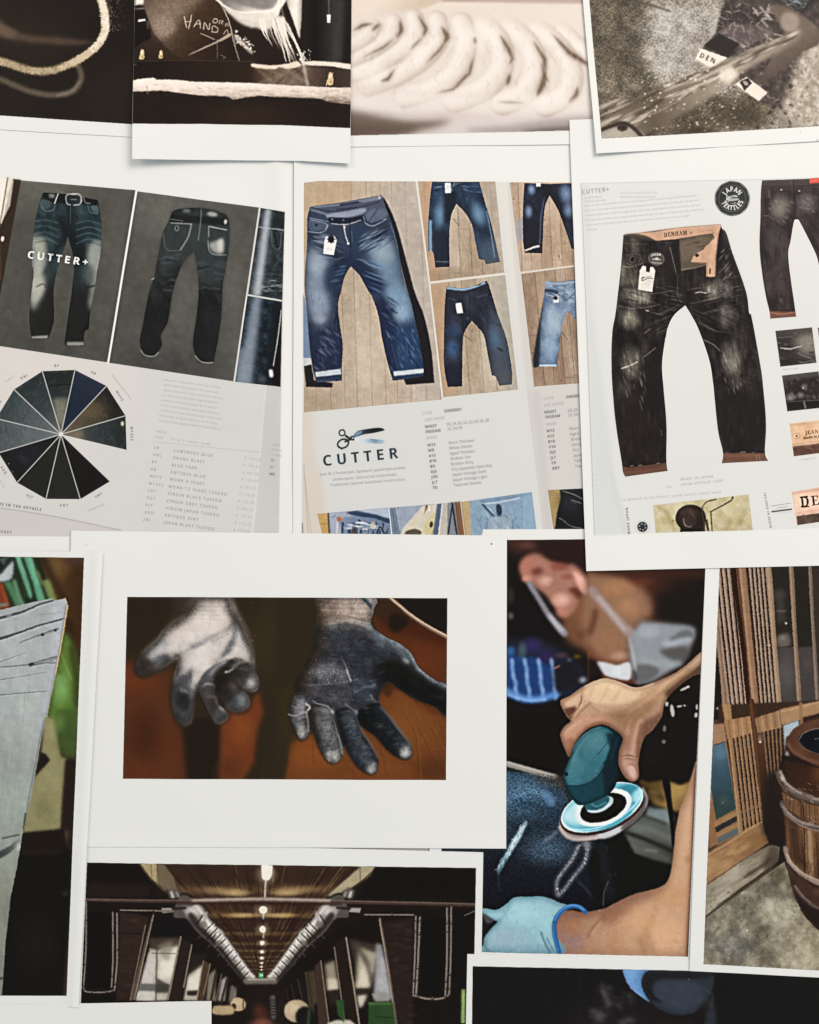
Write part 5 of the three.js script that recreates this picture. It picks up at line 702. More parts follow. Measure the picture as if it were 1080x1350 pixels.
        p.ramp([170, 232, 200, 205, 250, 195, 276, 212, 240, 216, 200, 240], 170, 0, 276, 0, ['#c9cdca', '#8a8f8c', '#e5e6e2']); p.blob([180, 246, 230, 228, 282, 226, 280, 240, 230, 250], '#b9bdba', 2); p.oval(190, 222, 15, 12, '#e3e4e0', -20, 1.5, 1, 5); p.oval(184, 246, 13, 10, '#d5d7d3', 10, 1.5, 1, 5); p.blob([196, 262, 230, 268, 262, 258, 240, 275], '#dadcd8', 2, 0.9); }
      // swatches
      p.zoom(1000, 420, 7.1);
      p.clip([145, 122, 488, 88, 530, 418, 192, 455], () => { p.poly([130, 70, 540, 70, 540, 470, 130, 470], '#322d2b'); p.blob([330, 170, 500, 110, 540, 300, 460, 350, 360, 300], '#8b857a', 40, 0.95); p.poly([140, 100, 500, 80, 500, 160, 160, 180], '#4d4743', 20, 0.7); p.line([170, 185, 330, 175], 6, '#7e7870', 3, 0.7); p.line([195, 280, 232, 285, 290, 292, 330, 278, 390, 262], 9, '#cbc6ba', 3, 0.9); p.line([230, 292, 300, 280], 5, '#e2ddd2', 2, 0.8); p.line([330, 305, 400, 350, 480, 375], 8, '#9a948a', 4, 0.7); p.line([380, 420, 520, 390], 8, '#7b756c', 4, 0.7); whisk(p, 30, 150, 480, 110, 430, 60, 10, ['#221e1d', '#6f6961', '#3b3533'], 6, 4); p.glow(250, 420, 120, 60, '#1f1b1a', 0.8); p.grain(FINE, 0.3, 260); });
      p.clip([208, 538, 548, 498, 600, 836, 256, 872], () => { p.poly([190, 480, 620, 480, 620, 890, 190, 890], '#2c2628'); p.poly([200, 530, 560, 490, 570, 540, 220, 590], '#4f4a4a', 10, 0.8); whisk(p, 46, 230, 560, 560, 760, 30, 30, ['#5f595a', '#151213', '#76706f', '#1b1819'], 12, 7); p.glow(290, 740, 60, 50, '#8a8483', 0.9); p.glow(380, 720, 50, 40, '#7d7776', 0.9); p.glow(420, 640, 40, 40, '#7d7776', 0.7); p.oval(402, 656, 6, 6, '#d5d0cc', 0, 2); p.poly([250, 780, 600, 760, 610, 850, 260, 880], '#1d191a', 6, 0.9); p.line([255, 785, 400, 775, 600, 765], 5, '#8a8482', 3, 0.7); p.line([412, 785, 425, 840], 16, '#8f8988', 5, 0.8); p.grain(FINE, 0.3, 260); });
      p.clip([543, 92, 760, 70, 790, 390, 580, 410], () => { p.poly([530, 60, 800, 60, 800, 420, 530, 420], '#3a2a24'); p.grain(FINE, 0.3, 260); });
      p.clip([275, 985, 700, 935, 740, 1240, 315, 1292], () => { p.poly([260, 900, 760, 900, 760, 1310, 260, 1310], '#d3ae8c'); p.line([280, 1000, 720, 955], 6, '#a17f61', 3, 0.8); p.line([290, 1012, 720, 965], 4, '#b59273', 2, 0.8); p.line([300, 1182, 720, 1130], 7, '#a98464', 3, 0.8); p.poly([300, 1200, 740, 1148, 760, 1240, 310, 1295], '#60463b', 3); p.line([310, 1205, 740, 1155], 12, '#8d6a58', 5, 0.7); whisk(p, 12, 330, 560, 1200, 1270, 60, -6, ['#4a342b', '#775a4c'], 8, 4); p.text('JEAN', 425, 1088, 46, '#4b382b', -7, { w: 'bold', b: 1.5, f: 'serif', sp: 2 }); p.text('Made in Japan', 405, 1132, 34, '#3b2a20', -7, { w: 'bold', b: 1.2 }); p.oval(340, 1102, 34, 28, '#9c7a5e', -8, 2, 0.9, 4); p.text('★', 326, 1114, 30, '#4b382b', -7, { b: 1.5 }); p.oval(342, 1101, 7, 9, '#4b382b', 0, 2); p.grain(CLOUD, 0.12, 300); });
      p.text('selvage denim', 385, 1330, 22, '#b3b4b2', -6, { b: 1.5 }); p.text('abrasion detail', 215, 490, 22, '#b3b4b2', -6, { b: 1.5 });
      // lower strip
      p.zoom(770, 610, 6.75);
      const A = '#7d8081';
      p.text('MADE IN JAPAN', 852, 160, 32, '#9da0a1', -5.5, { sp: 5, b: 1.2 }); p.text('JAPAN ANTIQUE LIGHT', 855, 206, 30, '#9da0a1', -5.5, { sp: 4, b: 1.2 }); p.text('JAL', 725, 226, 30, '#a3a6a7', -5.5, { sp: 5, b: 1.2 }); p.text('TO BREATHE IN THE PERFECT JAPAN INDIGO FABRIC WASH', 330, 342, 26, '#a3a6a8', -4.6, { sp: 4, b: 1.4 });
      p.text('MADE JAPAN', 404, 634, 30, '#4c4f52', -95, { sp: 6, b: 1.2, w: 'bold' });
      p.oval(513, 570, 64, 60, '#b6babb', 0, 1.5, 0.9, 3); p.oval(513, 570, 46, 46, '#26292c', 0, 1.5); for (let i = 0; i < 6; i++) { const a = i * 1.047 + 0.3; p.oval(513 + Math.cos(a) * 28, 570 + Math.sin(a) * 28, 7, 7, '#c6cacb', 0, 2, 0.9); }
      p.clip([608, 378, 1075, 325, 1200, 310, 1450, 282, 1488, 600, 630, 622], () => {
        p.poly([600, 270, 1500, 270, 1500, 640, 600, 640], '#c5bb96'); p.glow(760, 420, 150, 90, '#d8cfb0', 0.9); p.glow(1300, 400, 140, 90, '#d3caaa', 0.8); p.line([660, 390, 730, 450, 790, 560], 26, '#ad9f76', 14, 0.8); p.line([1330, 590, 1400, 480, 1420, 420], 30, '#a49a70', 14, 0.8); p.line([1250, 600, 1290, 520], 20, '#aca177', 12, 0.7); p.line([640, 470, 690, 560, 680, 620], 30, '#d9d0b2', 12, 0.7);
        p.oval(940, 490, 134, 118, '#2c211c', 0, 3); p.poly([850, 540, 1068, 530, 1066, 640, 850, 640], '#2a201b', 6); p.glow(920, 440, 90, 60, '#4d3d34', 0.9); p.oval(930, 510, 66, 60, '#3d302a', 0, 5, 0.9); p.line([880, 500, 885, 545, 915, 568, 945, 566], 9, '#8a7d74', 3, 0.9); p.line([925, 455, 960, 462, 975, 500], 6, '#5f524a', 4, 0.8); p.poly([850, 592, 1040, 588, 1040, 640, 850, 640], '#0f0c0b', 5); p.oval(784, 515, 7, 10, '#8d805d', 0, 2);
        p.line([1066, 620, 1062, 560, 1040, 430, 1044, 390, 1090, 345, 1165, 325], 10, '#4b4233', 2); p.line([1130, 620, 1118, 450, 1120, 435, 1210, 385, 1290, 340, 1310, 310], 11, '#4b4233', 2); p.oval(1310, 308, 8, 12, '#322b21', 0, 2); p.line([1078, 510, 1095, 600], 18, '#262018', 4); p.line([1050, 400, 1052, 420], 6, '#8d8468', 2, 0.7);
        p.grain(CLOUD, 0.14, 300);
      });
      p.zoom(920, 620, 6.75); p.text('TAILORED IN DENIM', 572, 200, 26, '#5c5f61', 80, { sp: 4, b: 1.2, w: 'bold' }); p.line([640, 318, 812, 292], 4, '#6e7173', 1.2); p.line([690, 336, 780, 322], 6, '#8f9294', 2, 0.8); p.line([646, 368, 820, 346], 12, '#3a3d40', 1.5); p.line([670, 388, 810, 368], 3, '#b5b8b9', 1.2);
      p.clip([820, 190, 1080, 150, 1500, 85, 1540, 390, 868, 490], () => { p.poly([800, 60, 1560, 60, 1560, 510, 800, 510], '#dcb9a3'); p.glow(1000, 270, 200, 100, '#ebcdb8', 0.8); p.line([825, 208, 1200, 152], 8, '#b08975', 3, 0.8); p.line([828, 194, 1200, 138], 5, '#c29c88', 2, 0.8); p.line([850, 382, 1200, 332], 8, '#c08f7c', 3, 0.8); p.line([862, 396, 1200, 348], 5, '#b8897a', 2, 0.8); p.poly([864, 408, 1300, 345, 1300, 430, 872, 492], '#59483f', 3); whisk(p, 26, 880, 1150, 390, 480, 30, -4, ['#776255', '#463830'], 6, 3); p.text('DENHAM', 900, 326, 118, '#2b1f1a', -7, { w: 'bold', f: 'serif', sp: 14, b: 1.5, sx: 0.95 }); p.line([905, 240, 960, 234], 14, '#2b1f1a', 1.5); p.line([915, 326, 972, 320], 12, '#2b1f1a', 1.5); p.grain(CLOUD, 0.12, 300); });
      // heading and paragraph
      p.zoom(755, 230, 5.684); p.text('CUTTER+', 66, 156, 44, '#6c6f70', -6, { sp: 5, b: 1 }); p.rows(2, 80, 190, 2, 28, 16, 19, '#a7a9a9', 0.8, ['CODE', 'DENHAM', 'fit', 'JAL']); p.rows(2, 350, 154, 0, 30, 26, 19, '#aeb0b0', 0.8, ['WAIST', '28-38', 'INSEAM', '32.34']);
      { const W = ['cutter', 'plus', 'is', 'our', 'straight', 'tailored', 'cut', 'with', 'slim', 'leg', 'details', 'honest', 'pocket', 'waist', 'and', 'denim', 'hand', 'scraped', 'whisker', 'Japan', 'selvage', 'repair']; for (let i = 0; i < 6; i++) { let s = ''; const n = i === 5 ? 6 : i === 4 ? 92 : 104; while (s.length < n) s += W[(rnd() * W.length) | 0] + ' '; p.text(s, 80 + i * 4, 250 + i * 36, 18.5, '#a9abab', -5.2, { sp: 0.1, a: 0.85 }); } }
      p.oval(1062, 186, 0.9, 1, '#8d8374', 0, 0.3);
      p.zoom(770, 610, 6.75); for (const y of [100, 155, 200]) p.line([70, y, 86, y - 2], 5, '#a9adae', 2, 0.7);
      p.photo([jA, jR, s1, s2, s0, pt], { warp: 0.4, contrast: 0.02, sharp: 0.45, radius: 2.5 }); p.photo([s3, dn], { warp: 0.3, noise: 0.7 });
    }, [
      ['printed_page', 'cool white printed page area', page, false, [
        ['printed_jeans', 'charcoal jeans with open pink waistband', jA, true], ['printed_jeans', 'brown black jeans seen from behind', jR, true], ['printed_badge', 'round dark badge with white capitals', badge],
        ['printed_photo', 'worn thigh swatch', s1], ['printed_photo', 'pocket swatch', s2], ['printed_photo', 'brown swatch', s0], ['printed_patch', 'tan leather patch with small words', s3], ['printed_photo', 'picture of a dark button on cream cloth', pt], ['printed_patch', 'pink leather patch with large slab letters', dn],
        ['lettering', 'small grey headline', zo(755, 230, 5.684, [60, 120, 285, 95, 290, 140, 66, 165])], ['text_block', 'faint paragraph of small print', zo(755, 230, 5.684, [75, 225, 960, 150, 970, 330, 95, 440])]]],
    ]);
}

// ------------------------------------------------------------------ print of the gloved hands
const soften = (p, n, x0, x1, y0, y1, sx, sy, cols, w, b, a0 = 0.2, a1 = 0.6) => { for (let i = 0; i < n; i++) { const x = rr(x0, x1), y = rr(y0, y1), s = rr(0.5, 1.3); p.line([x, y, x + sx * s * 0.5, y + sy * s * 0.5 + rr(-2, 2), x + sx * s, y + sy * s], rr(w * 0.5, w * 1.3), cols[(rnd() * cols.length) | 0], b, rr(a0, a1)); } };
{
  const img = [169, 786.5, 590, 788.3, 588.2, 1027.5, 163, 1026];
  const h1 = (f) => zo(160, 780, 4.909, f), h2 = (f) => zo(370, 780, 4.696, f);
  const left = [520, 36, 685, 36, 715, 130, 775, 210, 820, 310, 860, 410, 852, 460, 892, 550, 895, 610, 850, 645, 815, 640, 832, 700, 820, 750, 770, 775, 700, 765, 690, 810, 630, 852, 600, 830, 550, 740, 500, 640, 475, 700, 460, 800, 430, 862, 385, 850, 345, 780, 330, 680, 345, 580, 375, 430, 330, 445, 260, 490, 180, 535, 115, 530, 100, 470, 150, 395, 240, 310, 300, 230, 420, 140, 470, 70];
  const right = [240, 36, 575, 36, 578, 110, 562, 200, 640, 270, 740, 320, 810, 380, 860, 470, 960, 545, 1028, 580, 1028, 760, 960, 710, 840, 665, 720, 590, 660, 550, 620, 600, 612, 680, 660, 760, 740, 870, 800, 940, 815, 1000, 790, 1030, 740, 1025, 670, 980, 590, 890, 510, 830, 480, 770, 500, 860, 560, 960, 600, 1030, 605, 1080, 580, 1120, 540, 1118, 480, 1080, 420, 990, 390, 940, 385, 1010, 350, 1052, 300, 1050, 250, 980, 205, 860, 180, 730, 165, 770, 178, 850, 165, 900, 125, 912, 85, 830, 55, 755, 60, 690, 100, 630, 90, 560, 150, 460, 200, 300, 225, 150];
  sheet('photo_print', 'wide bordered print of two hands in dusty knitted gloves, palms up', 'photo print', 'photo prints laid out on the table',
    { quad: [94, 699.5, 668, 706, 667, 1117, 91, 1115], layer: 5, cell: 20, S: 2.6, h: (x, y) => 0.5 * Math.exp(-Math.pow((x - 640) / 60, 2)) + 0.25 * sm(1090, 1116, y) }, (p) => {
      p.clip(img, () => {
        p.poly(img, '#30271a');
        p.zoom(160, 780, 4.909);
        p.ramp([0, 30, 900, 30, 900, 1230, 0, 1230], 0, 30, 0, 1230, ['#2b2316', '#32281a', '#33291a', '#2d2415'], false);
        p.poly([-20, 440, 110, 460, 120, 540, 220, 530, 340, 480, 350, 860, 400, 900, 440, 1240, -20, 1240], '#58301a', 26, 0.95); p.glow(100, 560, 200, 130, '#6b3518', 0.8); p.glow(170, 930, 190, 260, '#432413', 0.9); p.glow(330, 1000, 160, 260, '#5d2f18', 0.7); p.glow(150, 1160, 260, 120, '#612f1a', 0.7); p.glow(340, 760, 120, 200, '#57321b', 0.6);
        p.poly([430, 820, 650, 800, 640, 1240, 440, 1240, 400, 900], '#231b12', 16, 0.97);
        p.poly([650, 760, 830, 720, 890, 640, 925, 780, 880, 900, 862, 1100, 800, 1200, 780, 1240, 640, 1240], '#70391b', 14, 0.97); p.glow(780, 880, 120, 160, '#844520', 0.8); p.glow(700, 1150, 120, 120, '#56301a', 0.8);
        p.glow(1000, 300, 300, 400, '#3a301e', 0.8);
        // left hand
        p.blob(left.map((v, i) => v + (i % 2 ? 6 : -2)), '#1f1913', 12, 0.7);
        p.blob([520, 36, 685, 36, 715, 130, 775, 210, 820, 310, 862, 420, 850, 470, 780, 430, 700, 440, 620, 470, 540, 540, 480, 640, 430, 560, 345, 575, 375, 430, 300, 440, 240, 400, 250, 310, 300, 230, 420, 140, 480, 70], '#c6beb8', 8);
        p.blob([330, 20, 470, 30, 480, 90, 410, 150, 330, 170], '#3d332b', 16, 0.85); p.ramp([440, 100, 520, 30, 690, 30, 720, 140, 560, 150], 440, 120, 640, 60, ['#7a6c64', '#aea29a', '#c2b8b0'], true, 22);
        p.glow(400, 240, 160, 100, '#cfc6bf', 0.9, -25); p.glow(620, 180, 130, 100, '#cdc3ba', 0.8); p.glow(500, 440, 150, 110, '#c9c4bf', 0.9, -35); p.glow(780, 330, 60, 120, '#c2bdb9', 0.9, -20); p.glow(470, 560, 60, 130, '#bdb8b3', 0.8, 20);
        p.crease([430, 390, 500, 345, 560, 305, 640, 265, 700, 225], 26, '#6f7074', 11, 0.7); p.crease([400, 420, 470, 355, 530, 325], 34, '#66686d', 12, 0.75); p.crease([660, 270, 720, 215, 740, 180], 24, '#6b696a', 10, 0.75); p.crease([738, 160, 735, 300, 690, 380, 600, 470], 40, '#53545a', 12, 0.85); p.line([540, 90, 580, 160, 575, 210], 7, '#a0968f', 4, 0.5); p.line([590, 320, 700, 270, 720, 250], 10, '#8f8a86', 6, 0.6); p.line([390, 420, 470, 380, 540, 360], 14, '#d5cfc9', 8, 0.5);
        p.ramp([290, 250, 230, 310, 140, 400, 100, 470, 110, 535, 180, 540, 260, 495, 340, 445, 380, 420, 350, 320], 330, 330, 110, 510, ['#cac4be', '#bab6b3', '#8d8c8d', '#453f3c', '#2b241d'], true, 10);
        p.blob([140, 400, 230, 320, 300, 300, 310, 360, 240, 410, 200, 430], '#a8a7a8', 14, 0.85); p.blob([210, 440, 270, 400, 320, 410, 300, 450, 230, 480], '#4b4d50', 11, 0.85); p.blob([110, 440, 190, 440, 220, 490, 160, 540, 105, 525], '#382f29', 13, 0.9);
        p.glow(560, 210, 170, 120, '#e6ddd5', 0.35, -20); p.glow(470, 420, 90, 90, '#ddd8d3', 0.35, -35); p.glow(330, 290, 90, 60, '#d3ccc6', 0.3, -30); p.line([700, 60, 790, 220, 850, 400], 30, '#a9a5a3', 14, 0.6); p.poly([-20, 20, 330, 20, 380, 120, 250, 250, 120, 380, -20, 420], '#2c2317', 26, 0.75);
        // curled fingers
        p.ramp([350, 560, 420, 540, 490, 600, 470, 700, 462, 800, 432, 862, 385, 850, 345, 780, 330, 680], 400, 540, 400, 860, ['#65676a', '#47494c', '#2f3031', '#3f4244', '#595d60'], true, 6);
        p.line([460, 560, 462, 700, 445, 840], 26, '#858687', 9, 0.9); p.blob([390, 620, 440, 640, 440, 660, 390, 655], '#8d8d8d', 8, 0.8); p.blob([350, 570, 400, 540, 470, 500, 460, 570, 400, 600], '#47494c', 9, 0.8); p.line([470, 490, 478, 590, 470, 660], 18, '#c2bfba', 8, 0.9); p.blob([360, 660, 430, 655, 440, 740, 380, 760], '#272726', 10, 0.85); p.line([395, 790, 440, 800], 22, '#5b6063', 9, 0.7);
        p.blob([520, 560, 580, 500, 680, 460, 760, 440, 830, 470, 860, 520, 840, 640, 720, 760, 640, 700, 560, 720, 500, 640], '#2a2722', 9);
        p.blob([500, 600, 560, 510, 640, 460, 700, 440, 660, 480, 600, 540, 590, 600, 540, 640], '#56585b', 9, 0.9); p.line([580, 530, 620, 480, 680, 450], 20, '#8d8e8f', 8, 0.8);
        p.ramp([510, 600, 560, 580, 610, 600, 610, 680, 650, 740, 690, 780, 688, 815, 632, 852, 600, 830, 560, 750], 540, 600, 660, 840, ['#47484a', '#3d3d3d', '#35312d', '#4d4e4f', '#85878a'], true, 5); p.crease([520, 612, 560, 590, 608, 604], 16, '#9a9998', 6, 0.85); p.line([560, 680, 610, 680, 620, 720], 14, '#6c605a', 7, 0.8); p.line([640, 745, 668, 768, 688, 800, 668, 832, 634, 848], 12, '#b0ada9', 7, 0.85); p.blob([610, 780, 650, 780, 660, 820, 625, 840], '#4a4d50', 7, 0.8);
        p.ramp([610, 560, 680, 540, 740, 620, 800, 645, 832, 690, 825, 745, 775, 775, 705, 765, 650, 690], 630, 600, 810, 740, ['#231e19', '#2b2722', '#34322f', '#5b6165', '#7d858a'], true, 5); p.glow(790, 700, 44, 56, '#8b9398', 0.9); p.line([815, 665, 832, 710, 820, 745], 8, '#b3b4b3', 4, 0.8); p.blob([690, 590, 740, 590, 760, 640, 720, 650], '#4b4441', 10, 0.8);
        p.ramp([690, 500, 760, 460, 830, 480, 880, 530, 896, 590, 880, 635, 840, 646, 790, 620, 730, 560], 720, 520, 880, 620, ['#2a2520', '#35312d', '#3f3e3d', '#8d8f90', '#c4c2be'], true, 5); p.glow(850, 600, 42, 50, '#d3d0ca', 0.95); p.line([720, 480, 780, 450, 850, 450, 862, 500], 16, '#aeaaa6', 9, 0.8); p.crease([665, 520, 700, 515, 770, 465], 14, '#bdb9b4', 5, 0.8); p.line([740, 490, 800, 500, 850, 520], 18, '#4a4a4b', 7, 0.8); p.line([730, 445, 800, 420, 850, 430], 14, '#b5b1ac', 7, 0.7); p.blob([690, 450, 750, 430, 730, 470, 690, 485], '#2f2c29', 7, 0.8); p.oval(682, 518, 9, 8, '#bdb9b4', 0, 4, 0.8);
        p.line([...left, left[0], left[1]], 40, '#30271c', 11, 0.55); p.clip([...left], () => { p.line([...left, left[0], left[1]], 60, '#3f3c3c', 22, 0.75); p.blob([340, 20, 520, 20, 500, 110, 400, 190, 280, 270, 250, 220], '#4b423b', 30, 0.6); p.line([345, 580, 420, 520, 470, 500], 22, '#85868a', 12, 0.6); for (let i = 0; i < 9; i++) { const y = 60 + i * 14; p.line([500 - i * 8, y, 600, y + 8, 710, y + 4], 4, i % 2 ? '#d0c8c0' : '#978d86', 3, 0.35); } p.grain(FINE, 0.3, 300); p.grain(CLOUD, 0.14, 300); }, true);
        soften(p, 90, 320, 860, 60, 480, 14, 10, ['#e3ddd7', '#8d8884'], 4, 2, 0.1, 0.4);
        // right side
        p.zoom(370, 780, 4.696);
        p.poly([560, 120, 700, 230, 860, 200, 1040, 290, 1040, 1180, 20, 1180, 60, 940, 180, 880, 600, 640, 680, 560, 600, 260], '#5a2f17', 10); p.poly([20, 1180, 100, 930, 200, 890, 500, 800, 640, 620, 760, 600, 900, 740, 1040, 780, 1040, 1180], '#6f3f1e', 14, 0.95);
        p.glow(200, 1000, 220, 160, '#84491f', 0.9); p.glow(780, 830, 240, 230, '#7d4a22', 0.85); p.glow(900, 430, 120, 160, '#643216', 0.8); p.glow(960, 1100, 180, 120, '#4b2c17', 0.8); p.glow(620, 1080, 200, 90, '#7a4420', 0.8); p.poly([560, 100, 700, 60, 1040, 280, 1040, 340, 640, 240], '#41200f', 20, 0.7);
        for (const a of [[760, 740, 840, 900, 860, 1180], [850, 840, 960, 1060, 1000, 1180], [910, 790, 1000, 960], [600, 900, 640, 1040, 660, 1180], [200, 900, 205, 1060], [450, 1100, 470, 1180], [860, 330, 960, 400], [900, 990, 1030, 985], [740, 1060, 860, 1060], [980, 1000, 1010, 1130]]) p.line(a, 3.5, '#45250f', 2.5, 0.45);
        for (const a of [[770, 745, 850, 905, 870, 1180], [920, 800, 1010, 970]]) p.line(a, 3, '#96602f', 2, 0.5);
        soften(p, 50, 620, 1020, 640, 1140, 30, 70, ['#8f5a2c', '#4f2c14'], 5, 5, 0.15, 0.4);
        p.poly([690, 36, 1040, 36, 1040, 290, 940, 230, 800, 130], '#1b1612', 5); p.poly([575, 36, 690, 36, 760, 110, 740, 180, 640, 170, 570, 130], '#382619', 12, 0.9); p.blob([670, 170, 720, 130, 790, 180, 740, 240, 690, 245], '#1f1610', 10, 0.9);
        p.line([665, 26, 720, 70, 800, 140, 920, 220, 1040, 285], 20, '#8d745e', 4); p.line([680, 36, 800, 134, 920, 212, 1040, 276], 9, '#cdb59c', 2.5);
        p.oval(665, 610, 28, 40, '#3a220f', 0, 9, 0.7);
        p.poly([-20, 36, 230, 36, 220, 160, 140, 430, 60, 640, 60, 900, 20, 1180, -20, 1180], '#33291a', 12, 0.95); p.glow(40, 700, 80, 300, '#3a2f19', 0.7);
        // right palm
        p.blob(right.map((v, i) => v + (i % 2 ? 5 : -3)), '#15100c', 8, 0.6); p.blob(right, '#33343a', 3);
        p.clip(right, () => {
          p.ramp([230, 20, 580, 20, 585, 110, 565, 220, 400, 190, 200, 220, 225, 120], 230, 0, 580, 30, ['#5e4d42', '#8d7b70', '#a4948a', '#ada098'], true, 5); for (let i = 0; i < 10; i++) p.line([225, 46 + i * 16, 320, 54 + i * 15, 440, 58 + i * 15, 575, 54 + i * 17], 4, i % 2 ? '#7b6a60' : '#bdb0a8', 2.5, 0.5); p.line([215, 160, 280, 150, 400, 148, 560, 190], 8, '#6b5c54', 4, 0.8); p.poly([490, 30, 530, 36, 568, 90, 565, 110, 530, 70], '#2f4c57', 4, 0.95); p.line([530, 40, 575, 60, 572, 100], 9, '#c7bfb8', 3, 0.8); soften(p, 80, 230, 560, 60, 230, 0, 12, ['#cbbfb7', '#6f6058'], 3, 1.5, 0.2, 0.5);
          p.blob([200, 180, 330, 170, 520, 190, 620, 240, 600, 290, 400, 250, 220, 230], '#7c7977', 16, 0.6);
          p.blob([300, 240, 420, 225, 620, 270, 740, 340, 660, 450, 620, 560, 540, 570, 450, 470, 320, 410, 240, 330], '#31343b', 26, 0.85); p.glow(300, 320, 110, 80, '#45454a', 0.7); p.glow(640, 300, 120, 60, '#5c6670', 0.9, 25); p.glow(760, 370, 90, 50, '#77828c', 0.95, 40);
          p.line([560, 215, 650, 280, 740, 325, 810, 385, 860, 475, 950, 545, 1028, 585], 34, '#8c959c', 12, 0.85); p.line([730, 325, 800, 372, 830, 430], 16, '#b0b6ba', 7, 0.8); p.line([850, 470, 890, 500], 18, '#a8adaf', 7, 0.85); p.oval(780, 430, 26, 14, '#a9b1b6', 30, 8, 0.7);
          p.blob([640, 420, 760, 440, 900, 540, 1040, 640, 1040, 770, 840, 670, 700, 580, 600, 560, 580, 480], '#12120f', 20, 0.95); p.line([700, 540, 860, 620, 1030, 720], 40, '#0f0e0c', 14, 0.9); p.line([960, 560, 1030, 610], 16, '#3b4651', 8, 0.8); p.line([920, 640, 1030, 660], 16, '#20272e', 8, 0.7);
          p.glow(300, 500, 170, 90, '#6d6e73', 0.9, 10); p.glow(250, 480, 110, 60, '#77777a', 0.7); p.blob([150, 580, 300, 580, 420, 600, 420, 690, 300, 690, 180, 650], '#4a494d', 18, 0.8); p.glow(500, 600, 110, 90, '#3f4a58', 0.9); p.blob([100, 560, 170, 480, 220, 400, 240, 320, 180, 360, 110, 520], '#3d3832', 18, 0.7);
          p.line([150, 575, 260, 572, 380, 560, 480, 540], 7, '#77777b', 4, 0.7); p.line([410, 480, 425, 520, 440, 556], 7, '#c9c6c3', 2.5, 0.9); p.line([385, 420, 420, 490], 5, '#8a8a8d', 3, 0.7); p.line([460, 620, 520, 590, 580, 580], 12, '#707c8b', 7, 0.8); p.line([440, 560, 450, 640, 490, 720], 8, '#252a33', 5, 0.7); p.line([560, 640, 590, 680, 612, 690], 10, '#7c8896', 5, 0.8); p.line([580, 570, 612, 620, 612, 680], 12, '#6d7b8a', 7, 0.7); p.line([200, 600, 300, 640, 420, 650], 6, '#33343a', 4, 0.6);
          p.blob([60, 560, 120, 460, 190, 300, 215, 150, 260, 150, 270, 300, 230, 430, 170, 520, 110, 640], '#2e261b', 26, 0.9); p.blob([60, 560, 150, 520, 160, 640, 90, 660], '#332b20', 16, 0.7); p.line([600, 480, 620, 560, 600, 640], 30, '#1b1d22', 16, 0.8);
          for (let i = 0; i < 420; i++) { const x = rr(150, 560), y = rr(380, 700), k = Math.exp(-Math.pow((x - 310) / 130, 2) - Math.pow((y - 500) / 80, 2)); p.oval(x, y, rr(1.5, 3.5), rr(1.5, 3), rnd() < 0.75 ? '#b5b4b5' : '#202228', 0, 0.8, 0.12 + 0.5 * k); }
          p.line([...right, right[0], right[1]], 40, '#15161a', 16, 0.5); for (let k = 0; k < 70; k++) { const x = rr(220, 640), y = rr(240, 680); p.crease([x - 30, y + rr(-10, 14), x, y, x + 36, y + rr(-10, 12)], rr(3, 8), rnd() < 0.55 ? '#7f838a' : '#17191d', 3, 0.3); } p.line([640, 270, 740, 322, 810, 385, 860, 475, 950, 545, 1028, 585], 18, '#9aa2a8', 8, 0.6); p.grain(FINE, 0.4, 300); p.grain(CLOUD, 0.16, 220);
        }, true);
        p.poly([-20, 30, 215, 30, 225, 160, 150, 420, 90, 560, 40, 600, -20, 600], '#30271a', 22, 0.85);
        const finger = (o, x0, y0, x1, y1, st, tx, ty, tr, tc) => { p.blob(o.map((v, i) => v + (i % 2 ? 3 : -4)), '#120e0b', 6, 0.35); p.ramp(o, x0, y0, x1, y1, st, true, 3); p.clip(o, () => { p.line([...o, o[0], o[1]], 34, '#141414', 12, 0.6); p.glow(tx, ty, tr, tr, tc, 0.9); for (let k = 0; k < 26; k++) { const t = rnd(), u = rr(-0.4, 0.4), x = (x0 + x1) / 2 + (tx - (x0 + x1) / 2) * (t * 2 - 1) + u * 90, y = (y0 + y1) / 2 + (ty - (y0 + y1) / 2) * (t * 2 - 1) + u * 30; p.crease([x - 24, y + 8, x, y, x + 26, y - 2], rr(4, 9), rnd() < 0.5 ? '#8d9094' : '#101010', 4, 0.3); } p.grain(FINE, 0.4, 260); p.grain(CLOUD, 0.2, 160); }, true); };
        finger([100, 628, 150, 630, 180, 690, 168, 760, 178, 850, 165, 900, 125, 912, 90, 840, 58, 755, 62, 690], 60, 700, 190, 760, ['#4b4640', '#66666a', '#75757a', '#5d5c5e'], 140, 870, 50, '#98968f');
        p.line([50, 755, 90, 765, 140, 745, 168, 740], 8, '#a8a6a4', 3, 0.8); p.line([70, 700, 110, 720, 160, 700], 7, '#8d8c8d', 4, 0.7); p.line([160, 740, 172, 800, 176, 860], 8, '#aaa9a7', 4, 0.8); p.line([80, 790, 120, 800, 165, 790], 8, '#45433f', 5, 0.7);
        finger([185, 710, 250, 690, 310, 710, 335, 780, 355, 860, 385, 950, 384, 1012, 350, 1054, 300, 1050, 250, 980, 210, 870], 200, 860, 380, 820, ['#3a3630', '#57585a', '#66686b', '#4f5154'], 330, 1010, 62, '#a5a39d');
        p.line([325, 740, 345, 830, 372, 930, 386, 1000], 9, '#9fa0a0', 4, 0.85); p.line([230, 720, 300, 740], 10, '#7d7e80', 6, 0.6);
        finger([345, 740, 400, 715, 465, 730, 490, 830, 540, 920, 595, 1010, 606, 1075, 580, 1120, 540, 1120, 480, 1080, 420, 990, 380, 880], 370, 920, 560, 860, ['#1b1c1e', '#2f343a', '#454c54', '#2c3137'], 565, 1085, 50, '#b3b1ac');
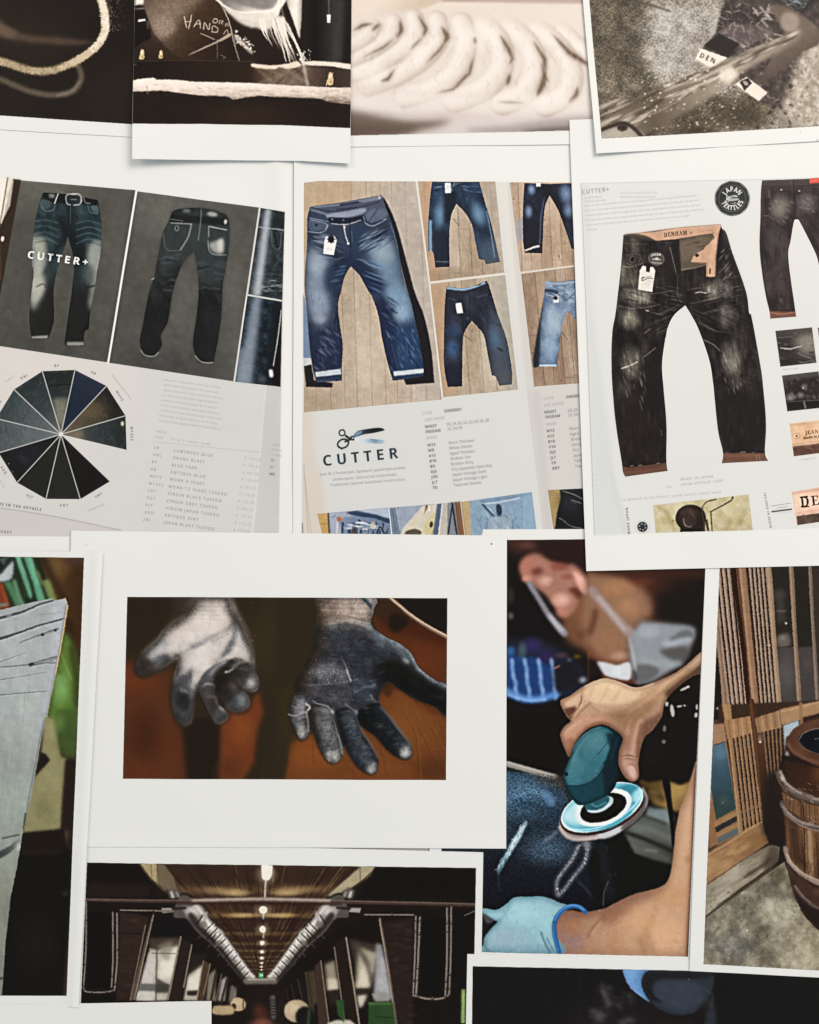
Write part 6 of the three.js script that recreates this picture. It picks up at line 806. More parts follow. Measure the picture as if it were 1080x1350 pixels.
        p.line([470, 750, 500, 850, 560, 940, 600, 1020], 10, '#5d666f', 6, 0.8); p.line([400, 760, 450, 800], 16, '#5a6068', 9, 0.6);
        finger([480, 745, 540, 700, 610, 690, 660, 760, 740, 870, 800, 940, 816, 1000, 790, 1032, 740, 1026, 670, 980, 590, 890, 510, 830], 520, 860, 720, 780, ['#0f0f0e', '#131415', '#1f242a', '#454d55'], 778, 985, 54, '#aaa8a4');
        p.line([620, 710, 680, 780, 760, 880, 805, 950], 14, '#59636c', 7, 0.85); p.glow(765, 1005, 40, 30, '#c0beb8', 0.5);
        p.line([202, 672, 230, 690, 290, 705, 322, 740], 6, '#bdbab7', 3, 0.75); p.line([160, 690, 185, 712, 170, 730], 10, '#dcd8d3', 4, 0.9); p.oval(322, 738, 12, 14, '#a5a6a6', 0, 6, 0.8); p.oval(470, 742, 12, 14, '#868c92', 0, 7, 0.8); p.line([400, 690, 440, 720, 470, 740], 7, '#8a9098', 4, 0.7);
        p.line([330, 760, 360, 860, 395, 940], 8, '#0f0c0a', 4, 0.8); p.line([478, 770, 500, 830], 8, '#0c0a08', 4, 0.8);
        });
      p.photo([img], { noise: 0.6, warp: 0.55, contrast: 0.2, sharp: 0.3, radius: 2.2 });
      p.oval(648, 717, 1, 1, '#3f3d39', 0, 0.2); p.oval(115, 718, 0.6, 0.6, '#8f8c86', 0, 0.2); p.line([94.6, 699.5, 94.2, 726], 0.9, '#5d5a55', 0.4, 0.6);
    }, [['printed_photo', 'picture of two gloved hands above an orange floor', img, false, [['printed_hand', 'pale dusty gloved hand with curled fingers', h1(left), true], ['printed_hand', 'dark dusty gloved hand with spread fingers', h2(right), true]]]]);
}

// ------------------------------------------------------------------ print of the worker with the sander
{
  const img = [597, 712, 700, 711.5, 930, 709, 929, 760, 918, 1000, 906.5, 1260, 577, 1253];
  const j3 = (f) => zo(720, 880, 5.143, f), j4 = (f) => zo(630, 1000, 5.193, f), j5 = (f) => zo(730, 1010, 5.295, f);
  const hand = [95, 230, 160, 190, 260, 120, 380, 72, 470, 85, 600, 130, 720, 100, 860, 40, 960, -30, 1060, -110, 1060, 20, 980, 60, 900, 120, 840, 175, 800, 240, 780, 330, 720, 420, 660, 480, 625, 620, 625, 740, 580, 770, 530, 735, 490, 650, 495, 560, 515, 470, 430, 400, 360, 385, 270, 420, 200, 500, 155, 600, 130, 560, 95, 460, 120, 400, 165, 360, 140, 330];
  const body = [165, 590, 200, 500, 280, 425, 370, 392, 450, 410, 515, 475, 500, 560, 490, 650, 480, 760, 440, 840, 340, 900, 230, 930, 170, 880, 125, 790, 118, 720];
  const glove = [36, 1020, 120, 1030, 180, 1000, 250, 945, 340, 940, 450, 940, 560, 980, 620, 1010, 540, 1100, 530, 1200, 570, 1330, 60, 1330, 40, 1260, 60, 1190, 130, 1110, 80, 1100, 36, 1060];
  sheet('photo_print', 'tall print of a bent figure in a face mask sanding dark denim by hand', 'photo print', 'photo prints laid out on the table',
    { quad: [585, 698, 934, 697, 910, 1276, 560, 1270], layer: 3, cell: 30, S: 2.6 }, (p) => {
      p.clip(img, () => {
        p.poly(img, '#1a1614');
        p.zoom(660, 705, 6.75);
        p.poly([-600, -20, 60, -20, 60, 1400, -600, 1400], '#1a1614'); p.glow(600, 120, 600, 240, '#3b211b', 0.9); p.blob([40, 30, 300, 30, 380, 120, 200, 170, 100, 150], '#4a3029', 30, 0.8); p.glow(240, 90, 110, 50, '#6d453b', 0.6); p.blob([320, 30, 760, 30, 780, 330, 700, 260, 600, 230, 480, 210, 380, 150], '#2d1c18', 26, 0.9);
        p.blob([560, 560, 700, 420, 860, 340, 1200, 330, 1500, 380, 1500, 900, 1200, 1000, 1000, 1160, 860, 1150, 760, 1040, 640, 980, 560, 900, 540, 740], '#7a5038', 34, 0.95);
        p.blob([165, 280, 230, 190, 330, 165, 440, 230, 560, 270, 640, 260, 730, 330, 800, 470, 770, 530, 700, 500, 660, 520, 690, 600, 640, 690, 560, 730, 470, 640, 400, 540, 320, 480, 240, 430, 190, 390], '#a06e5e', 20); p.glow(240, 270, 100, 110, '#ad6c5a', 0.9); p.glow(230, 390, 60, 50, '#c98b76', 0.8);
        p.blob([270, 320, 340, 290, 380, 320, 310, 360], '#6d3a30', 16, 0.85); p.blob([440, 260, 560, 250, 600, 300, 480, 320], '#8c4a3c', 18, 0.8); p.glow(400, 410, 90, 60, '#caa090', 0.9); p.glow(540, 580, 110, 90, '#d6a594', 0.95); p.glow(480, 430, 70, 40, '#9a6a5c', 0.7); p.blob([600, 480, 680, 470, 740, 530, 700, 560, 640, 520], '#5d2f26', 16, 0.85); p.blob([640, 340, 700, 350, 790, 460, 760, 525, 710, 490], '#d99f94', 15, 0.95); p.glow(720, 420, 40, 80, '#e2aaa0', 0.8, -35); p.glow(540, 690, 80, 70, '#b97765', 0.8); p.glow(590, 370, 80, 40, '#8d4f42', 0.7);
        p.glow(760, 720, 140, 160, '#86593e', 0.8); p.line([870, 600, 860, 740, 790, 840, 700, 900], 40, '#5a3424', 22, 0.7); p.glow(900, 950, 120, 160, '#8f6448', 0.8);
        p.poly([40, 480, 240, 460, 380, 640, 500, 860, 560, 930, 480, 980, 300, 920, 40, 960], '#171413', 24, 0.95);
        p.taper([250, 430, 340, 570, 440, 730, 570, 880], 44, 62, '#83828c', 12, 0.95); p.line([440, 720, 500, 800, 545, 850], 30, '#b5b2b8', 14, 0.8); p.glow(90, 720, 40, 50, '#6d6265', 0.8); p.glow(90, 540, 50, 110, '#3a3534', 0.8);
        p.zoom(780, 745, 6.968);
        p.ramp([-40, 30, 1060, 30, 1040, 1090, -40, 1090], 0, 0, 1040, 0, ['#6b3f2e', '#5d3526', '#4a2b20', '#291b17', '#191511'], false, 6);
        p.blob([-60, 120, 60, 90, 260, 90, 430, 180, 530, 300, 560, 440, 430, 540, 370, 640, 340, 780, 330, 900, 140, 890, 20, 800, -60, 640], '#8c6850', 34, 0.97); p.glow(230, 210, 200, 120, '#a9754f', 0.8); p.glow(330, 380, 160, 140, '#a87a57', 0.8); p.glow(140, 700, 150, 180, '#93684a', 0.8); p.glow(450, 130, 160, 90, '#6e3a2b', 0.9); p.poly([600, 260, 1040, 200, 1020, 560, 720, 540, 590, 480], '#1b1813', 34, 0.95); p.glow(250, 830, 110, 60, '#b08a72', 0.8); p.line([-20, 620, 20, 500, 30, 420], 50, '#5d3424', 22, 0.8);
        p.taper([-10, 220, 120, 370, 260, 530, 390, 660], 70, 84, '#957f7c', 14, 0.95); p.line([60, 300, 180, 440, 300, 590], 40, '#b0a0a0', 16, 0.7); p.poly([-60, 20, 1060, 20, 1060, 130, 400, 130, 100, 70], '#3f261d', 26, 0.8);
        p.blob([430, 540, 470, 515, 700, 530, 920, 560, 950, 640, 900, 760, 820, 900, 700, 980, 560, 1060, 440, 1100, 370, 1000, 345, 830, 350, 680], '#858b92', 22); p.blob([620, 780, 800, 740, 900, 760, 860, 880, 780, 900, 680, 840], '#4f4c4c', 20, 0.85); p.line([680, 720, 780, 700, 880, 670], 54, '#9ba2b0', 18, 0.85); p.blob([700, 690, 760, 640, 820, 600, 900, 590, 940, 660, 860, 660], '#5d5d60', 16, 0.75); p.glow(520, 610, 140, 80, '#9aa1aa', 0.9); p.line([460, 860, 600, 900, 800, 900], 50, '#8f979b', 20, 0.8); p.blob([400, 920, 520, 910, 620, 960, 560, 1040, 440, 1090, 390, 1010], '#5b5c5d', 16, 0.85); p.line([345, 680, 372, 800, 400, 960], 20, '#adb1b4', 12, 0.7); p.blob([370, 960, 400, 980, 420, 1050, 390, 1060], '#3f3e3f', 10, 0.7);
        p.blob([40, 890, 160, 900, 230, 915, 340, 890, 360, 980, 340, 1050, 220, 1040, 110, 1000], '#bdc3c9', 10); p.glow(240, 970, 100, 50, '#cfd4d8', 0.8); p.poly([-40, 840, 40, 880, 100, 1010, 60, 1090, -40, 1090], '#1c1513', 18, 0.95);
        // blue crate behind
        p.zoom(660, 705, 6.75); p.blob([40, 980, 160, 930, 330, 930, 520, 1010, 640, 1100, 760, 1260, 700, 1420, 560, 1520, 330, 1560, 40, 1500], '#23283a', 26, 0.95); p.blob([40, 1080, 180, 1080, 330, 1100, 470, 1200, 480, 1400, 430, 1460, 40, 1500], '#24437c', 18, 0.95); p.glow(280, 980, 120, 100, '#3a2f66', 0.85); p.glow(400, 1080, 120, 90, '#39285a', 0.8); p.glow(190, 1030, 60, 110, '#55707a', 0.7); p.glow(90, 1030, 60, 60, '#3c6fb0', 0.8);
        for (const x of [100, 215, 335, 450]) for (let k = 0; k < 6; k++) p.oval(x + k * 9 + rr(-6, 6), 1130 + k * 62, 20, 40, k % 2 ? '#6f9bd4' : '#86a9d8', -10, 10, 0.75);
        p.line([20, 1370, 160, 1440, 300, 1462, 500, 1420], 58, '#5b8ccf', 16, 0.9); p.line([60, 1420, 240, 1470, 400, 1462], 18, '#86aee0', 8, 0.7); p.blob([-40, 1440, 60, 1450, 200, 1498, 330, 1508, 480, 1480, 560, 1440, 700, 1600, 600, 2000, -40, 2000], '#181413', 12); p.blob([480, 1180, 620, 1130, 720, 1260, 640, 1360, 500, 1380], '#1f1d22', 22, 0.9); p.oval(730, 1290, 34, 28, '#9a9ca0', 0, 14, 0.85); p.line([480, 1185, 520, 1165], 16, '#b07a66', 7, 0.8); p.oval(680, 1080, 34, 18, '#6d5a22', 0, 12, 0.8); p.oval(610, 1110, 24, 16, '#5a6166', 0, 10, 0.7); p.glow(540, 1070, 90, 40, '#5a3f42', 0.7);
        // floor of the picture
        p.zoom(630, 1000, 5.193); p.poly([-300, 560, 200, 560, 200, 1400, -300, 1400], '#14141a');
        p.ramp([-300, 50, 200, 40, 420, 130, 560, 160, 620, 290, 760, 500, 900, 560, 900, 1010, 700, 1010, 500, 960, 240, 960, 100, 1050, -300, 1050], 300, 60, 360, 980, ['#2f4254', '#2b3e50', '#27313d', '#1a1e26', '#13131a'], true, 4);
        p.zoom(720, 880, 5.143); p.poly([-300, 290, 60, 290, 110, 330, 100, 700, -10, 720, -300, 690], '#171310', 8); p.poly([620, 120, 1040, 60, 1010, 800, 620, 820], '#191613', 10); p.poly([640, 200, 800, 120, 800, 760, 640, 760], '#1b1815', 8);
        p.zoom(630, 1000, 5.193);
        p.line([180, 30, 330, 70, 470, 110, 530, 122], 38, '#88857e', 5); p.line([200, 20, 360, 66, 520, 110], 13, '#aba8a0', 4, 0.8); p.poly([330, 110, 600, 120, 620, 240, 560, 200, 420, 170], '#3f3b37', 14, 0.8);
        p.clip([-300, 40, 640, 120, 800, 560, 900, 1010, 240, 1000, -300, 1050], () => { p.glow(290, 250, 280, 190, '#4d7391', 0.85); p.glow(480, 620, 230, 140, '#466076', 0.85); p.glow(640, 300, 120, 120, '#384a58', 0.7); p.crease([200, 330, 360, 300, 520, 380], 60, '#20303f', 22, 0.7); p.crease([210, 520, 380, 470, 560, 440], 46, '#1d2a37', 20, 0.7); p.crease([260, 220, 380, 210, 480, 260], 30, '#6f93ab', 16, 0.5); p.glow(330, 900, 320, 150, '#14161d', 0.9); p.glow(110, 760, 150, 180, '#15161c', 0.9); for (let i = 0; i < 1500; i++) { const x = rr(180, 700), y = rr(100, 760), k = Math.exp(-Math.pow((y - 300) / 240, 2)); p.oval(x, y, rr(1.2, 3), rr(1.2, 3), rnd() < 0.62 ? '#7393a8' : '#131a22', 0, 0.7, 0.1 + 0.35 * k * rnd()); } p.grain(FINE, 0.5, 280); p.grain(ROUGH, 0.3, 180); });
        p.blob([430, 230, 470, 215, 530, 285, 500, 325, 440, 260], '#5d84ad', 12, 0.75); p.line([220, 190, 330, 140], 16, '#45627c', 9, 0.6); p.line([455, 560, 500, 530, 545, 490], 22, '#6d7d8a', 9, 0.7);
        p.ramp([325, 425, 332, 440, 290, 540, 240, 620, 190, 700, 140, 790, 138, 730, 190, 640, 230, 560, 290, 470], 320, 430, 140, 780, ['#b9ced6', '#9ab8c2', '#a5c2ca', '#6f959e', '#47666f'], true, 6); for (let i = 0; i < 90; i++) { const t = rnd(), x = 325 - 185 * t + rr(-22, 22), y = 430 + 330 * t; p.line([x, y, x - rr(4, 16), y + rr(8, 26)], rr(2, 5), rnd() < 0.6 ? '#d8e8ec' : '#2b4a54', 1.5, rr(0.3, 0.8)); } p.line([140, 770, 142, 860, 150, 900], 6, '#3f5f66', 4, 0.6);
        const seam = [690, 590, 640, 690, 580, 770, 540, 840, 545, 930, 590, 890, 650, 810, 720, 720, 745, 650, 740, 570]; p.line(seam, 34, '#50565f', 12, 0.85); p.line(seam, 13, '#8d8f95', 6, 0.75); for (let i = 0; i < 160; i++) { const k = (rnd() * 9) | 0, t = rnd(), x = seam[k * 2] + (seam[k * 2 + 2] - seam[k * 2]) * t + rr(-12, 12), y = seam[k * 2 + 1] + (seam[k * 2 + 3] - seam[k * 2 + 1]) * t + rr(-12, 12); p.oval(x, y, rr(2, 5), rr(2, 5), rnd() < 0.6 ? '#bdbcc0' : '#2a2b33', 0, 1.2, rr(0.3, 0.8)); }
        p.line([680, 830, 740, 890, 790, 950], 14, '#464b55', 8, 0.7); p.poly([700, 570, 770, 560, 770, 620, 720, 600], '#7d7b80', 8, 0.7);
        p.zoom(730, 1010, 5.295);
        p.ramp([470, 470, 620, 340, 800, 280, 860, 480, 830, 700, 700, 660, 560, 610], 500, 350, 700, 700, ['#4d5250', '#5a5f5b', '#50524d', '#3c3b36'], false, 10); p.poly([650, 280, 790, 300, 840, 360, 820, 400, 640, 340], '#738084', 12, 0.9); p.line([500, 460, 620, 500, 830, 590], 26, '#20201c', 10, 0.9); p.line([560, 420, 700, 450, 820, 510], 40, '#6f736d', 16, 0.7); p.line([620, 340, 780, 400], 14, '#2e2f2c', 9, 0.7); p.line([540, 560, 680, 600, 800, 650], 36, '#61615a', 16, 0.7); p.line([640, 580, 720, 590], 16, '#85857c', 8, 0.5);
        p.ramp([590, 90, 760, 60, 960, 60, 960, 200, 880, 320, 700, 270, 620, 160], 600, 60, 940, 300, ['#4a3a1c', '#5d4a26', '#8d7140', '#79603a'], false, 12); p.oval(860, 160, 60, 60, '#a88748', 20, 18, 0.7); p.line([620, 150, 720, 190, 760, 230], 30, '#2f2614', 14, 0.7); p.oval(700, 180, 40, 20, '#6b5733', 20, 10, 0.8); p.poly([560, -20, 990, -20, 990, 60, 930, 110, 880, 130, 780, 90, 660, 110, 590, 80], '#191512', 9);
        p.poly([300, 480, 480, 440, 560, 610, 700, 660, 830, 690, 800, 800, 560, 880, 400, 980, 280, 1000, 240, 700], '#13130f', 10, 0.97); p.line([330, 520, 360, 700, 400, 900], 40, '#262a33', 18, 0.7); p.line([380, 800, 350, 880, 345, 970], 8, '#5f626b', 3, 0.7); soften(p, 60, 290, 430, 540, 900, 6, 20, ['#4a4e58', '#191b20'], 4, 3, 0.2, 0.5);
        p.taper([780, 90, 800, 220, 825, 400, 838, 560], 46, 22, '#131210', 4);
        // arm of the worker
        const arm = [20, 1050, 60, 1010, 120, 1000, 210, 1015, 350, 990, 430, 950, 560, 890, 740, 840, 800, 780, 830, 640, 850, 440, 880, 300, 930, 180, 960, 60, 1000, -20, 1010, 400, 960, 1320, 30, 1320];
        p.ramp(arm, 100, 1000, 960, 1200, ['#96705a', '#ab8266', '#b68d6b', '#c19a78', '#b38c6d'], true, 4);
        p.clip(arm, () => { p.poly([20, 980, 760, 830, 760, 900, 420, 1010, 100, 1090], '#80584a', 22, 0.55); p.poly([10, 1260, 960, 1290, 960, 1340, 10, 1340], '#8d6248', 26, 0.5); p.glow(830, 900, 180, 140, '#b98a60', 0.8); p.glow(930, 380, 100, 260, '#c39a7a', 0.8); p.glow(620, 1080, 200, 120, '#c99b72', 0.9); p.glow(800, 1180, 160, 140, '#cfa079', 0.9); p.blob([330, 1020, 450, 970, 540, 980, 440, 1070, 330, 1100], '#8d6048', 26, 0.8); p.line([230, 1190, 290, 1100, 360, 1030], 16, '#8a5f47', 9, 0.8); p.line([260, 1170, 330, 1080], 10, '#c3977a', 6, 0.6); p.glow(120, 1220, 130, 120, '#8d6f6e', 0.9); p.glow(130, 1120, 100, 90, '#a26c4d', 0.8); p.line([640, 1130, 660, 1200, 700, 1300], 30, '#9d7350', 18, 0.6); p.line([600, 1200, 640, 1300], 40, '#8f6747', 20, 0.6); p.line([420, 1200, 380, 1300], 40, '#a7744f', 22, 0.5); p.line([985, 60, 970, 500, 940, 1000, 925, 1320], 26, '#8b5d45', 14, 0.85); p.line([720, 860, 700, 1000, 650, 1130], 40, '#b1835d', 24, 0.6); p.oval(940, 650, 20, 36, '#a8714f', 0, 14, 0.7); p.line([...arm, arm[0], arm[1]], 46, '#6b4836', 22, 0.5); for (let k = 0; k < 150; k++) { const x = rr(60, 900), y = rr(960, 1300); p.crease([x, y, x + rr(10, 40), y - rr(2, 20)], rr(3, 8), rnd() < 0.5 ? '#d9b48f' : '#865f48', 3.5, 0.25); } p.grain(FINE, 0.1, 260); }, true);
        p.poly([985, -20, 1040, -20, 985, 1340, 920, 1340, 950, 800], '#3c2c22', 5, 0.6);
        // sander
        p.zoom(730, 1010, 5.295);
        const ell = (x, y, rx, ry, c, b = 1.5, a = 1) => p.oval(x, y, rx, ry, c, -21, b, a);
        ell(345, 322, 326, 172, '#2d2a29', 2); ell(345, 316, 325, 170, '#8d8380', 2); p.line([40, 420, 80, 480, 160, 510, 300, 495], 24, '#b5a6a2', 5, 0.85); p.blob([310, 440, 460, 400, 480, 440, 400, 490, 320, 500], '#b3b5bd', 6, 0.95); p.line([480, 430, 600, 330, 650, 220], 30, '#55504d', 8, 0.9); p.line([620, 150, 650, 210, 640, 280], 12, '#8e8a87', 4, 0.7);
        ell(338, 296, 312, 160, '#3f3633', 1.5); ell(336, 284, 302, 148, '#d6e5e8', 1.5); ell(336, 282, 290, 140, '#63adc0', 1.5);
        p.clip([30, 400, 40, 200, 300, 80, 640, 80, 640, 260, 400, 440, 120, 470], () => { p.blob([60, 350, 140, 260, 220, 250, 200, 330, 220, 390, 120, 400], '#b9dce3', 14, 0.9); p.blob([150, 440, 260, 420, 420, 370, 520, 290, 540, 330, 420, 420, 260, 450], '#3f97ae', 10, 0.9); p.blob([420, 170, 520, 120, 600, 140, 560, 180, 500, 200], '#2f8098', 9, 0.8); p.blob([560, 180, 615, 150, 620, 210, 560, 250], '#a8d6df', 10, 0.8); p.line([60, 380, 110, 430, 200, 440, 330, 420, 470, 350, 580, 250, 615, 170], 9, '#c3e6ec', 3, 0.8); p.line([480, 290, 560, 250], 12, '#256f85', 6, 0.6); });
        ell(344, 286, 208, 118, '#d3dce0', 3); ell(344, 288, 170, 92, '#17130f', 2); p.line([180, 300, 180, 360, 240, 400, 330, 395], 16, '#cfd8dc', 5, 0.8);
        ell(320, 262, 100, 52, '#9db0b6', 3); ell(300, 250, 92, 50, '#2b5965', 3); p.line([240, 310, 320, 312, 390, 260], 12, '#b9cdd3', 4, 0.9); p.line([262, 260, 300, 280, 360, 250], 10, '#4d97a8', 4, 0.8);
        p.zoom(720, 880, 5.143);
        p.blob(body, '#15323b', 3); p.clip(body, () => { p.ramp([118, 720, 165, 590, 200, 500, 280, 425, 370, 395, 440, 430, 450, 480, 400, 620, 330, 740, 240, 785, 150, 790], 150, 420, 420, 780, ['#3e6a74', '#3a6f7b', '#376f7e', '#2f5d6c'], true, 5); p.glow(330, 500, 120, 110, '#548590', 0.7); p.glow(180, 660, 90, 110, '#4a7f8c', 0.6); p.poly([400, 440, 520, 440, 520, 900, 330, 940, 330, 800, 400, 680, 440, 560], '#14262e', 12, 0.9); p.poly([118, 790, 240, 790, 330, 750, 380, 700, 400, 900, 220, 940], '#1c4450', 9, 0.9); p.line([440, 460, 395, 530, 345, 590], 5, '#1f434d', 2, 0.8); p.line([480, 480, 440, 620], 10, '#24414b', 6, 0.7); p.line([120, 785, 240, 785, 330, 740, 390, 660], 6, '#5b8f9b', 3, 0.6); p.oval(134, 718, 13, 15, '#0f2329', -20, 2); p.line([170, 640, 220, 540, 290, 450], 8, '#6d98a0', 5, 0.5); p.line([...body, body[0], body[1]], 26, '#0e2026', 11, 0.6); for (let k = 0; k < 60; k++) p.oval(rr(140, 420), rr(430, 800), rr(1.5, 4), rr(1.5, 4), '#86a9b0', 0, 1.2, rr(0.15, 0.5)); p.line([180, 560, 210, 500, 290, 428, 370, 400], 8, '#7aa5ae', 5, 0.6); p.grain(FINE, 0.1, 240); p.grain(CLOUD, 0.03, 240); }, true);
        // hand on the sander
        p.blob(hand.map((v, i) => v + (i % 2 ? 4 : 0)), '#120e0b', 6, 0.8); p.ramp(hand, 300, 80, 420, 700, ['#c4a78b', '#b8967a', '#a88067', '#94705a', '#a6826f'], true, 2.5);
        p.clip(hand, () => {
          p.blob([260, 130, 380, 75, 480, 90, 610, 150, 740, 130, 720, 200, 600, 230, 460, 270, 320, 250, 270, 210], '#d3b592', 20, 0.9); p.glow(420, 130, 150, 70, '#dcbf9c', 0.7); p.blob([640, 160, 760, 110, 880, 50, 960, 0, 980, 40, 860, 150, 800, 240, 740, 200], '#b08b66', 14, 0.8); p.line([760, 150, 830, 90, 930, 20], 22, '#c9a683', 10, 0.8); p.blob([800, 170, 880, 100, 980, 20, 1060, -40, 1060, 40, 960, 90, 850, 200], '#4d382b', 14, 0.9); p.line([760, 190, 840, 110, 960, 20, 1050, -60], 14, '#8d6c52', 9, 0.7);
          p.blob([420, 300, 560, 270, 680, 200, 760, 210, 700, 300, 620, 380, 540, 420, 460, 370], '#8f6a4d', 22, 0.85); p.line([540, 420, 560, 330, 640, 240, 720, 190], 30, '#c9a07c', 14, 0.6); p.blob([640, 380, 720, 330, 780, 300, 770, 350, 700, 430, 650, 480], '#6e4d3c', 16, 0.85); p.line([640, 360, 600, 470, 580, 600], 30, '#c4957a', 12, 0.8); p.line([640, 380, 622, 500, 620, 600], 16, '#754f3d', 8, 0.8);
          p.line([300, 250, 360, 300, 470, 310, 540, 280], 10, '#9c7257', 7, 0.7); p.line([280, 230, 240, 300, 190, 350], 18, '#c99d7d', 9, 0.7); p.line([230, 200, 215, 260, 180, 320], 12, '#d2ab8c', 6, 0.7); p.blob([122, 282, 175, 262, 205, 272, 172, 335, 140, 322], '#5d3a2a', 7, 0.9); p.line([150, 350, 200, 295, 232, 235, 240, 190], 7, '#54351f', 3, 0.8); p.line([195, 345, 245, 285, 300, 235], 12, '#7d5540', 7, 0.7); p.line([165, 330, 200, 300, 250, 240], 8, '#d8b497', 4, 0.6); p.line([255, 130, 235, 190, 215, 240], 12, '#a0785c', 8, 0.6); p.line([300, 250, 420, 262, 560, 250, 700, 190], 20, '#9d775a', 14, 0.6); p.crease([520, 460, 545, 350, 640, 250], 30, '#7d5843', 12, 0.7); p.crease([430, 320, 520, 330, 560, 300], 24, '#85614a', 10, 0.7); p.crease([600, 190, 680, 180, 760, 140], 16, '#a58463', 9, 0.6); for (const q of [[330, 110, 300, 170, 290, 230], [430, 100, 400, 170, 360, 240], [520, 120, 480, 180, 440, 250]]) p.crease(q, 16, '#b08c6c', 8, 0.5); p.blob([100, 220, 170, 190, 230, 180, 210, 240, 140, 260], '#d0a88b', 9, 0.7);
          p.blob([110, 440, 180, 370, 270, 320, 380, 330, 360, 380, 260, 420, 190, 500, 150, 560], '#b98a6d', 14, 0.8); p.line([115, 450, 170, 400, 240, 360], 14, '#cfa588', 8, 0.7); p.blob([130, 500, 170, 470, 190, 500, 155, 600], '#96684f', 9, 0.8); p.line([270, 420, 340, 380, 420, 385, 500, 450], 20, '#7b513d', 10, 0.7); p.line([300, 320, 400, 330, 470, 380], 14, '#a2755a', 9, 0.6);
          p.glow(540, 640, 60, 90, '#b68a7a', 0.9); p.blob([555, 660, 600, 670, 622, 740, 590, 760, 560, 710], '#c9a096', 7, 0.9); p.line([556, 660, 585, 655, 618, 700, 622, 745], 5, '#7d5347', 3, 0.7); p.line([540, 590, 590, 600], 6, '#875d4c', 4, 0.6); p.line([545, 620, 600, 625], 5, '#875d4c', 3, 0.5); p.line([500, 560, 500, 650, 540, 730], 14, '#8d6353', 8, 0.7); p.line([...hand, hand[0], hand[1]], 30, '#5a3b2b', 13, 0.6); p.line([260, 126, 380, 78, 470, 90, 600, 134, 720, 106], 14, '#e6ccae', 7, 0.6); for (let k = 0; k < 120; k++) { const x = rr(220, 800), y = rr(90, 460); p.crease([x, y, x + rr(8, 30), y + rr(6, 24)], rr(3, 9), rnd() < 0.5 ? '#ddbf9f' : '#83583f', 3.5, 0.2); } p.crease([500, 600, 560, 590, 610, 605], 8, '#6b4434', 3, 0.7); p.crease([505, 620, 560, 612, 606, 626], 6, '#6b4434', 3, 0.6); p.grain(FINE, 0.12, 220);
        }, true);
        for (const [x, y, rx, ry, r] of [[935, 140, 34, 9, -25], [815, 245, 12, 18, 0], [852, 290, 14, 44, -8], [800, 410, 12, 22, 0], [795, 500, 14, 14, 0], [900, 260, 20, 7, -10], [1018, 265, 8, 20, 0], [1012, 320, 12, 18, 10], [960, 128, 12, 8, 0], [935, 255, 10, 6, 0]]) p.oval(x, y, rx, ry, '#b5b3ae', r, 3, y > 380 ? 0.45 : 0.85);
        // glove
        p.zoom(630, 1000, 5.193);
        p.blob(glove, '#86b0bd', 2); p.clip(glove, () => { p.glow(300, 1050, 260, 110, '#9ccbd5', 0.85); p.glow(200, 1240, 220, 110, '#8fa9ba', 0.9); p.glow(460, 1120, 130, 140, '#8fbfc9', 0.8); p.poly([30, 1280, 600, 1270, 600, 1340, 30, 1340], '#6f93a3', 16, 0.7); p.line([430, 1180, 455, 1250, 495, 1325], 10, '#3c606e', 5, 0.8); p.line([470, 1220, 515, 1310], 7, '#3c606e', 4, 0.7); p.line([130, 1110, 170, 1080, 220, 1000], 14, '#6f9aa7', 8, 0.7); p.blob([36, 1020, 120, 1032, 150, 1060, 120, 1105, 70, 1080], '#93c6d2', 8, 0.8); p.line([40, 1250, 60, 1300, 90, 1330], 20, '#55747f', 9, 0.7); p.line([300, 1120, 380, 1140], 8, '#a9d5de', 5, 0.4); p.line([...glove, glove[0], glove[1]], 36, '#3f6775', 16, 0.6); for (let k = 0; k < 60; k++) { const x = rr(60, 540), y = rr(960, 1320); p.crease([x, y, x + rr(-14, 26), y + rr(10, 40)], rr(4, 9), rnd() < 0.5 ? '#b5dbe2' : '#55808d', 4, 0.3); } p.grain(FINE, 0.12, 240); }, true);
        p.poly([34, 1056, 90, 1090, 130, 1112, 60, 1190, 34, 1230], '#191718', 5); p.blob([36, 1056, 90, 1085, 105, 1110, 60, 1120], '#55565f', 5, 0.8);
        p.line([735, 1045, 690, 1010, 620, 1008, 560, 1050, 525, 1110, 525, 1200, 560, 1335], 32, '#2f6198', 3); p.line([725, 1030, 680, 1003, 620, 1002, 560, 1040, 522, 1100], 10, '#5d93cf', 3, 0.8); p.line([518, 1130, 520, 1200, 548, 1310], 10, '#4c82bd', 3, 0.7);
        });
      p.photo([img], { noise: 0.5, warp: 0.5, contrast: 0.25, sharp: 0.4, radius: 3.5 });
    }, [['printed_photo', 'picture of a masked worker sanding denim', img, false, [['printed_tool', 'teal sander with a round disc', [...j3(body.slice(0, 20)), ...j5([590, 120, 655, 200, 640, 280, 480, 440, 300, 505, 130, 500, 40, 420, 20, 330, 130, 230]), ...j3(body.slice(24))], true], ['printed_hand', 'bare hand gripping the sander', j3(hand), true], ['printed_glove', 'pale blue glove with blue cuff', j4(glove), true]]]]);
}

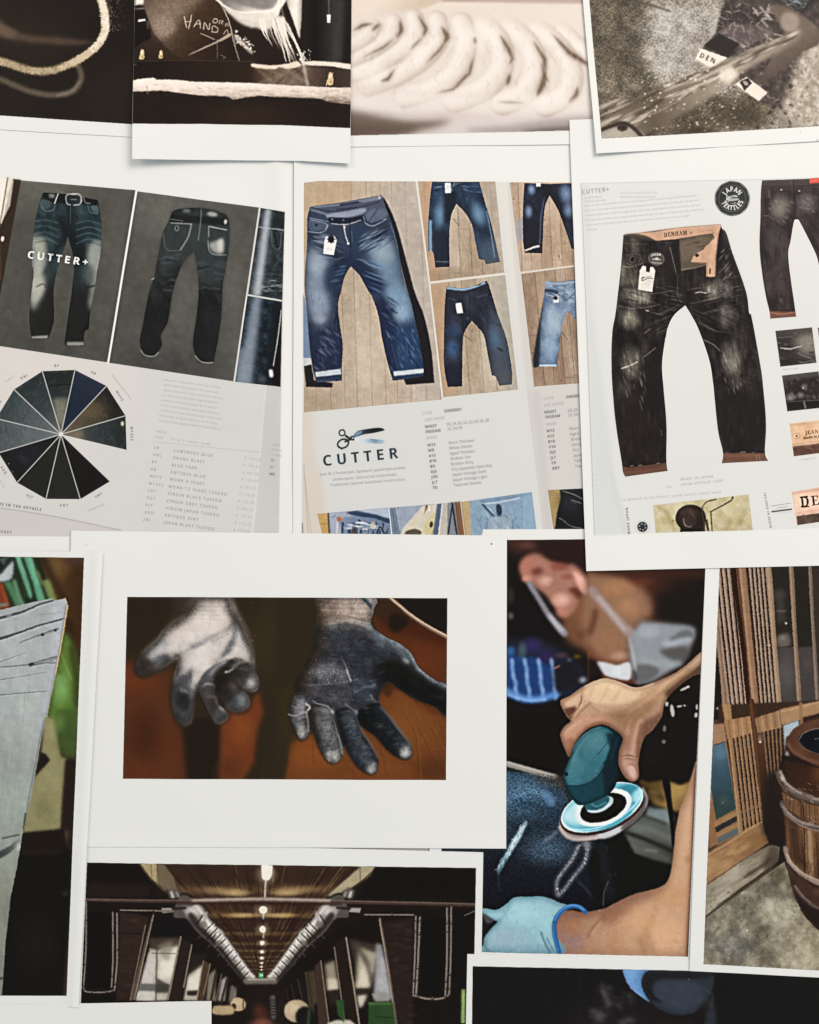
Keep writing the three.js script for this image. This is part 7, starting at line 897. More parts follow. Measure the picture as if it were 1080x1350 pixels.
// ------------------------------------------------------------------ print of the barrel by the lattice door
{
  const img = [948, 740, 1316, 729, 1296, 1290, 926, 1268.6];
  const barrel = [...zo(925, 930, 6.748, [690, 560, 720, 500, 1046, 600]), 1160, 1040, 1180, 1240, 1120, 1240, ...zo(920, 1090, 6.75, [1080, 880, 960, 800, 860, 620, 800, 420, 770, 220, 770, 60])];
  sheet('photo_print', 'print of a wooden barrel beside a slatted lattice door on a stone floor', 'photo print', 'photo prints laid out on the table',
    { quad: [931, 699, 1330, 688, 1311, 1299, 907.5, 1277.5], layer: 7, cell: 24, S: 2.4, h: (x, y) => 0.4 * Math.exp(-Math.pow((y - 1277) / 40, 2)) }, (p) => {
      p.clip(img, () => {
        p.poly(img, '#2e2723');
        p.zoom(925, 740, 6.748);
        p.poly([100, -40, 2700, -80, 2700, 3600, 0, 3600], '#4a3a2e'); p.poly([600, 0, 1100, 0, 1100, 760, 640, 760], '#2a2520', 6); p.poly([640, 760, 1100, 760, 1100, 1350, 690, 1350], '#46413f', 10); p.glow(740, 1000, 110, 240, '#5a5656', 0.8); p.glow(930, 900, 80, 160, '#4f4845', 0.8); p.poly([800, 40, 950, 40, 980, 740, 840, 760], '#28251f', 8); p.poly([970, 60, 2700, 40, 2700, 1300, 1020, 1250], '#3b302b', 10); p.glow(680, 300, 90, 80, '#4f4a46', 0.8);
        p.line([690, 380, 700, 520], 70, '#4b4644', 20, 0.7); p.oval(700, 440, 52, 10, '#6f6864', 0, 5, 0.6); p.blob([665, 660, 765, 640, 780, 740, 700, 765, 665, 740], '#6b635c', 12, 0.85); p.glow(715, 680, 40, 40, '#85796d', 0.7); p.oval(742, 549, 14, 9, '#d9d4c9', 0, 4, 0.9); p.line([710, 530, 712, 600], 20, '#2b2624', 6, 0.8); p.line([660, 768, 780, 756], 8, '#2a2521', 4, 0.8);
        const slat = (x0, y0, x1, y1, w0, w1, c, hi) => { p.taper([x0, y0, (x0 + x1) / 2, (y0 + y1) / 2, x1, y1], w0, w1, c, 2); if (hi) p.taper([x0 - w0 * 0.2, y0, (x0 + x1) / 2 - w0 * 0.2, (y0 + y1) / 2, x1 - w1 * 0.2, y1], w0 * 0.4, w1 * 0.4, hi, 2, 0.7); };
        p.poly([130, 40, 340, 40, 470, 1400, 110, 1400], '#20130e', 3); p.poly([380, 40, 600, 40, 690, 1400, 480, 1400], '#22150f', 3);
        for (let i = 0; i < 6; i++) slat(96 + i * 44.5, 40, 246 + i * 44 - i * 4, 1400, 26, 25, '#8c7363', '#b59e8e');
        slat(290, 40, 430, 1400, 60, 40, '#2b160d'); slat(340, 30, 482, 1400, 80, 62, '#8d6b50', '#a9886b'); p.line([380, 40, 450, 700, 510, 1400], 7, '#5b412e', 3, 0.8); p.line([310, 40, 385, 760, 440, 1400], 14, '#3b1d10', 5, 0.9);
        for (let i = 0; i < 5; i++) slat(420 + i * 36.5, 40, 540 + i * 36, 1400, 20, 19, '#85705f', '#b39c86');
        slat(586, 36, 690, 1400, 42, 40, '#927860', '#ab9078'); slat(784, 36, 862, 1300, 38, 36, '#7d6753', '#9d866f'); slat(953, 50, 1020, 1260, 30, 30, '#6e5c50', '#8d7b6d');
        p.poly([100, 980, 150, 1000, 190, 1400, 60, 1400], '#1c1713', 4); slat(110, 380, 215, 1400, 36, 46, '#7d6350', '#9c806a'); p.oval(134, 1302, 9, 12, '#bdb7ab', 0, 4); p.oval(590, 745, 26, 8, '#c5ad7e', 0, 4, 0.7);
        p.zoom(925, 930, 6.748);
        p.poly([140, -10, 1200, -60, 1200, 700, 700, 1400, 140, 1200], '#3b2b20', 6);
        // lower lattice
        p.poly([88, 160, 190, 150, 330, 1130, 130, 1240, 60, 860], '#8c6746', 3); p.ramp([90, 350, 200, 316, 296, 910, 118, 1010, 70, 700], 90, 340, 200, 1000, ['#4d6a7b', '#3c5565', '#32474f', '#33443f'], false, 3); p.line([100, 345, 200, 316], 6, '#26292a', 2, 0.8); p.glow(160, 420, 80, 80, '#5b7f95', 0.6); p.glow(180, 840, 60, 60, '#42544f', 0.7); p.oval(180, 856, 5, 5, '#7d8a86', 0, 2);
        p.poly([60, 860, 90, 900, 140, 1220, 60, 1260, 50, 1000], '#8a6240', 4); p.poly([110, 1076, 300, 970, 306, 1020, 122, 1120], '#2c2c2f', 3); p.poly([100, 1030, 300, 930, 304, 966, 110, 1070], '#96704c', 3); p.poly([120, 1130, 320, 1030, 324, 1060, 128, 1165], '#96704c', 3); p.poly([130, 1170, 320, 1070, 332, 1120, 140, 1222], '#566064', 3);
        p.poly([90, 180, 190, 160, 210, 310, 88, 340], '#967259', 3); p.poly([170, -20, 250, -20, 350, 1130, 320, 1130, 230, 300], '#9b774f', 3); p.line([200, -20, 250, 400, 330, 1130], 9, '#b58d62', 3, 0.6);
        p.poly([250, 290, 440, 240, 530, 1020, 345, 1110], '#1f140e', 4); for (let i = 0; i < 6; i++) slat(255 + i * 36, 280 - i * 9, 350 + i * 35, 1100 - i * 17, 23, 24, '#7b5e44', '#a08060'); p.poly([190, 130, 420, 90, 440, 235, 220, 300], '#9a7350', 3); for (let i = 0; i < 6; i++) p.line([232 + i * 38, 130 - i * 7, 246 + i * 38, 290 - i * 9], 13, i % 2 ? '#b38c66' : '#80603f', 4, 0.8); p.line([340, 940, 520, 870], 22, '#876649', 5, 0.8); p.line([346, 1010, 520, 950], 14, '#8d6b4c', 5, 0.6);
        slat(440, -20, 520, 700, 50, 50, '#4a2c1b', '#6a4630'); p.ramp([470, 200, 560, 190, 620, 700, 600, 1100, 540, 1000], 500, 200, 560, 1000, ['#5d4130', '#4a3020', '#3b281c', '#2c211b'], false, 6); p.poly([540, 220, 720, 180, 740, 700, 600, 720], '#2b1d15', 5); for (let i = 0; i < 5; i++) slat(545 + i * 36, 230 - i * 8, 600 + i * 28, 780, 18, 12, '#6b4f3a', '#8f7055'); p.poly([460, 110, 680, 40, 700, 190, 490, 240], '#92704f', 3); for (let i = 0; i < 6; i++) p.line([490 + i * 36, 96 - i * 10, 506 + i * 36, 226 - i * 9], 12, i % 2 ? '#ab8a66' : '#77593d', 4, 0.8);
        p.poly([560, 600, 740, 560, 760, 1400, 560, 1300, 540, 1000], '#241c18', 22, 0.95); p.oval(512, 316, 9, 14, '#f5efe2', 0, 3); p.glow(510, 290, 26, 50, '#8d7568', 0.8);
        p.poly([680, 30, 900, -20, 1200, -80, 1200, 30, 900, 110, 700, 170], '#9c7a58', 4); p.line([700, 50, 860, 10, 1200, -80], 9, '#bb9a76', 4, 0.7); p.line([890, 115, 1100, 60], 26, '#2a1a12', 6, 0.9); p.poly([715, 170, 850, 125, 860, 190, 740, 280, 730, 420], '#9aabb3', 6); p.line([870, -20, 880, 200], 34, '#8c6a4c', 4, 0.9); p.blob([735, 410, 760, 400, 765, 440, 735, 460], '#a5a09f', 6, 0.8);
        // base board, sill and floor
        p.zoom(920, 1090, 6.75);
        p.poly([70, 230, 400, 20, 560, -60, 620, 130, 460, 240, 70, 510], '#96714c', 4); p.clip([70, 230, 400, 20, 560, -60, 620, 130, 460, 240, 70, 510], () => { p.grain(CLOUD, 0.14, 240, -32, 4); p.glow(520, 100, 120, 120, '#7a5a36', 0.8); p.glow(180, 320, 140, 80, '#a98660', 0.7); }); p.line([70, 250, 240, 150, 400, 40, 480, -10], 12, '#ad906e', 5, 0.8);
        p.poly([540, -40, 780, -40, 820, 420, 860, 560, 700, 520, 640, 160], '#221b17', 24, 0.95);
        p.poly([60, 800, 760, 300, 860, 560, 1200, 860, 1200, 1300, 30, 1220], '#7c7666', 5);
        p.clip([60, 800, 760, 300, 860, 560, 2600, 860, 2600, 1500, 30, 1220], () => { p.poly([800, 600, 2600, 860, 2600, 1500, 700, 1300], '#8f8772', 30); p.glow(720, 740, 260, 160, '#a9a48e', 0.95); p.glow(300, 720, 240, 160, '#6f6a5b', 0.8); p.glow(300, 1050, 260, 160, '#75746d', 0.9); p.glow(560, 960, 140, 110, '#7b705c', 0.8); p.glow(960, 1180, 260, 140, '#b5ae9a', 0.95); p.glow(600, 1160, 130, 80, '#6d6355', 0.8); p.glow(1010, 1000, 160, 100, '#a59b82', 0.7); p.glow(700, 420, 120, 130, '#6d644d', 0.9); p.glow(440, 580, 80, 40, '#a39f92', 0.7); p.poly([740, 400, 900, 560, 1000, 800, 860, 640], '#3a3024', 26, 0.8); p.grain(CLOUD, 0.16, 520, 15); p.grain(CLOUD, 0.1, 190, 40); for (let i = 0; i < 240; i++) p.oval(rr(50, 1080), rr(560, 1260), rr(2, 12), rr(2, 7), rnd() < 0.5 ? '#5a5347' : '#c3bca9', rr(0, 180), 2.5, rr(0.1, 0.45)); p.line([120, 960, 160, 900, 190, 880], 14, '#564e43', 7, 0.7); p.oval(428, 908, 5, 9, '#ece6d6', 0, 2); p.oval(608, 965, 7, 12, '#3c352b', 0, 2, 0.8); p.oval(525, 962, 16, 10, '#4b4338', 0, 4, 0.7); p.oval(290, 1155, 14, 7, '#4b4338', 0, 4, 0.7); });
        p.poly([70, 515, 460, 240, 640, 150, 720, 170, 700, 300, 560, 400, 330, 570, 60, 790], '#8d8472', 4); p.clip([70, 515, 460, 240, 640, 150, 720, 170, 700, 300, 560, 400, 330, 570, 60, 790], () => { p.grain(CLOUD, 0.2, 280, -34, 4); p.glow(300, 440, 220, 90, '#a39a88', 0.8, -34); p.glow(600, 230, 100, 70, '#7d7062', 0.8, -30); soften(p, 60, 80, 600, 300, 720, 60, -40, ['#b5ad9b', '#645c4e'], 5, 3, 0.15, 0.5); for (let i = 0; i < 50; i++) p.oval(rr(70, 200), rr(600, 740), rr(3, 9), rr(2, 6), '#5a5040', 0, 2, 0.5); p.blob([400, 450, 440, 400, 560, 320, 640, 260, 600, 320, 480, 410], '#4b4238', 7, 0.85); p.oval(265, 575, 16, 8, '#5d4a38', -30, 3, 0.8); p.poly([640, 150, 730, 160, 720, 330, 600, 380, 560, 330], '#3d342b', 20, 0.7); });
        p.line([60, 790, 200, 670, 330, 575, 560, 410, 700, 310], 9, '#35302a', 4, 0.9); p.line([75, 500, 300, 350, 460, 240, 620, 150], 7, '#4d453a', 3, 0.8);
        // barrel with the jar in it
        p.zoom(0, 0, 1); p.blob(barrel, '#4a3222', 0.5);
        p.zoom(925, 930, 6.748);
        p.ramp([700, 480, 740, 440, 1100, 560, 1100, 900, 900, 840, 760, 720, 690, 600], 700, 500, 1080, 800, ['#1e1714', '#2a1e18', '#3c291d', '#5d3c26'], true, 5); p.poly([720, 480, 900, 520, 1100, 560, 2600, 560, 2600, 860, 1046, 860, 860, 760, 740, 660], '#3d2519', 12, 0.8); p.glow(1060, 600, 140, 120, '#6b4426', 0.8);
        p.ramp([746, 320, 800, 210, 920, 140, 1100, 110, 1400, 110, 1400, 540, 1046, 540, 860, 440, 770, 380], 760, 320, 1100, 480, ['#54352a', '#60402f', '#523527', '#63432f'], true, 4); p.line([755, 330, 800, 400, 900, 460, 1046, 510], 26, '#75503d', 8, 0.8); p.line([740, 360, 800, 440, 920, 510, 1046, 545], 12, '#1f1310', 6, 0.8); p.ramp([850, 300, 900, 240, 1000, 205, 1200, 190, 1300, 430, 1046, 430, 920, 380], 860, 300, 1046, 400, ['#11131a', '#0e0f14', '#17181c'], true, 3); p.line([850, 305, 900, 240, 990, 205, 1080, 195], 8, '#8d8a88', 3, 0.8); p.line([860, 320, 920, 385, 1046, 430], 8, '#7c655c', 3, 0.7); p.line([995, 292, 1050, 284], 5, '#8d97a0', 2, 0.8);
        const staves = (x0, x1, y0, y1, n, dx) => { for (let i = 0; i < n; i++) { const x = rr(x0, x1), y = rr(y0, y1); p.line([x, y, x + dx + rr(-4, 4), y + rr(60, 160), x + dx * 2, y + rr(180, 300)], rr(3, 9), ['#8a6646', '#2c1b12', '#a07d5b', '#5a3d28'][(rnd() * 4) | 0], 3, rr(0.3, 0.75)); } };
        p.poly([700, 760, 880, 860, 1100, 900, 1100, 1060, 900, 1010, 740, 900], '#6b4c33', 5); p.clip([700, 760, 880, 860, 1100, 900, 1100, 1060, 900, 1010, 740, 900], () => staves(700, 1050, 740, 900, 60, 4));
        p.poly([740, 960, 900, 1060, 1100, 1110, 1100, 1760, 960, 1600, 800, 1400, 740, 1200], '#6a4a31', 6); p.clip([740, 960, 900, 1060, 1100, 1110, 1100, 1760, 960, 1600, 800, 1400, 740, 1200], () => { staves(740, 1050, 980, 1500, 150, 8); p.poly([740, 950, 830, 1020, 900, 1400, 800, 1400], '#33231a', 22, 0.7); p.line([890, 870, 900, 1100, 910, 1500], 9, '#25170f', 3, 0.9); p.line([945, 1110, 960, 1350, 970, 1500], 44, '#a18467', 8, 0.7); p.line([1010, 1120, 1030, 1500], 9, '#2f1e14', 4, 0.8); for (let i = 0; i < 5; i++) p.oval(860 + i * 40, 1380 + i * 24, 16, 40 + i * 6, '#3a2718', -6, 4, 0.7, 6); });
        p.line([890, 880, 905, 1010], 9, '#2b1c13', 3, 0.8);
        p.line([678, 600, 720, 690, 800, 770, 900, 810, 1046, 850, 1300, 870], 62, '#5d5048', 5); p.line([690, 580, 740, 680, 830, 750, 940, 800, 1046, 830, 1300, 850], 26, '#978a80', 6, 0.95); p.line([685, 640, 740, 740, 840, 820, 1046, 880], 12, '#33291f', 5, 0.8); p.oval(710, 640, 20, 24, '#b5ada7', -30, 7, 0.8); p.oval(900, 790, 26, 22, '#5d5147', 20, 6, 0.8); soften(p, 40, 700, 1040, 680, 850, 40, 24, ['#b9ada2', '#453a32'], 6, 3, 0.3, 0.7);
        p.line([710, 860, 760, 960, 860, 1030, 960, 1070, 1046, 1090, 1300, 1110], 50, '#574a42', 5); p.line([715, 890, 780, 970, 880, 1030, 1046, 1070], 18, '#9a8a81', 6, 0.9); p.line([740, 960, 860, 1050, 960, 1090, 1046, 1110], 8, '#a3948b', 4, 0.7); p.line([700, 870, 740, 960], 20, '#6f6661', 8, 0.7); p.oval(960, 1040, 26, 16, '#9a8682', 10, 6, 0.7); soften(p, 30, 740, 1040, 930, 1080, 40, 18, ['#ab9c92', '#3d332c'], 5, 3, 0.3, 0.6);
        p.zoom(920, 1090, 6.75);
        p.ramp([770, 220, 800, 300, 900, 400, 1000, 470, 1100, 510, 1100, 900, 960, 800, 860, 620, 810, 450], 780, 300, 1080, 760, ['#4f3d33', '#3a2a22', '#2c1f1a', '#30211a'], true, 5); p.line([768, 180, 800, 290, 880, 380, 980, 450, 1100, 500, 1300, 520], 40, '#8d7a6d', 5); p.line([780, 230, 820, 310, 920, 400, 1100, 480], 14, '#b5a294', 5, 0.8); p.line([790, 320, 880, 430, 1000, 510, 1100, 540], 9, '#251a15', 5, 0.9); p.blob([880, 420, 1000, 510, 1100, 560, 1100, 700, 980, 660, 880, 560], '#4a3229', 14, 0.9); p.line([855, 520, 920, 610, 1000, 680, 1100, 730], 26, '#67574f', 7, 0.9); p.line([860, 520, 920, 600, 1000, 668], 8, '#91837a', 4, 0.7); p.glow(1050, 570, 60, 40, '#5d4035', 0.8); p.poly([870, 620, 960, 700, 1100, 760, 1100, 880, 960, 800], '#261c17', 10, 0.9); soften(p, 40, 780, 1060, 280, 760, 30, 30, ['#7a655a', '#1f1612'], 6, 4, 0.15, 0.4);
        });
      p.photo([img], { warp: 0.8 });
    }, [['printed_photo', 'picture of a barrel and a slatted door', img, false, [['printed_barrel', 'brown barrel holding a jar', barrel, true]]]]);
}

// ------------------------------------------------------------------ print of the workshop hall with pipes
{
  const img = [116, 1136, 240, 1138, 627.5, 1143, 622, 1430, 104, 1425, 108, 1310];
  sheet('photo_print', 'dark print of an industrial hall with silver pipes and a row of ceiling lights', 'photo print', 'photo prints laid out on the table',
    { quad: [100, 1109, 637, 1122.5, 631, 1490, 88, 1485], layer: 4, cell: 40, S: 2.4 }, (p) => {
      p.clip(img, () => {
        p.poly(img, '#1c1511'); p.zoom(100, 1125, 4);
        const V = [978, 640];
        p.poly([0, 40, 2140, 60, 2140, 1200, 0, 1200], '#1d1612'); p.poly([50, 40, 400, 50, 420, 240, 60, 240], '#16100d', 8); p.poly([60, 150, 400, 160, 400, 230, 60, 230], '#2a1f19', 12, 0.8);
        p.poly([430, 40, 1540, 60, 1320, 230, 1060, 660, 900, 660, 640, 270, 500, 180], '#3a291f', 3);
        p.clip([430, 40, 1540, 60, 1320, 230, 1060, 660, 900, 660, 640, 270, 500, 180], () => {
          for (const [y, h, c, a] of [[100, 70, '#3a281d', 0.8], [190, 40, '#94764a', 0.85], [252, 22, '#3a1d17', 0.95], [285, 30, '#4f3524', 0.8], [322, 24, '#a07f48', 0.95], [372, 24, '#38221a', 0.9], [420, 14, '#9a7a48', 0.9], [445, 14, '#36221a', 0.9], [472, 10, '#96774a', 0.9], [508, 8, '#a3835a', 0.9], [490, 8, '#36221a', 0.9], [540, 7, '#8d6f4c', 0.9], [562, 6, '#b09270', 0.8], [585, 5, '#7d5c45', 0.9], [605, 5, '#a58a6b', 0.8], [622, 4, '#6e5040', 0.9]]) { p.line([400, y, 860, y - 3], h, c, h * 0.4, a * 0.55); p.line([1100, y - 3, 1560, y], h, c, h * 0.4, a * 0.55); p.line([860, y, 1100, y], h, c, h * 0.35, a * 0.5); }
          for (let i = 0; i < 320; i++) { const t = rr(-1, 1), x0 = 978 + t * 620, k = rr(0, 0.8), k2 = k + rr(0.1, 0.3); p.line([x0 + (978 - x0) * k, 50 + 590 * k, x0 + (978 - x0) * k2, 50 + 590 * k2], rr(2, 6) * (1.2 - k), rnd() < 0.75 ? '#1e130d' : '#7d6343', 2, rr(0.3, 0.7)); }
          p.glow(780, 195, 170, 30, '#a2855a', 0.8, 4); p.glow(1160, 190, 170, 30, '#a2855a', 0.8, -4); p.glow(850, 205, 100, 24, '#c3a676', 0.7); p.glow(1110, 205, 100, 24, '#c3a676', 0.7); p.glow(880, 322, 120, 18, '#d0b074', 0.8); p.glow(1080, 322, 120, 18, '#d0b074', 0.8);
        });
        for (let i = 0; i < 9; i++) { const y = [232, 345, 400, 450, 490, 525, 555, 580, 600][i]; p.line([978 - (640 - y) * 1.1, y, 978 + (640 - y) * 1.1, y], Math.max(3, (640 - y) * 0.03), '#2e1c15', 2, 0.6); }
        p.poly([335, 45, 430, 45, 440, 160, 400, 130], '#a3946d', 3); p.line([340, 50, 400, 130, 480, 200], 9, '#4f4028', 3, 0.9); p.poly([432, 45, 470, 55, 520, 120, 540, 190, 470, 190, 432, 150], '#6d604a', 4); p.line([400, 48, 404, 120], 5, '#6d6044', 2, 0.8);
        p.poly([1505, 62, 1580, 62, 1560, 110, 1450, 180, 1340, 230, 1330, 215], '#a4997a', 4); p.line([1500, 70, 1500, 150], 6, '#5d5440', 2, 0.7); p.line([1585, 75, 1480, 170], 9, '#3b3024', 3, 0.9);
        p.poly([1590, 60, 2120, 70, 2120, 240, 1480, 230], '#15110d', 6);
        // lights
        p.blob([985, 46, 1035, 46, 1036, 110, 1015, 138, 990, 134, 982, 110], '#f4f1ea', 3); p.line([1004, 130, 998, 225], 10, '#d5cfc3', 3, 0.8); p.glow(1005, 110, 70, 70, '#e6d9bf', 0.5);
        for (const [y, w, h] of [[294, 22, 20], [396, 17, 18], [467, 12, 12], [514, 10, 8], [546, 9, 7], [572, 7, 5], [592, 6, 4], [608, 5, 3]]) { p.oval(990 - (y - 294) * 0.03, y, w, h, '#f6f3ed', 0, 2); p.glow(990 - (y - 294) * 0.03, y, w * 3, h * 2.2, '#e8d8b4', 0.45); if (y < 400) p.line([992, y + h, 990, y + h + 26], 8, '#d9d4c8', 3, 0.8); }
        // side walls
        for (const sgn of [1, -1]) {
          const m = (f) => f.map((v, i) => (i % 2 ? v : sgn > 0 ? v : 1960 - v)), q = (f, c, b = 3, a = 1) => p.poly(m(f), c, b, a), l = (f, w, c, b = 2, a = 1) => p.line(m(f), w, c, b, a);
          if (sgn > 0) {
          q([60, 250, 400, 260, 520, 300, 900, 660, 900, 900, -60, 900], '#1b1410', 4); q([235, 300, 390, 330, 300, 770, 215, 770], '#33251e', 6); for (let i = 0; i < 50; i++) l([rr(235, 340), rr(320, 760), rr(240, 345), rr(320, 760)].map((v, k, a) => (k === 3 ? a[1] + rr(-3, 3) : v)), rr(5, 14), rnd() < 0.5 ? '#44332a' : '#271b16', 4, 0.4); l([240, 415, 345, 420], 5, '#140e0b', 2, 0.8);
          q([415, 330, 560, 300, 620, 420, 430, 470], '#141110', 5); q([395, 490, 440, 500, 560, 450, 520, 620, 485, 770, 320, 770], '#b5ada0', 5); q([450, 560, 540, 480, 510, 650, 440, 660], '#e2dccf', 9, 0.9); q([395, 520, 430, 560, 400, 680, 350, 680], '#c4c1be', 8, 0.8); q([385, 440, 560, 435, 555, 480, 400, 500], '#4a3f35', 7, 0.9); q([430, 480, 520, 450, 500, 560, 470, 560], '#8a8175', 10, 0.7); q([345, 680, 500, 684, 490, 724, 330, 718], '#5f5d5a', 4, 0.9); q([330, 724, 420, 728, 415, 770, 322, 766], '#c0bdb4', 4); l([432, 500, 425, 770], 9, '#574e45', 3, 0.8); l([405, 520, 530, 522], 4, '#4d443b', 2, 0.8); q([430, 650, 500, 690, 490, 730, 425, 730], '#3b362f', 5, 0.8);
          q([600, 610, 680, 560, 670, 770, 570, 770], '#b3ab9c', 5); q([600, 660, 660, 600, 650, 720, 590, 716], '#ded6c6', 7, 0.9); q([590, 530, 700, 520, 690, 570, 590, 640], '#27211d', 6, 0.9); q([590, 720, 650, 716, 640, 744, 590, 744], '#2e2a26', 4); q([700, 640, 740, 600, 740, 770, 690, 770], '#7c7468', 5); q([770, 660, 800, 640, 790, 770, 750, 770], '#96908a', 5); q([820, 690, 850, 700, 850, 770, 810, 770], '#6e665c', 5);
          q([556, 440, 615, 470, 560, 770, 490, 770], '#2b211b', 3); l([558, 432, 490, 765], 9, '#8a7b6b', 2, 0.9); l([615, 476, 572, 700], 7, '#9a8a79', 2, 0.9); q([676, 560, 714, 580, 680, 770, 640, 770], '#4a3a2c', 3); l([676, 560, 640, 770], 6, '#8d7a62', 2, 0.8); l([712, 575, 676, 740], 5, '#93836e', 2, 0.8); l([742, 630, 716, 770], 14, '#3a2d23', 3); l([772, 630, 740, 770], 6, '#81715f', 2, 0.8); l([800, 660, 770, 780], 12, '#382b22', 3); l([830, 690, 808, 790], 5, '#75675a', 2, 0.8); l([845, 720, 830, 790], 5, '#8d8072', 2, 0.7);
          q([400, 340, 418, 300, 320, 765, 290, 768], '#5b4c40', 2); l([414, 320, 312, 765], 6, '#9a8b7c', 2, 0.8); l([372, 372, 290, 768], 6, '#8d7d6e', 2, 0.8);
          } else {
            p.zoom(340, 1125, 3.6); const Q = (f, c, b = 4, a = 1) => p.poly(f, c, b, a), L = (f, w, c, b = 2, a = 1) => p.line(f, w, c, b, a);
            Q([140, 560, 420, 330, 580, 270, 1060, 260, 1060, 860, 100, 860], '#18120e'); Q([590, 320, 740, 300, 735, 850, 670, 850], '#2c211c', 6); for (let i = 0; i < 70; i++) { const x = rr(610, 735), y = rr(310, 820); L([x, y, x + rr(10, 40), y + rr(-3, 3)], rr(5, 13), rnd() < 0.5 ? '#40322a' : '#211814', 4, 0.45); }
            Q([430, 400, 570, 430, 560, 540, 470, 560], '#3f3630', 8); Q([480, 440, 570, 470, 530, 640, 460, 640], '#a39a86', 9); Q([500, 520, 545, 540, 528, 630, 470, 630], '#d3cab4', 9, 0.9); L([470, 430, 520, 520, 540, 600], 22, '#4b4238', 9, 0.8); Q([560, 420, 590, 430, 640, 690, 548, 690], '#8d8c90', 7); Q([580, 480, 600, 500, 622, 660, 560, 650], '#a9a8ab', 9, 0.8); Q([460, 640, 530, 636, 528, 700, 470, 720], '#2c241d', 6); Q([470, 670, 520, 665, 500, 720, 480, 730], '#cfc8b8', 6, 0.9);
            Q([318, 520, 366, 500, 384, 640, 330, 650], '#8d8370', 8); Q([330, 590, 376, 590, 384, 640, 336, 644], '#cdc4ae', 7, 0.9); Q([330, 650, 386, 645, 390, 700, 340, 720], '#2b241e', 6); Q([230, 560, 270, 550, 300, 700, 250, 720], '#4b4032', 6);
            Q([362, 430, 420, 390, 492, 850, 420, 850], '#241b15', 3); L([420, 395, 488, 840], 9, '#9a8b7c', 2, 0.9); L([364, 440, 412, 790], 6, '#8d7d6e', 2, 0.9); Q([270, 530, 300, 500, 345, 850, 292, 850], '#40332a', 3); L([300, 505, 342, 830], 6, '#93836e', 2, 0.85); Q([226, 560, 262, 580, 270, 760, 236, 740], '#4a3c2c', 4); L([228, 560, 255, 760], 5, '#8d7a62', 2, 0.85); L([190, 590, 215, 700], 6, '#81715f', 2, 0.85); L([160, 620, 178, 690], 5, '#75675a', 2, 0.8); L([136, 640, 146, 690], 4, '#8d8072', 2, 0.8); L([205, 600, 230, 720], 9, '#33281f', 3);
            L([580, 305, 620, 540, 662, 830], 12, '#5d4f44', 2); L([577, 310, 616, 540, 656, 820], 5, '#ab9c8c', 2, 0.9);
            p.zoom(100, 1125, 4);
          }
          // silver duct
          const duct = m([470, 180, 540, 270, 620, 300, 680, 380, 760, 460, 830, 550, 900, 640, 930, 668]); p.taper(duct.slice(2), 134, 52, '#1d1917', 5); p.taper(duct.slice(2), 116, 44, '#57514c', 3); p.taper(duct.slice(4).map((v, i) => v - (i % 2 ? 12 : sgn * -8)), 74, 27, '#98918a', 7); p.taper(duct.slice(4).map((v, i) => v - (i % 2 ? 20 : sgn * -14)), 28, 11, '#e8e4de', 5, 0.95);
          q([560, 275, 640, 275, 675, 330, 640, 360, 590, 330], '#8a857f', 5); p.glow(m([625, 300])[0], 300, 50, 34, '#d3cfc9', 0.9); l([672, 320, 640, 370], 8, '#2b2623', 3, 0.9); l([690, 310, 680, 360, 700, 390], 18, '#a59e96', 4, 0.9); l([740, 400, 770, 420, 750, 480], 26, '#b0a9a0', 5, 0.9); l([742, 410, 720, 450], 6, '#29231f', 3, 0.9); l([800, 450, 804, 490], 7, '#bdb6ac', 2, 0.8); l([855, 520, 857, 560], 5, '#b0a89e', 2, 0.8); for (let i = 0; i < 10; i++) { const t = i / 10, x = 690 + 230 * t, y = 400 + 262 * t, w = 42 - 26 * t; l([x + w * 0.9, y - w * 0.9, x - w, y + w], 7 - 3 * t, i % 2 ? '#1f1a17' : '#47413c', 2, 0.9); l([x + w * 0.9 + 6, y - w * 0.9 + 4, x + 4, y + 8], 5 - 2 * t, '#f0ece6', 2, 0.7); } p.taper(duct.slice(4).map((v, i) => v + (i % 2 ? 17 : sgn * -12)), 30, 10, '#1f1a17', 6, 0.8); for (const [t, r] of [[0.12, 22], [0.42, 20], [0.7, 13]]) p.oval(m([640 + 280 * t, 0])[0], 330 + 330 * t, r, r * 0.8, '#6b645e', 0, 4, 0.7);
          q([485, 190, 520, 172, 555, 200, 548, 228, 500, 235], '#5d5650', 5); l([508, 200, 516, 225], 12, '#d5d1cb', 4, 0.9); l([535, 200, 545, 222], 10, '#a39e98', 4, 0.8); q([455, 282, 515, 282, 520, 304, 460, 308], '#9a948e', 3); l([515, 286, 580, 282], 14, '#2b2522', 3);
        }
        p.line([900, 668, 1050, 668], 30, '#6f6760', 5); p.line([910, 658, 1050, 658], 10, '#a9a198', 3, 0.8);
        // cross pipe and drop pipes
        p.line([60, 240, 400, 246, 700, 248, 980, 244, 1300, 250, 2120, 268], 17, '#4d3a34', 3); p.line([620, 242, 980, 236, 1340, 243], 14, '#cdbfb0', 5, 0.85); p.line([60, 238, 620, 242], 5, '#75665d', 2, 0.8); p.line([1340, 244, 2120, 262], 5, '#7d6f66', 2, 0.8); p.line([430, 258, 980, 262, 1400, 264], 8, '#2e1c16', 4, 0.8);
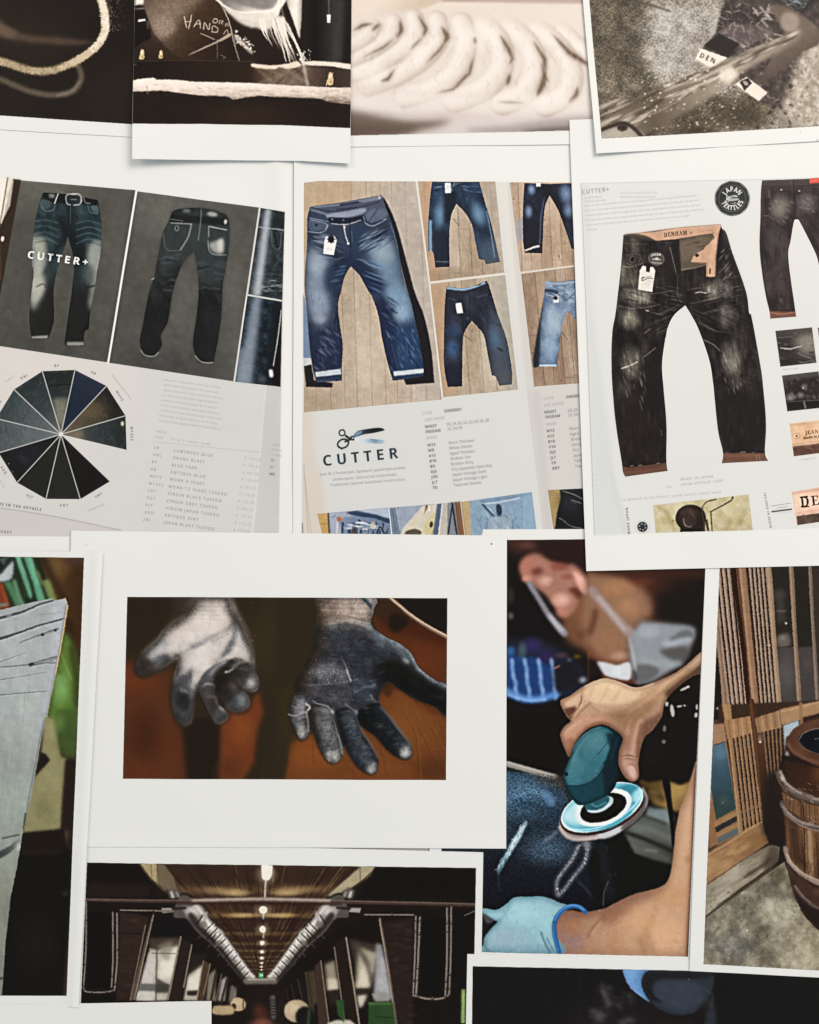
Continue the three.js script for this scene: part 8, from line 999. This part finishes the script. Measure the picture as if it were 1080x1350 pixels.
        const pipe = (a, w) => { p.line(a, w, '#574c46', 1.5); p.line(a.map((v, i) => v - (i % 2 ? 0 : 1.5)), w * 0.4, '#a79e96', 2, 0.75); for (let k = 0; k + 3 < a.length; k += 2) { const t = rr(0.2, 0.8), x = a[k] + (a[k + 2] - a[k]) * t, y = a[k + 1] + (a[k + 3] - a[k + 1]) * t; p.oval(x, y, w * 0.7, w * 0.7, '#2d2622', 0, 1.5, 0.85); p.oval(x - 1, y - 2, w * 0.35, w * 0.3, '#8d847c', 0, 1.5, 0.9); } };
        pipe([240, 294, 520, 298], 9); pipe([222, 310, 222, 560, 208, 715], 11); pipe([200, 306, 200, 560, 192, 700], 10); pipe([60, 250, 58, 500, 46, 690], 9); pipe([44, 700, 60, 724, 130, 728, 190, 722, 208, 715], 9); p.poly([75, 300, 185, 310, 180, 705, 66, 705], '#110c09', 4, 0.9); p.poly([30, 740, 220, 740, 210, 800, 20, 800], '#14110e', 4);
        p.zoom(340, 1125, 3.6);
        pipe([510, 286, 740, 288], 9); pipe([770, 300, 762, 480, 752, 660], 12); pipe([750, 296, 746, 480, 738, 660], 10); pipe([898, 256, 898, 480, 890, 670], 11); pipe([918, 250, 916, 480, 908, 665], 10); pipe([738, 668, 800, 684, 870, 684, 905, 668], 11); p.poly([780, 305, 885, 300, 880, 668, 772, 668], '#120d0a', 4, 0.9); p.poly([930, 270, 1040, 270, 1040, 640, 925, 640], '#15110d', 5, 0.9); p.line([980, 290, 1035, 266], 6, '#85786d', 2, 0.8); p.line([660, 385, 735, 395], 6, '#1a120f', 3, 0.8); for (const [x, y] of [[766, 318], [760, 600], [898, 370], [896, 640]]) p.line([x - 22, y, x + 12, y], 6, '#2d2724', 2, 0.7);
        // floor level: rolls, machines
        p.poly([-60, 640, 140, 640, 150, 820, -60, 820], '#1f1815', 5); p.line([10, 740, 40, 820], 60, '#5d2f22', 12, 0.8); p.glow(20, 800, 80, 30, '#8d5a48', 0.8); p.line([72, 680, 76, 770], 26, '#5d5853', 4, 0.9); for (let i = 0; i < 6; i++) p.line([60, 690 + i * 14, 92, 690 + i * 14], 4, '#15110f', 2, 0.8);
        p.poly([120, 560, 240, 560, 260, 740, 140, 700], '#1d1814', 8, 0.6); p.oval(185, 742, 60, 54, '#b39f81', 0, 3); p.glow(170, 730, 50, 40, '#cfbd9f', 0.8); p.oval(112, 742, 12, 40, '#2e251d', 0, 3, 1, 6); p.oval(226, 770, 46, 50, '#1a1714', 0, 5); p.line([245, 740, 240, 810], 16, '#2f4a2c', 4, 0.9); p.poly([330, 800, 370, 785, 440, 785, 480, 820, 330, 830], '#bcb5a8', 4);
        p.poly([525, 700, 640, 700, 660, 830, 525, 830], '#2f4a27', 4); p.line([530, 708, 630, 706], 12, '#4d6f3e', 4, 0.9); p.line([560, 770, 640, 772], 5, '#1a2a16', 2, 0.8); p.poly([370, 690, 410, 690, 410, 800, 380, 760], '#30502a', 4); p.poly([540, 660, 620, 655, 625, 695, 560, 698], '#8d8d88', 4); p.poly([965, 640, 985, 640, 985, 800, 962, 800], '#6d8a4c', 4); p.line([975, 650, 972, 800], 6, '#a9c07a', 3, 0.8);
        p.poly([5, 560, 28, 560, 28, 586, 5, 586], '#3c9a5c', 2); p.oval(14, 573, 3, 6, '#d7f0dd', 0, 1); p.oval(22, 573, 3, 6, '#d7f0dd', 0, 1);
        p.zoom(100, 1125, 4); p.oval(860, 790, 42, 36, '#b59e7a', 0, 3); p.glow(850, 780, 40, 30, '#cdb995', 0.8); p.oval(835, 800, 14, 16, '#3a2c20', 0, 3); p.blob([730, 800, 780, 795, 830, 800, 830, 840, 730, 840], '#ab976f', 4); p.oval(892, 790, 8, 26, '#3c3026', 0, 2, 1, 5);
        });
      p.photo([img], { warp: 0.5, noise: 1.2, sharp: 0.5, contrast: 0.2 });
    }, [['printed_photo', 'dark picture of a hall with pipes', img]]);
}

// ------------------------------------------------------------------ print of the grey boards
{
  const img = [-260, 732, 0, 733.6, 112.5, 735, 89.5, 1311, -280, 1311];
  const board = [...zo(0, 725, 5.871, [-900, 700, 0, 465, 220, 412, 412, 372, 430, 388, 515, 372, 532, 430, 500, 600, 455, 880, 370, 1290]), ...zo(0, 940, 5.625, [350, 10, 320, 160, 240, 620, 180, 880, 130, 1160, 90, 1350]), 9, 1240, 4, 1312, -160, 1312];
  sheet('photo_print', 'print of rough pale grey boards leaning in front of green planks', 'photo print', 'photo prints laid out on the table',
    { quad: [-280, 725, 137.5, 727.5, 105.5, 1325, -300, 1325], layer: 7, cell: 6, S: 2.2, h: (x, y) => { const e = 137.5 - (y - 727.5) * 0.0536; return 1.1 * Math.exp(-Math.pow((x - e + 6) / 9, 2)); } }, (p) => {
      p.clip(img, () => {
        p.poly(img, '#3a2b1c'); p.zoom(0, 725, 5.871);
        p.ramp([-900, 30, 680, 40, 660, 900, -900, 900], 300, 0, 660, 0, ['#43311f', '#5d4527', '#4a321b', '#3f2a18'], false); p.glow(460, 130, 130, 140, '#6b5130', 0.85, 60); p.glow(590, 90, 120, 50, '#4b3a33', 0.8); p.line([330, 40, 420, 220, 520, 420], 50, '#2e2013', 20, 0.8); p.line([540, 560, 560, 720, 620, 860], 60, '#2a1d11', 22, 0.8);
        p.poly([-900, 30, 290, 40, 440, 420, -900, 480], '#28301f', 8); for (const [a, w, c] of [[[140, 40, 200, 200, 240, 340], 66, '#64a183'], [[220, 40, 270, 200, 330, 390], 62, '#5d9f7e'], [[60, 240, 110, 330, 150, 420], 50, '#4d7a5a'], [[120, 240, 150, 340, 190, 430], 34, '#5f8c6c'], [[370, 250, 395, 320, 420, 390], 56, '#74894c'], [[300, 170, 340, 260], 26, '#6d7450']]) p.line(a, w, c, 10, 0.95); for (const a of [[[110, 60, 180, 250, 240, 420]], [[180, 70, 250, 260, 280, 390]], [[300, 60, 350, 220]]]) p.line(a[0], 24, '#1c2417', 9, 0.85); p.line([150, 50, 200, 180], 16, '#7fbf9f', 8, 0.6); p.line([240, 60, 300, 260], 18, '#76b896', 9, 0.6);
        p.blob([-100, 30, 120, 50, 100, 220, 30, 250, -100, 240], '#27302c', 7); p.blob([20, 180, 100, 90, 115, 110, 100, 215, 20, 245, -60, 240], '#a5b0b0', 8); p.blob([-40, 60, 60, 70, 30, 150, -40, 190], '#1c2622', 9, 0.9); p.poly([0, 70, 70, 50, 40, 120], '#52685e', 7, 0.8); p.poly([-100, 255, 25, 250, 85, 440, 40, 460, -100, 480], '#7a3a22', 7); p.line([20, 270, 70, 420], 24, '#a34a2a', 10, 0.7); p.line([-20, 430, 55, 420], 26, '#6f7c79', 6, 0.9);
        p.blob([470, 820, 500, 640, 560, 700, 620, 900, 620, 1200, 600, 1360, 380, 1360], '#55792f', 22, 0.95); p.glow(480, 1060, 90, 190, '#78a35e', 0.9); p.glow(560, 1290, 90, 110, '#48602e', 0.9); p.line([560, 760, 600, 1000, 600, 1200], 44, '#35321a', 18, 0.8); p.glow(470, 940, 40, 30, '#4d6a2c', 0.8); p.line([480, 800, 560, 1000], 12, '#8fae72', 8, 0.5);
        p.zoom(0, 940, 5.625);
        p.poly([-900, -20, 600, -20, 530, 1350, 460, 2130, -900, 2130], '#191510', 0, 0); p.poly([330, 0, 420, 60, 450, 230, 460, 320, 500, 330, 460, 870, 180, 900, 200, 700, 320, 260], '#85805a', 10); p.glow(400, 120, 60, 120, '#8f8c62', 0.8); p.glow(380, 480, 120, 170, '#8b875f', 0.8); p.glow(330, 700, 100, 120, '#75714b', 0.8); p.poly([420, -20, 600, -20, 580, 340, 480, 320, 440, 230], '#42592a', 20, 0.95); p.glow(450, 60, 60, 90, '#5d7d3c', 0.8); p.poly([310, 280, 350, 300, 380, 345, 330, 400, 265, 470], '#231b15', 7);
        p.poly([495, 340, 600, 340, 560, 1020, 460, 1010, 470, 700], '#271e17', 12); p.line([500, 880, 480, 990], 40, '#5f5040', 14, 0.8); p.oval(475, 985, 18, 16, '#8a7f6c', 0, 7, 0.8); p.poly([160, 880, 480, 850, 520, 1020, 460, 1040, 130, 1060], '#201812', 8); p.poly([60, 1030, 560, 1000, 540, 1350, 470, 2140, 0, 2140], '#16130f', 10); p.line([160, 1030, 460, 1020], 26, '#33271e', 12, 0.7); p.glow(490, 1330, 40, 30, '#3d4240', 0.6); p.glow(280, 1700, 200, 260, '#221a14', 0.9);
        // the boards
        p.zoom(0, 0, 1); p.poly(board, '#8f9795', 0.5); p.clip(board, () => {
          p.zoom(0, 725, 5.871); p.ramp([-900, 380, 560, 360, 560, 1400, -900, 1400], 0, 380, 0, 1400, ['#9ba1a1', '#a2a8a9', '#a1a8aa', '#99a2a0'], false); p.poly([430, 390, 530, 370, 540, 440, 380, 1350, 330, 1350], '#a9adb8', 22, 0.7); p.glow(150, 1200, 200, 200, '#9aa6a2', 0.8);
          p.zoom(0, 940, 5.625); p.ramp([-900, 0, 360, 0, 100, 1350, 40, 2130, -900, 2130], 100, 0, 60, 1400, ['#9ca3a3', '#8f9592', '#8b958f', '#868d83', '#7f8377'], false, 4); p.glow(130, 600, 160, 160, '#8f9d94', 0.8); p.glow(80, 1200, 120, 200, '#858a7c', 0.8); p.line([180, 1010, 120, 1320, 80, 1700], 30, '#6c716c', 12, 0.7);
          p.zoom(0, 725, 5.871); p.grain(CLOUD, 0.06, 700, 80, 4);
          for (let i = 0; i < 220; i++) { const x = rr(-30, 500), y = rr(430, 2700); p.line([x, y, x - rr(4, 14), y + rr(40, 110), x - rr(10, 30), y + rr(120, 240)], rr(1.5, 3.2), rnd() < 0.75 ? '#66706f' : '#c0c6c6', 1.5, rr(0.08, 0.35)); }
          const crack = (a, w0, w1, c = '#3b4447') => { p.taper(a, w0, w1, c, 2.5, 0.95); p.taper(a.map((v, i) => v + (i % 2 ? w0 * 0.8 : 0)), w0 * 0.6, w1, '#bcc2c4', 3, 0.5); };
          crack([-40, 540, 60, 512, 200, 470, 300, 425, 420, 388], 24, 10); crack([-40, 700, 120, 650, 300, 585, 490, 532], 22, 9); crack([170, 712, 280, 670, 340, 650, 450, 612], 5, 18); crack([-40, 880, 80, 840, 200, 795], 9, 4, '#66706f'); crack([20, 902, 160, 892, 250, 880, 340, 856, 440, 830], 5, 22); crack([260, 890, 350, 872, 435, 872], 12, 8, '#596265'); crack([-40, 1008, 120, 985, 340, 948], 7, 4, '#5d6667'); crack([-40, 1122, 150, 1106, 350, 1092], 8, 5, '#4b5557'); p.oval(250, 882, 22, 13, '#2c3234', -20, 4); p.oval(400, 860, 24, 18, '#82868f', -10, 4, 0.8); p.oval(338, 652, 12, 12, '#23282a', 0, 3); p.oval(435, 618, 12, 10, '#2f3537', 0, 3); p.poly([60, 500, 100, 490, 95, 520, 62, 530], '#7d8b8c', 4, 0.9); p.line([300, 500, 480, 480], 6, '#79827f', 4, 0.6);
          p.line([520, 420, 480, 700, 430, 960, 360, 1340], 12, '#6b7176', 5, 0.7);
          p.zoom(0, 940, 5.625); p.ramp([-40, 1040, 60, 990, 150, 920, 180, 880, 180, 940, 120, 1000, 0, 1080, -40, 1090], -20, 1000, 180, 960, ['#3d4343', '#4d5453', '#8b9190'], true, 4); p.line([30, 920, 100, 905, 150, 895], 10, '#3d4343', 4, 0.9); p.glow(150, 985, 40, 40, '#b3b8b6', 0.9); p.line([340, 40, 300, 220, 230, 600, 190, 860], 9, '#5d6669', 4, 0.8); p.line([200, 740, 185, 860], 12, '#2e3333', 4, 0.8); p.line([0, 1960, 60, 1950], 18, '#31312c', 6, 0.8);
        });
        p.zoom(0, 725, 5.871); p.line([532, 430, 515, 540, 490, 680, 462, 830, 435, 960], 9, '#d0b27c', 2, 0.95); p.line([435, 960, 400, 1120, 372, 1290], 6, '#9aa06a', 2.5, 0.8); p.line([515, 372, 532, 430], 8, '#c9b9a9', 2, 0.9);
        });
      p.photo([img], { warp: 0.7 });
    }, [['printed_photo', 'picture of grey boards and green planks', img, false, [['printed_boards', 'cracked pale grey boards', board]]]]);
}

// ------------------------------------------------------------------ blank sheet and the dark print at the bottom
sheet('paper_sheet', 'blank white sheet covering the foot of the hall print', 'paper', null,
  { quad: [-140, 1321, 120, 1320.5, 280, 1317, 281, 1700, -140, 1700], layer: 9, cell: 40 }, (p) => { p.line([0, 1322.5, 98, 1319], 0.5, '#c9c5bc', 0.4, 0.5); }, []);
{
  const img = [623, 1272, 907, 1278, 1176, 1284, 1168, 1650, 618, 1645];
  sheet('photo_print', 'almost black print with a blue crescent shape and faint smoke', 'photo print', 'photo prints laid out on the table',
    { quad: [616, 1256, 1190, 1270, 1180, 1680, 608, 1670], layer: 5, cell: 40, S: 1.9, h: (x, y) => 0.3 * Math.exp(-Math.pow((x - 616) / 40, 2)) }, (p) => {
      p.clip(img, () => {
        p.poly(img, '#191716'); p.zoom(700, 1250, 2.842); p.glow(300, 300, 260, 160, '#241f20', 0.9); p.glow(540, 300, 120, 60, '#2e231f', 0.7);
        p.blob([345, 70, 440, 70, 420, 100, 412, 130, 425, 165, 445, 195, 400, 170, 365, 135], '#5d8bc0', 2); p.blob([350, 76, 400, 76, 385, 120, 400, 150, 370, 125], '#6f9bcc', 4, 0.8); p.line([350, 100, 372, 140, 410, 172, 440, 196], 4, '#89addb', 2, 0.6);
        p.blob([440, 80, 560, 76, 660, 84, 684, 110, 672, 160, 640, 215, 590, 242, 530, 244, 480, 225, 445, 195, 430, 170, 416, 130, 420, 105], '#2f343d', 3); p.blob([470, 120, 580, 110, 640, 140, 640, 200, 570, 230, 500, 215, 460, 180], '#3b4350', 10, 0.9); p.blob([440, 84, 650, 84, 668, 104, 560, 112, 480, 110, 450, 150, 470, 190, 440, 185, 418, 130], '#201f22', 6, 0.85); p.line([445, 150, 455, 180, 485, 195], 9, '#17171a', 4, 0.8); p.line([660, 200, 672, 260, 660, 300], 40, '#32373f', 7, 0.9); p.line([648, 150, 676, 170, 672, 210], 7, '#42474f', 4, 0.7); p.oval(588, 112, 3, 3, '#5d6670', 0, 1); p.blob([640, 205, 668, 195, 655, 240, 620, 240], '#241c19', 6, 0.8);
        for (let i = 0; i < 90; i++) { const c = [[265, 150], [285, 190], [240, 235], [300, 200], [350, 180], [345, 270], [250, 260]][(rnd() * 7) | 0], x = c[0] + rr(-24, 24), y = c[1] + rr(-22, 22), a = rr(-0.5, 1.1); p.taper([x, y, x + Math.cos(a) * 14, y + Math.sin(a) * 14, x + Math.cos(a + 0.4) * 30, y + Math.sin(a + 0.4) * 30], rr(5, 14), 2, '#5d5a5d', 5, rr(0.08, 0.3)); } p.taper([262, 120, 270, 150, 290, 210], 4, 16, '#6b686a', 6, 0.5); p.blob([225, 220, 270, 240, 260, 275, 230, 250], '#656265', 9, 0.5); p.line([330, 280, 355, 265, 385, 268], 14, '#6b686a', 7, 0.5); p.line([182, 80, 184, 300], 2, '#262424', 1, 0.8);
        });
      p.photo([img]);
    }, [['printed_photo', 'almost black picture with a blue crescent', img]]);
}

renderer.render(scene, camera);
